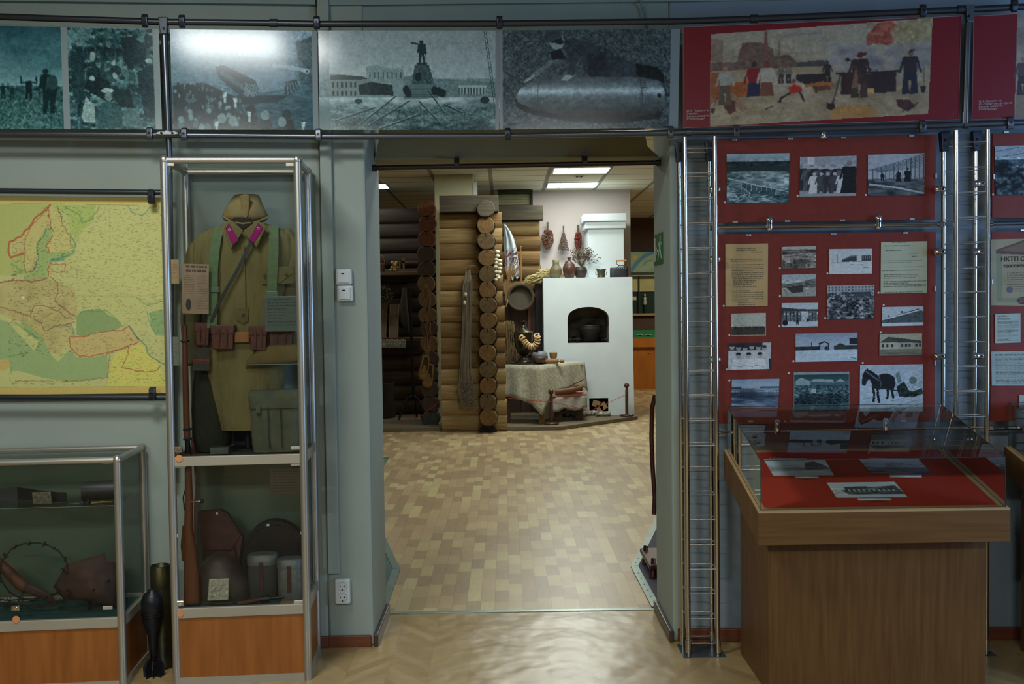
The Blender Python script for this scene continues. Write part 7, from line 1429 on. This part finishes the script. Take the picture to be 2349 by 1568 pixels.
for a in ([(1164, 634), (1170, 634), (1167, 642)], [(1172, 634), (1180, 634), (1176, 644)], [(1182, 634), (1191, 634), (1186, 640)]): MB().prism([pY(x, y, YT) for x, y in a], (0, .006, 0)).build('fringe_point', TW, t)
o = lath('distaff', 1195.5, 671, 563, 14.54, [(0, 0), (1.2, 0), (1.2, .06), (3, .08), (1.6, .12), (3, .17), (2, .2), (2.3, .26), (2.4, .5), (1.6, .95), (2.4, .97), (2.4, .99), (0, 1)], mat('turned_wood', (150, 108, 60), .5), 'tall turned wooden distaff rod beside the embroidered towel', 'distaff')
t = thing('dried_ears', 'bundle of dry grass ears in front of the white towel', 'dried grass', pY(1160, 700, YL-.045)); mb = MB(); r_ = random.Random(12)
for k in range(22):
    a = pY(1161+r_.uniform(-2, 2), 690, YL-.045); e = pY(1160+r_.uniform(-3, 32), 618-r_.uniform(0, 16), YL-.045); m_ = pY(1162+r_.uniform(-2, 6), 650, YL-.045); mb.tube([a, m_, e], .0025, n=4)
    for j in range(6): mb.ell(m_+(e-m_)*(.55+.09*j), (.006, .006, .014), 5)
mb.build('stalks', mat('dry_grass', (142, 108, 66), .9), t)['kind'] = 'stuff'
YN0 = mat('dull_plait', (150, 130, 108), .9); t = thing('straw_plait', 'pale braided plait hanging under the dry grass ears', 'braid', pY(1163, 706, YL-.03)); MB().tube([pY(x-2, y, YL-.02) for x, y in ((1161, 640), (1159, 660), (1162, 680), (1165, 690), (1163, 704))], [.008, .011, .010, .018, .007], n=8).build('plait', YN0, t)
GA = mat('garlic', (206, 196, 172), .6, amt=.08); t = thing('garlic_braid', 'braid of white garlic bulbs hanging beside the log end column', 'garlic braid', pY(1141, 643, YL-.1)); YG = YL-.12
MB().tube([pY(x, y, YG+.02) for x, y in ((1134, 563), (1137, 575), (1141, 600), (1142, 630), (1144, 645))], .008, n=6).build('stem_plait', STEM, t)
for x, y in ((1141, 577), (1141, 587), (1138, 595), (1146, 598), (1139, 603), (1147, 606), (1137.5, 612), (1146, 615), (1138, 623), (1145, 624), (1141, 632), (1143, 637), (1139, 641)):
    MB().ell(pY(x, y, YG-.02), (.030, .028, .025), 10).build('bulb', GA, t)
t = thing('yarn_hank', 'long grey hank of yarn hanging on the golden log wall', 'yarn', pY(1072, 945, YL-.04)); YN = mat('grey_yarn', (132, 120, 104), .95, c2=(100, 92, 80), sc=(60, 60, 6)); mb = MB(); r_ = random.Random(5); YH = YL-.05
for k in range(60):
    a = r_.uniform(-1, 1); pts = [pY(1074+a*3, 618, YH), pY(1073+a*9, 640, YH-.01), pY(1072+a*11, 660, YH-r_.uniform(0, .03)), pY(1070+a*10, 760, YH-r_.uniform(0, .03)), pY(1068+a*13, 850, YH-r_.uniform(0, .03)), pY(1069+a*17, 890, YH), pY(1072+a*15, 930, YH)]; mb.tube([p+V((r_.uniform(-.008, .008), 0, 0)) for p in pts], .0028, n=4)
for k in range(50):
    c_ = pY(1071+r_.uniform(-13, 14), 905+r_.uniform(-28, 26), YH-.02); mb.torus(c_, V((r_.uniform(-.4, .4), 1, r_.uniform(-.4, .4))), r_.uniform(.03, .06), .0022, 12, 4)
mb.tube([pY(1077, 640, YH-.03), pY(1079, 760, YH-.03), pY(1078, 850, YH-.03), pY(1083, 868, YH-.03), pY(1076, 900, YH-.03)], .004, n=5); mb.build('strands', YN, t)['kind'] = 'stuff'
MB().tube([pY(1073, 622, YH), pY(1074, 612, YH-.02), pY(1083, 609, YH-.02), pY(1095, 611, YH)], .009, n=8).build('peg', mat('peg_wood', (132, 92, 62), .7), t)
for x, y in ((1068, 675), (1066, 694)): MB().ell(pY(x, y, YH-.05), (.02, .01, .03), 8).build('shuttle_tag', GA, t)
# bast shoes
BAST = mat('bast', (146, 112, 66), .85, c2=(104, 78, 44), sc=(60, 60, 60), bump=.002, bsc=(70, 70, 70)); 
def lapot(cx, y0, y1, lean, label, Y):
    t = thing('bast_shoe', label, 'shoe', pY(cx, y1, Y), 'pair of bast shoes'); s = Y/FPX; H = y1-y0; u = V((1, 0, lean)).normalized()
    MB().loft([(pY(cx+lean*20*(f-.5)*2, y0+H*f, Y+.03), w*s, d_) for f, w, d_ in ((0, 5, .02), (.05, 8, .035), (.3, 9.5, .04), (.6, 11.5, .045), (.85, 12.5, .05), (.97, 9, .04), (1, 4, .02))], u, YY, 18, 2.2).build('sole', BAST, t)
    rim = [pY(cx+lean*20*(f-.5)*2+w, y0+H*f, Y-.015) for f, w in ((.03, 0), (.08, 5.5), (.3, 7.5), (.55, 9), (.68, 6), (.7, 0), (.68, -6), (.55, -9), (.3, -7.5), (.08, -5.5), (.03, 0))]; MB().tube(rim, .01, n=6).build('rim', BAST, t)
    MB().prism([p+YY*.004 for p in rim[:-1]], (0, .004, 0)).build('opening', mat('bast_dark', (64, 48, 30), .9), t)
lapot(974, 815, 871, -.2, 'straw-coloured woven bast shoe hanging on the log ends, left and higher', 13.13); lapot(983, 834, 889, -.25, 'straw-coloured woven bast shoe hanging on the log ends, right and lower', 13.15)
t = thing('bast_laces', 'loose string loops above the two bast shoes', 'string', pY(980, 820, 13.0)); mb = MB(); r_ = random.Random(2)
for k in range(6): mb.tube([pY(978+r_.uniform(-2, 2), 650, 13.195)]+[pY(978+(y-650)*.03+r_.uniform(-9, 9), y, 13.17) for y in range(672, 815, 24)]+[pY(975+k*1.5, 822, 13.13)], .0032, n=4)
mb.build('string', mat('string_tan', (150, 112, 74), .9), t)
# cabin furnishings
def plank(x0, x1, y, Y, th, dep, m, name, label):
    a, b_ = pY(x0, y, Y), pY(x1, y, Y); z = (a.z+b_.z)/2; o = MB().box((a.x, Y, z-th), (b_.x, Y+dep, z)).build(name, m, bevel=.004); tag(o, label, 'shelf'); return z
SHW = mat('shelf_wood', (104, 84, 56), .7); zsh = plank(800, 962, 623, 14.3, .05, .29, SHW, 'wall_shelf', 'wooden shelf with baskets in the dark cabin'); zbn = plank(800, 971, 775, 14.2, .05, .38, SHW, 'bench_board', 'long wooden bench board under the spinning boards in the cabin')
WKR = mat('wicker', (122, 92, 54), .8, c2=(88, 64, 36), sc=(70, 70, 50)); 
t = thing('wicker_basket', 'brown wicker basket on the cabin shelf, cut by the left jamb', 'basket', (xat(874, 14.4), 14.4, zsh)); c_ = V((xat(873, 14.4), 14.42, zsh)); MB().lathe(c_, [(0, 0), (.062, 0), (.075, .11), (.078, .12), (.07, .12), (.06, .02)], n=20).build('body', WKR, t); MB().tube([c_+V((.07*math.cos(a), 0, .12+.12*math.sin(a))) for a in [math.pi*k/10 for k in range(11)]], .006, n=6).build('handle', WKR, t)
t = thing('onion_bundle', 'bundle of golden onions on the cabin shelf', 'onions', (xat(905, 14.4), 14.4, zsh)); ON = mat('onion', (164, 128, 76), .6); r_ = random.Random(3)
for k in range(14): MB().ell(V((xat(905, 14.4)+r_.uniform(-.05, .05), 14.42+r_.uniform(-.03, .03), zsh+.028+(k//4)*.035)), .027, 8).build('onion', ON, t)
t = thing('hand_loom', 'old wooden tool frame on the cabin shelf beside the onions', 'loom', (xat(940, 14.4), 14.4, zsh)); OW = mat('old_wood', (104, 86, 62), .8, amt=.2)
xb0 = xat(917, 14.4)
for a, b_ in (((0, 0, 0), (.27, .1, .035)), ((.0, .02, .036), (.02, .05, .16)), ((.05, .02, .036), (.08, .05, .2)), ((.05, .02, .13), (.27, .05, .155))): MB().box((xb0+a[0], 14.38+a[1], zsh+.001+a[2]), (xb0+b_[0], 14.38+b_[1], zsh+.001+b_[2])).build('beam', OW, t)
for i, (x0_, x1_, l) in enumerate(((868, 886, 'tall flat spinning board leaning in the cabin, left of two'), (893, 914, 'tall flat spinning board leaning in the cabin, right of two'))):
    P = [pY(x0_, 773, 14.15), pY(x1_-2, 773, 14.15), pY(x1_+1, 697, 14.45), pY(x0_+2, 697, 14.45)]
    for q in P[:2]: q.z = zbn+.002
    t = thing('spinning_board', l, 'board', P[0]); MB().prism(P, (0, .03, 0)).build('board', mat('spin_wood_%d' % i, (92, 68, 42), .7, amt=.2), t)
    for a, b_ in ((P[1], P[2]), (P[0], P[3])): MB().tube([a, b_], .010, n=6).build('edge', SHW, t)
t = thing('lace_towel', 'white lace-edged cloth with a red border over the bench board in the cabin', 'towel', pY(902, 798, 14.12)); cloth([(777, 873, 931), (783, 872, 931), (790, 873, 931), (797, 873, 930)], 14.12, .01, mat('lace', (186, 190, 180), .9, c2=(104, 104, 94), sc=(40, 40, 40)), 'lace', t, 40, 30); MB().tube([pY(872, 776, 14.11), pY(932, 776, 14.11)], .009, n=6).build('red_border', mat('dull_red', (104, 36, 34), .9), t)
t = thing('rushlight_stand', 'tall black iron rushlight stand with bent feet in the cabin', 'stand', pY(948, 930, 14.0)); b0 = pY(949, 935, 13.9); b0.z = PZ+.006; tp = pY(940, 668, 13.9); BL = mat('wrought_iron', (26, 26, 30), .5, .4)
MB().tube([V((b0.x, 13.9, PZ+.3)), tp], .020, n=10).build('shaft', BL, t)
for dx, dy in ((-.2, -.1), (.13, -.12), (.02, .22)): MB().tube([V((b0.x, 13.9, PZ+.34)), V((b0.x+dx*.5, 13.9+dy*.5, PZ+.30)), V((b0.x+dx, 13.9+dy, PZ+.012))], .014, n=8).build('foot', BL, t)
t = thing('flax_tow', 'dark bundle of flax hanging behind the rushlight stand', 'flax', pY(930, 770, 14.3)); MB().loft([(pY(928, 660, 14.3), .03, .03), (pY(926, 700, 14.3), .05, .05), (pY(930, 740, 14.3), .06, .05), (pY(938, 766, 14.3), .02, .02)], XX, YY, 20, 2, wob=.1).build('fibres', mat('dark_flax', (72, 66, 58), .95, sc=(60, 60, 8), c2=(48, 44, 40)), t)
t = thing('hanging_herbs', 'dull green bunch of herbs hanging in the cabin above the boards', 'herbs', pY(876, 705, 14.3)); mb = MB(); r_ = random.Random(8)
for k in range(400): f = r_.random(); mb.ell(pY(878+r_.uniform(-24, 24)*math.sin(math.pi*(.15+.8*f)), 656+f*50, 14.3+r_.uniform(-.08, .08)), r_.uniform(.005, .011), 5)
mb.build('leaves', mat('herb_green', (92, 88, 48), .9, c2=(60, 56, 36)), t)['kind'] = 'stuff'
o = lath('wooden_tub', 880, 930, 850, 14.2, [(0, 0), (26, 0), (27, .03), (24, .96), (25, 1), (22, 1), (22, .1)], mat('tub_wood', (52, 42, 34), .8, c2=(34, 28, 26), sc=(30, 30, 4)), 'dark wooden tub standing on the cabin platform behind the left jamb', 'tub', z0=PZ+.006)
# sieve
t = thing('sieve', 'large round wooden sieve hanging on the dark boards behind the samovar', 'sieve', pY(1194, 712, 14.45)); c_ = pY(1194, 681, 14.45); MB().lathe(c_+V((0, .07, 0)), [(.165, 0), (.175, 0), (.17, .12), (.20, .125), (.20, .135), (.16, .135), (.16, 0)], n=36, ax=(0, -1, 0)).build('hoop', mat('sieve_wood', (76, 62, 46), .7), t); MB().cyl(c_+V((0, .04, 0)), c_+V((0, .045, 0)), .16, n=30).build('mesh', mat('sieve_mesh', (92, 86, 72), .9), t)
# straw doll/sheaf left of samovar
t = thing('flax_sheaf', 'rough sheaf of straw and flax standing left of the samovar', 'sheaf', pY(1168, 830, 14.1)); mb = MB(); r_ = random.Random(21)
for k in range(160): x = 1164+r_.uniform(-6, 14); a = pY(x, 742+r_.uniform(-8, 20), 13.95+r_.uniform(-.1, .1)); b_ = pY(x+r_.uniform(-6, 14), 835, 13.95+r_.uniform(-.1, .1)); mb.tube([a, (a+b_)/2+V((r_.uniform(-.03, .03), 0, 0)), b_], .004, n=4)
mb.build('stalks', mat('flax_tan', (124, 102, 70), .9), t)['kind'] = 'stuff'
MB().loft([(pY(1168, 835, 14.0), .09, .07), (pY(1166, 800, 14.0), .10, .08), (pY(1164, 770, 14.0), .05, .05)], XX, YY, 18, 2.2, wob=.05).build('body', mat('brown_cloth', (74, 50, 36), .9), t)
# ---- table with linen cloth
ZTb = .83; A_ = pZ(1237, 838, ZTb); B_ = pZ(1340, 829, ZTb); Cc = pZ(1150, 836.5, ZTb); D_ = B_+(Cc-A_)*.55
LIN = mat('grey_linen', (180, 176, 156), .9, c2=(142, 138, 120), sc=(34, 34, 34), det=3, bump=.003, bsc=(20, 20, 20)); TWD = mat('table_wood_yellow', (152, 110, 52), .6, amt=.15); BWD = mat('bench_wood', (78, 60, 40), .7, amt=.2)
tb = thing('table', 'wooden table under a grey linen cloth in front of the stove', 'table', ((A_.x+D_.x)/2, (A_.y+D_.y)/2, PZ))
MB().prism([V((p.x, p.y, ZTb-.035)) for p in (A_, B_, D_, Cc)], (0, 0, .03)).build('tabletop', BWD, tb)
cn = (A_+D_)/2
lg = A_+(Cc-A_)*.10+(B_-A_)*.12; 
for p, m_ in ((V((lg.x, lg.y, 0)), TWD), (B_+(cn-B_)*.15, BWD), (D_+(cn-D_)*.12, BWD), (Cc+(cn-Cc)*.12, BWD)): MB().box((p.x-.035, p.y-.035, PZ), (p.x+.035, p.y+.035, ZTb-.036)).build('leg', m_, tb)
tc = MB(); nf = 24
def edge_drop(P, Q, drops, amp, out, n0=None, n1=None):
    vs = []; d = (Q-P); nrm_ = V((d.y, -d.x, 0)).normalized(); nrm_ = nrm_ if nrm_.y < 0 else -nrm_
    for j in range(9):
        for i in range(nf): f = i/(nf-1); dz = np.interp(f, [q[0] for q in drops], [q[1] for q in drops]); w = j/8; nn = nrm_; nn = (nrm_*(1-max(0, (f-.7)/.3))+n1*max(0, (f-.7)/.3)) if n1 else (n0*max(0, 1-f/.3)+nrm_*min(1, f/.3)); vs.append(P+d*f+nn*(out*w+amp*w*math.sin(12*f+2)*min(1, 4*f, 4*(1-f))+.004)+V((0, 0, -dz*w+.002)))
    tc.add(vs, [(j*nf+i, j*nf+i+1, (j+1)*nf+i+1, (j+1)*nf+i) for j in range(8) for i in range(nf-1)], True)
cnr = V((.45, -1.1, 0)); edge_drop(Cc, A_, [(0, .42), (.5, .44), (.8, .52), (1, .66)], .03, .05, n1=cnr); edge_drop(A_, B_, [(0, .66), (.14, .5), (.4, .42), (.7, .36), (.9, .34), (1, .42)], .03, .05, n0=cnr)
tc.add([V((p.x, p.y, ZTb+.002)) for p in (Cc, A_, B_, D_)], [(0, 1, 2, 3)])
o = tc.build('tablecloth', LIN); k = o.modifiers.new('thick', 'SOLIDIFY'); k.thickness = .004; k.offset = -1; tag(o, 'grey patterned linen tablecloth hanging down over the table', 'tablecloth')
ZT2 = ZTb+.004
def onT(px, Y): p = pY(px, 800, Y); p.z = ZT2; return p
YQ = 13.62
t = thing('tray', 'dark round tray beneath the samovar on the table', 'tray', onT(1210, YQ)); MB().lathe(onT(1212, YQ), [(0, .0), (.27, .0), (.29, .018), (.285, .02), (.265, .006), (0, .006)], n=36).build('plate', mat('dark_tray', (72, 66, 52), .4, .5), t)
SM = mat('samovar_brass', (74, 66, 48), .32, .8, c2=(52, 46, 36), sc=(9, 9, 9)); sm = thing('samovar', 'old dark brass samovar on a tray on the table', 'samovar', onT(1200, YQ)); s = YQ/FPX; z0 = ZT2+.007; b0 = onT(1201, YQ); b0.z = z0
def L(name, prof, par=sm, m=SM, c_=None): return MB().lathe(c_ or b0, [(a*s, h*s) for a, h in prof], n=30).build(name, m, par)
L('foot', [(0, 0), (19, 0), (19, 3), (14, 5), (10, 10), (6, 13), (6, 17), (10, 19)]); L('body', [(9, 19), (14, 24), (19, 36), (21, 50), (22, 62), (21.5, 68), (22.5, 70), (18, 72)]); L('lid', [(22.4, 70), (20, 73), (10, 75), (9, 80), (8, 82)]); L('crown', [(8, 81), (9, 83), (5, 84), (5, 92), (7.5, 93), (7.5, 96), (0, 97)])
MB().tube([b0+V((14*s, -.1, 30*s)), b0+V((24*s, -.18, 28*s)), b0+V((32*s, -.2, 27*s))], .014, n=8).build('tap', SM, sm); k = MB().box((b0.x+26*s, b0.y-.2, b0.z+31*s), (b0.x+36*s, b0.y-.18, b0.z+34*s)).build('tap_key', SM, sm)
for q in (-1, 1): MB().tube([b0+V((q*21*s, 0, 62*s)), b0+V((q*26*s, -.02, 60*s)), b0+V((q*26*s, -.02, 50*s)), b0+V((q*21*s, 0, 48*s))], .008, n=8).build('handle', SM, sm)
BG_ = mat('bagel', (208, 184, 142), .6, c2=(180, 144, 96), sc=(25, 25, 25)); t = thing('bagel_garland', 'garland of small ring-shaped rusks hanging on the samovar', 'rusks', pY(1214, 785, 13.35))
path = [(1195, 774), (1199, 777), (1203, 783), (1206.5, 787), (1210.5, 791), (1215, 794), (1220, 795), (1225, 794), (1229, 790), (1232, 785), (1233, 779), (1233, 773), (1231, 769)]
for k, (x, y) in enumerate(path):
    a = path[max(k-1, 0)]; b_ = path[min(k+1, len(path)-1)]; d = V((b_[0]-a[0], -3.5, -(b_[1]-a[1]))).normalized(); MB().torus(pY(x, y, 13.35), d, .034, .012, 18, 8).build('rusk', BG_, t)
MB().tube([pY(1188, 766, 13.45)]+[pY(x, y, 13.35) for x, y in path]+[pY(1222, 762, 13.45)], .003, n=5).build('string', STEM, t)
lath('enamel_pot', 1238, 828, 802, 13.75, [(0, 0), (13, 0), (16, .2), (19, .55), (18, .8), (13, .97), (12, 1), (0, .96)], mat('blue_grey_clay', (112, 118, 120), .5), 'blue grey round pot on the table right of the samovar', 'pot', z0=ZT2)
t = thing('small_clay_pot', 'small brown pot with an ear handle in front of the blue grey pot', 'pot', onT(1238.5, 13.35)); lath('pot', 1238.5, 830, 817, 13.35, [(0, 0), (8, 0), (12, .4), (14, .7), (13, .95), (12, 1), (0, .9)], RB, '', '', z0=ZT2+.021, parent=t); p = pY(1252, 820, 13.35); MB().torus(p, YY, .022, .006, 14, 6).build('ear_handle', RB, t)
lath('wooden_goblet', 1269.5, 829, 806, 13.75, [(0, 0), (5.5, .0), (5, .08), (2.2, .14), (2.5, .24), (6, .34), (8, .5), (9, .9), (9, 1), (8, 1), (7, .6), (0, .5)], mat('goblet_wood', (144, 106, 70), .6), 'small wooden goblet on the table next to the stove', 'goblet', z0=ZT2)
t = thing('rolling_pin', 'wooden rolling pin lying on the table in front of the goblet', 'rolling pin', onT(1270, 13.45)); RP_ = mat('pin_wood', (152, 110, 62), .55); a, b_ = onT(1252, 13.45), onT(1280, 13.4); a.z += .036; b_.z += .036; MB().cyl(a, b_, .034, n=18).build('roller', RP_, t); MB().cyl(b_, b_+XX*.025, .012, n=10).build('neck', RP_, t); MB().ell(b_+XX*.052, (.036, .026, .026), 12).build('knob', RP_, t)
# ---- bench with towel, trough
ZB2 = .42; bn = thing('bench', 'small old wooden bench with a red-striped towel in front of the stove', 'bench', pZ(1310, 960, PZ)); YB0 = 13.25
bx = [pY(1262, 910, YB0).x, pY(1355, 905, YB0).x]; MB().hexa([V((bx[0], YB0+.06, ZB2-.035)), V((bx[1]-.05, YB0+.28, ZB2-.035)), V((bx[1]-.1, YB0+.52, ZB2-.035)), V((bx[0], YB0+.34, ZB2-.035)), V((bx[0], YB0+.06, ZB2)), V((bx[1]-.05, YB0+.28, ZB2)), V((bx[1]-.1, YB0+.52, ZB2)), V((bx[0], YB0+.34, ZB2))]).build('seat', BWD, bn)
for x_, y_ in ((1279, YB0+.16), (1326, YB0+.3)): x = xat(x_, y_); MB().hexa([V((x-.06, y_-.02, PZ)), V((x+.05, y_, PZ)), V((x+.05, y_+.2, PZ)), V((x-.06, y_+.2, PZ)), V((x-.045, y_-.01, ZB2-.036)), V((x+.04, y_, ZB2-.036)), V((x+.04, y_+.18, ZB2-.036)), V((x-.045, y_+.18, ZB2-.036))]).build('leg', BWD, bn)
MB().box((xat(1282, YB0+.3), YB0+.24, PZ+.10), (xat(1322, YB0+.3), YB0+.28, PZ+.14)).build('stretcher', BWD, bn)
RSTR = mat('coral_stripe', (186, 112, 100), .9, amt=.06); GYL = mat('grey_white_linen', (150, 146, 136), .9, amt=.12, sc=(30, 30, 30)); t = thing('striped_towel', 'grey towel with a coral red stripe draped over the bench', 'towel', pY(1310, 945, YB0))
tp_ = lambda f, dy, z: V((bx[0]+.005+(bx[1]-.04-bx[0])*f, YB0+.05+.22*f+dy, z)); nf = 22
mb = MB(); mr = MB()
def sheet(m_, rows_): 
    vs = [p for r0 in rows_ for p in r0]; m_.add(vs, [(j*nf+i, j*nf+i+1, (j+1)*nf+i+1, (j+1)*nf+i) for j in range(len(rows_)-1) for i in range(nf-1)], True)
sheet(mr, [[tp_(i/(nf-1), .16, ZB2+.007) for i in range(nf)], [tp_(i/(nf-1), 0.0, ZB2+.009+.004*math.sin(i)) for i in range(nf)], [tp_(i/(nf-1), -.02, ZB2-.03) for i in range(nf)]])
sheet(mb, [[tp_(i/(nf-1), -.02-.006*j+.012*math.sin(i*.9+j*.2), ZB2-.03-j*.035*(1+.12*math.sin(i*.55))) for i in range(nf)] for j in range(6)])
sheet(mb, [[tp_(i/(nf-1), .30-.002*j, ZB2+.006) for i in range(nf)] for j in (0, 70)])
for m_, nm, mt in ((mb, 'linen', GYL), (mr, 'stripe', RSTR)): o = m_.build(nm, mt, t); k = o.modifiers.new('thick', 'SOLIDIFY'); k.thickness = .003
t = thing('dough_trough', 'carved wooden trough lying on the striped towel', 'trough', pY(1303, 905, YB0+.2)); TR = mat('trough_wood', (112, 74, 42), .5, c2=(80, 50, 28), sc=(6, 30, 30))
c0 = pY(1300, 903, YB0+.22); c0.z = ZB2+.015; ax_ = V((1, .3, .12)).normalized(); sd_ = V((-.3, 1, 0)).normalized()
MB().loft([(c0-ax_*.22+ZUP*.045, .05, .07), (c0-ax_*.19+ZUP*.04, .05, .11), (c0+ZUP*.035, .045, .12), (c0+ax_*.17+ZUP*.04, .04, .10), (c0+ax_*.23+ZUP*.055, .022, .05)], ZUP, sd_, 20, 3.0).build('bowl', TR, t); MB().loft([(c0-ax_*.17+ZUP*.082, .006, .07), (c0+ZUP*.078, .006, .09), (c0+ax_*.15+ZUP*.08, .006, .07)], ZUP, sd_, 16, 3).build('hollow', mat('trough_hollow', (70, 42, 24), .7), t)
MB().tube([c0+ax_*.05+ZUP*.09, c0+ax_*.26+ZUP*.15], .010, n=8).build('ladle_handle', TR, t)
# ---- stanchions with string
MR = mat('mahogany_post', (76, 44, 35), .35, amt=.1)
def stan(px, pyb, label, Y):
    b_ = pY(px, pyb, Y); b_.z = PZ+.001; t = thing('barrier_post', label, 'barrier post', b_, 'barrier posts on the platform'); MB().lathe(b_, [(0, 0), (.10, 0), (.10, .018), (.07, .026), (.03, .032)], n=28).build('base', MR, t); MB().lathe(b_, [(.022, .03), (.022, .36), (.018, .37), (.016, .395)], n=16).build('shaft', MR, t); MB().ell(b_+ZUP*.43, .037, 16).build('ball', MR, t); return b_
s1 = stan(1265, 978, 'dark red wooden barrier post with ball top in front of the table', 13.12); s2_ = stan(1438, 950, 'dark red wooden barrier post with ball top at the right end of the platform', 13.98)
p0 = pY(1166, 913, YL-.12)
tag(MB().tube([p0, p0+(s1-p0)*.5+V((0, -.02, .0)), s1+V((0, -.03, .30))] if False else [V((p0.x, p0.y, p0.z)), V(((p0.x+s1.x)/2, (p0.y+s1.y)/2, (p0.z+s1.z+.31)/2-.012)), V((s1.x, s1.y-.025, s1.z+.30))], .0035, n=5).build('barrier_string', mat('red_string', (176, 36, 40), .8)), 'red string from the log wall to the front barrier post', 'string')
tag(MB().tube([V((s1.x, s1.y-.025, s1.z+.30)), V(((s1.x+s2_.x)/2, (s1.y+s2_.y)/2-.12, s1.z+.14)), V((s2_.x, s2_.y-.025, s2_.z+.31))], .0035, n=5).build('barrier_string', mat('red_string', (176, 36, 40), .8)), 'red string sagging between the two barrier posts', 'string')
tag(MB().tube([pY(865, 968, 13.1), pY(915, 971, 13.05), pY(965, 955, 13.02), pY(1011, 918, YL-.04)], .0035, n=5).build('barrier_string', mat('red_string', (176, 36, 40), .8)), 'red string in front of the dark cabin, rising to the log wall', 'string')
# ---- strip of the farthest room on the right
YF = 19.7; xa_, xb_ = xat(1440, YF), xat(1520, YF)+.6
def rct(m, y0, y1, Y, nm, kind=True, x0=None, x1=None, th=.1):
    a = pY(1470, y0, Y); b_ = pY(1470, y1, Y); o = MB().box((x0 if x0 is not None else xa_, Y, b_.z), (x1 if x1 is not None else xb_, Y+th, a.z)).build(nm, m); 
    if kind: struct(o)
    return o
rct(mat('cream_far', (172, 162, 110), .8), 440, 478, 20.1, 'trim_12', x0=1.9, x1=6); rct(mat('brown_far_wall', (98, 78, 66), .85), 477, 900, 20.2, 'wall_far', x0=1.9, x1=6)
mc = thing('river_map', 'pale map panel with a blue river in the far room at the right', 'map panel', pY(1470, 625, YF)); c = blank(60, 70, (150, 176, 150)); c.grain(14, 30, None, 3); c.line([(0, 95), (30, 50), (60, 20), (100, 2)], 16, (90, 140, 180)); c.ell(20, 25, 9, 9, (206, 190, 90)); c.line([(55, 65), (70, 45), (92, 40)], 2, (70, 70, 60)); print_mesh('map_sheet', [pY(x, y, YF) for x, y in ((1446, 578), (1500, 577), (1500, 624), (1446, 625))], c, PAPER, mc, th=.01)
a = pY(1446, 577, YF); MB().box((a.x, YF-.01, a.z), (a.x+.5, YF+.02, a.z+.045)).build('top_frame', BLACK, mc)
GF = mat('green_frame', (20, 46, 34), .5); CW = mat('cream_window', (190, 186, 128), .7); gc = thing('green_display_cabinet', 'dark green framed cabinet with pale panes and a white figurine in the far room', 'cabinet', pY(1470, 720, YF-.05))
def bx_(x0, y0, x1, y1, Y, m, nm, th=.03): a, b_ = pY(x0, y0, Y), pY(x1, y1, Y); return MB().box((a.x, Y, b_.z), (b_.x, Y+th, a.z)).build(nm, m, gc)
bx_(1446, 626, 1505, 668, YF, CW, 'pane'); bx_(1446, 624, 1505, 628, YF-.04, GF, 'rail'); bx_(1446, 633, 1505, 637, YF-.04, GF, 'rail'); bx_(1464, 634, 1468, 722, YF-.04, GF, 'stile'); bx_(1446, 669, 1505, 719, YF+.02, mat('dark_green_back', (14, 44, 38), .7), 'back'); bx_(1446, 723, 1505, 902, YF+.0, mat('dark_brown_base', (84, 66, 56), .8), 'base', .3); bx_(1446, 719, 1505, 723, YF-.08, OAKL, 'shelf', .12); bx_(1448, 680, 1460, 688, YF-.01, mat('cream_card', (200, 196, 160), .8), 'card', .01)
fg = thing('figurine', 'small white and gold figurine in the green display cabinet', 'figurine', pY(1479, 718, YF-.05)); s = YF/FPX; b0 = pY(1479.5, 699, YF-.05); MB().lathe(b0, [(0, 0), (3*s, 0), (4*s, 4*s), (3*s, 12*s), (3.6*s, 16*s), (1*s, 19*s), (2*s, 21*s), (2*s, 24*s), (0, 26*s)], n=14).build('body', mat('figurine_white', (190, 204, 184), .4), fg); MB().ell(b0+ZUP*23.5*s, (2.6*s, 2*s, 2*s), 10).build('hair', mat('figurine_gold', (184, 150, 80), .4), fg); MB().cyl(V((b0.x, b0.y, pY(1479, 719, YF-.05).z)), b0, 2.5*s, n=10).build('pedestal', GF, fg)
tcs = thing('table_showcase', 'orange wooden table showcase with green lined top in the far room at right', 'showcase', pZ(1475, 893, 0)); Yc = pZ(1475, 893, 0).y
def bz(x0, y0, x1, y1, m, nm, dy=0, th=.5): a, b_ = pY(x0, y0, Yc+dy), pY(x1, y1, Yc+dy); return MB().box((a.x, Yc+dy, max(b_.z, 0)), (b_.x, Yc+dy+th, a.z)).build(nm, m, tcs)
ORW = mat('orange_wood', (178, 108, 40), .45, c2=(150, 84, 28), sc=(6, 6, 2)); bz(1440, 775, 1540, 795, ORW, 'top_frame', -.05, .6); bz(1440, 796, 1540, 893, ORW, 'body', .0, .5); bz(1444, 757, 1540, 774.5, mat('green_cloth', (30, 128, 84), .8), 'green_lining', .1, .02)
for x, y in ((1467, 768), (1487, 768)): a = pY(x, y, Yc+.085); MB().tube([a+V((-.05, 0, 0)), a+V((0, 0, .012)), a+V((.06, 0, 0))], .006, n=5).build('exhibit', WHITEM, tcs)
q = pY(1488, 808, Yc-.0); MB().cyl(q, q-YY*.012, .018, n=14).build('lock', ORW, tcs)
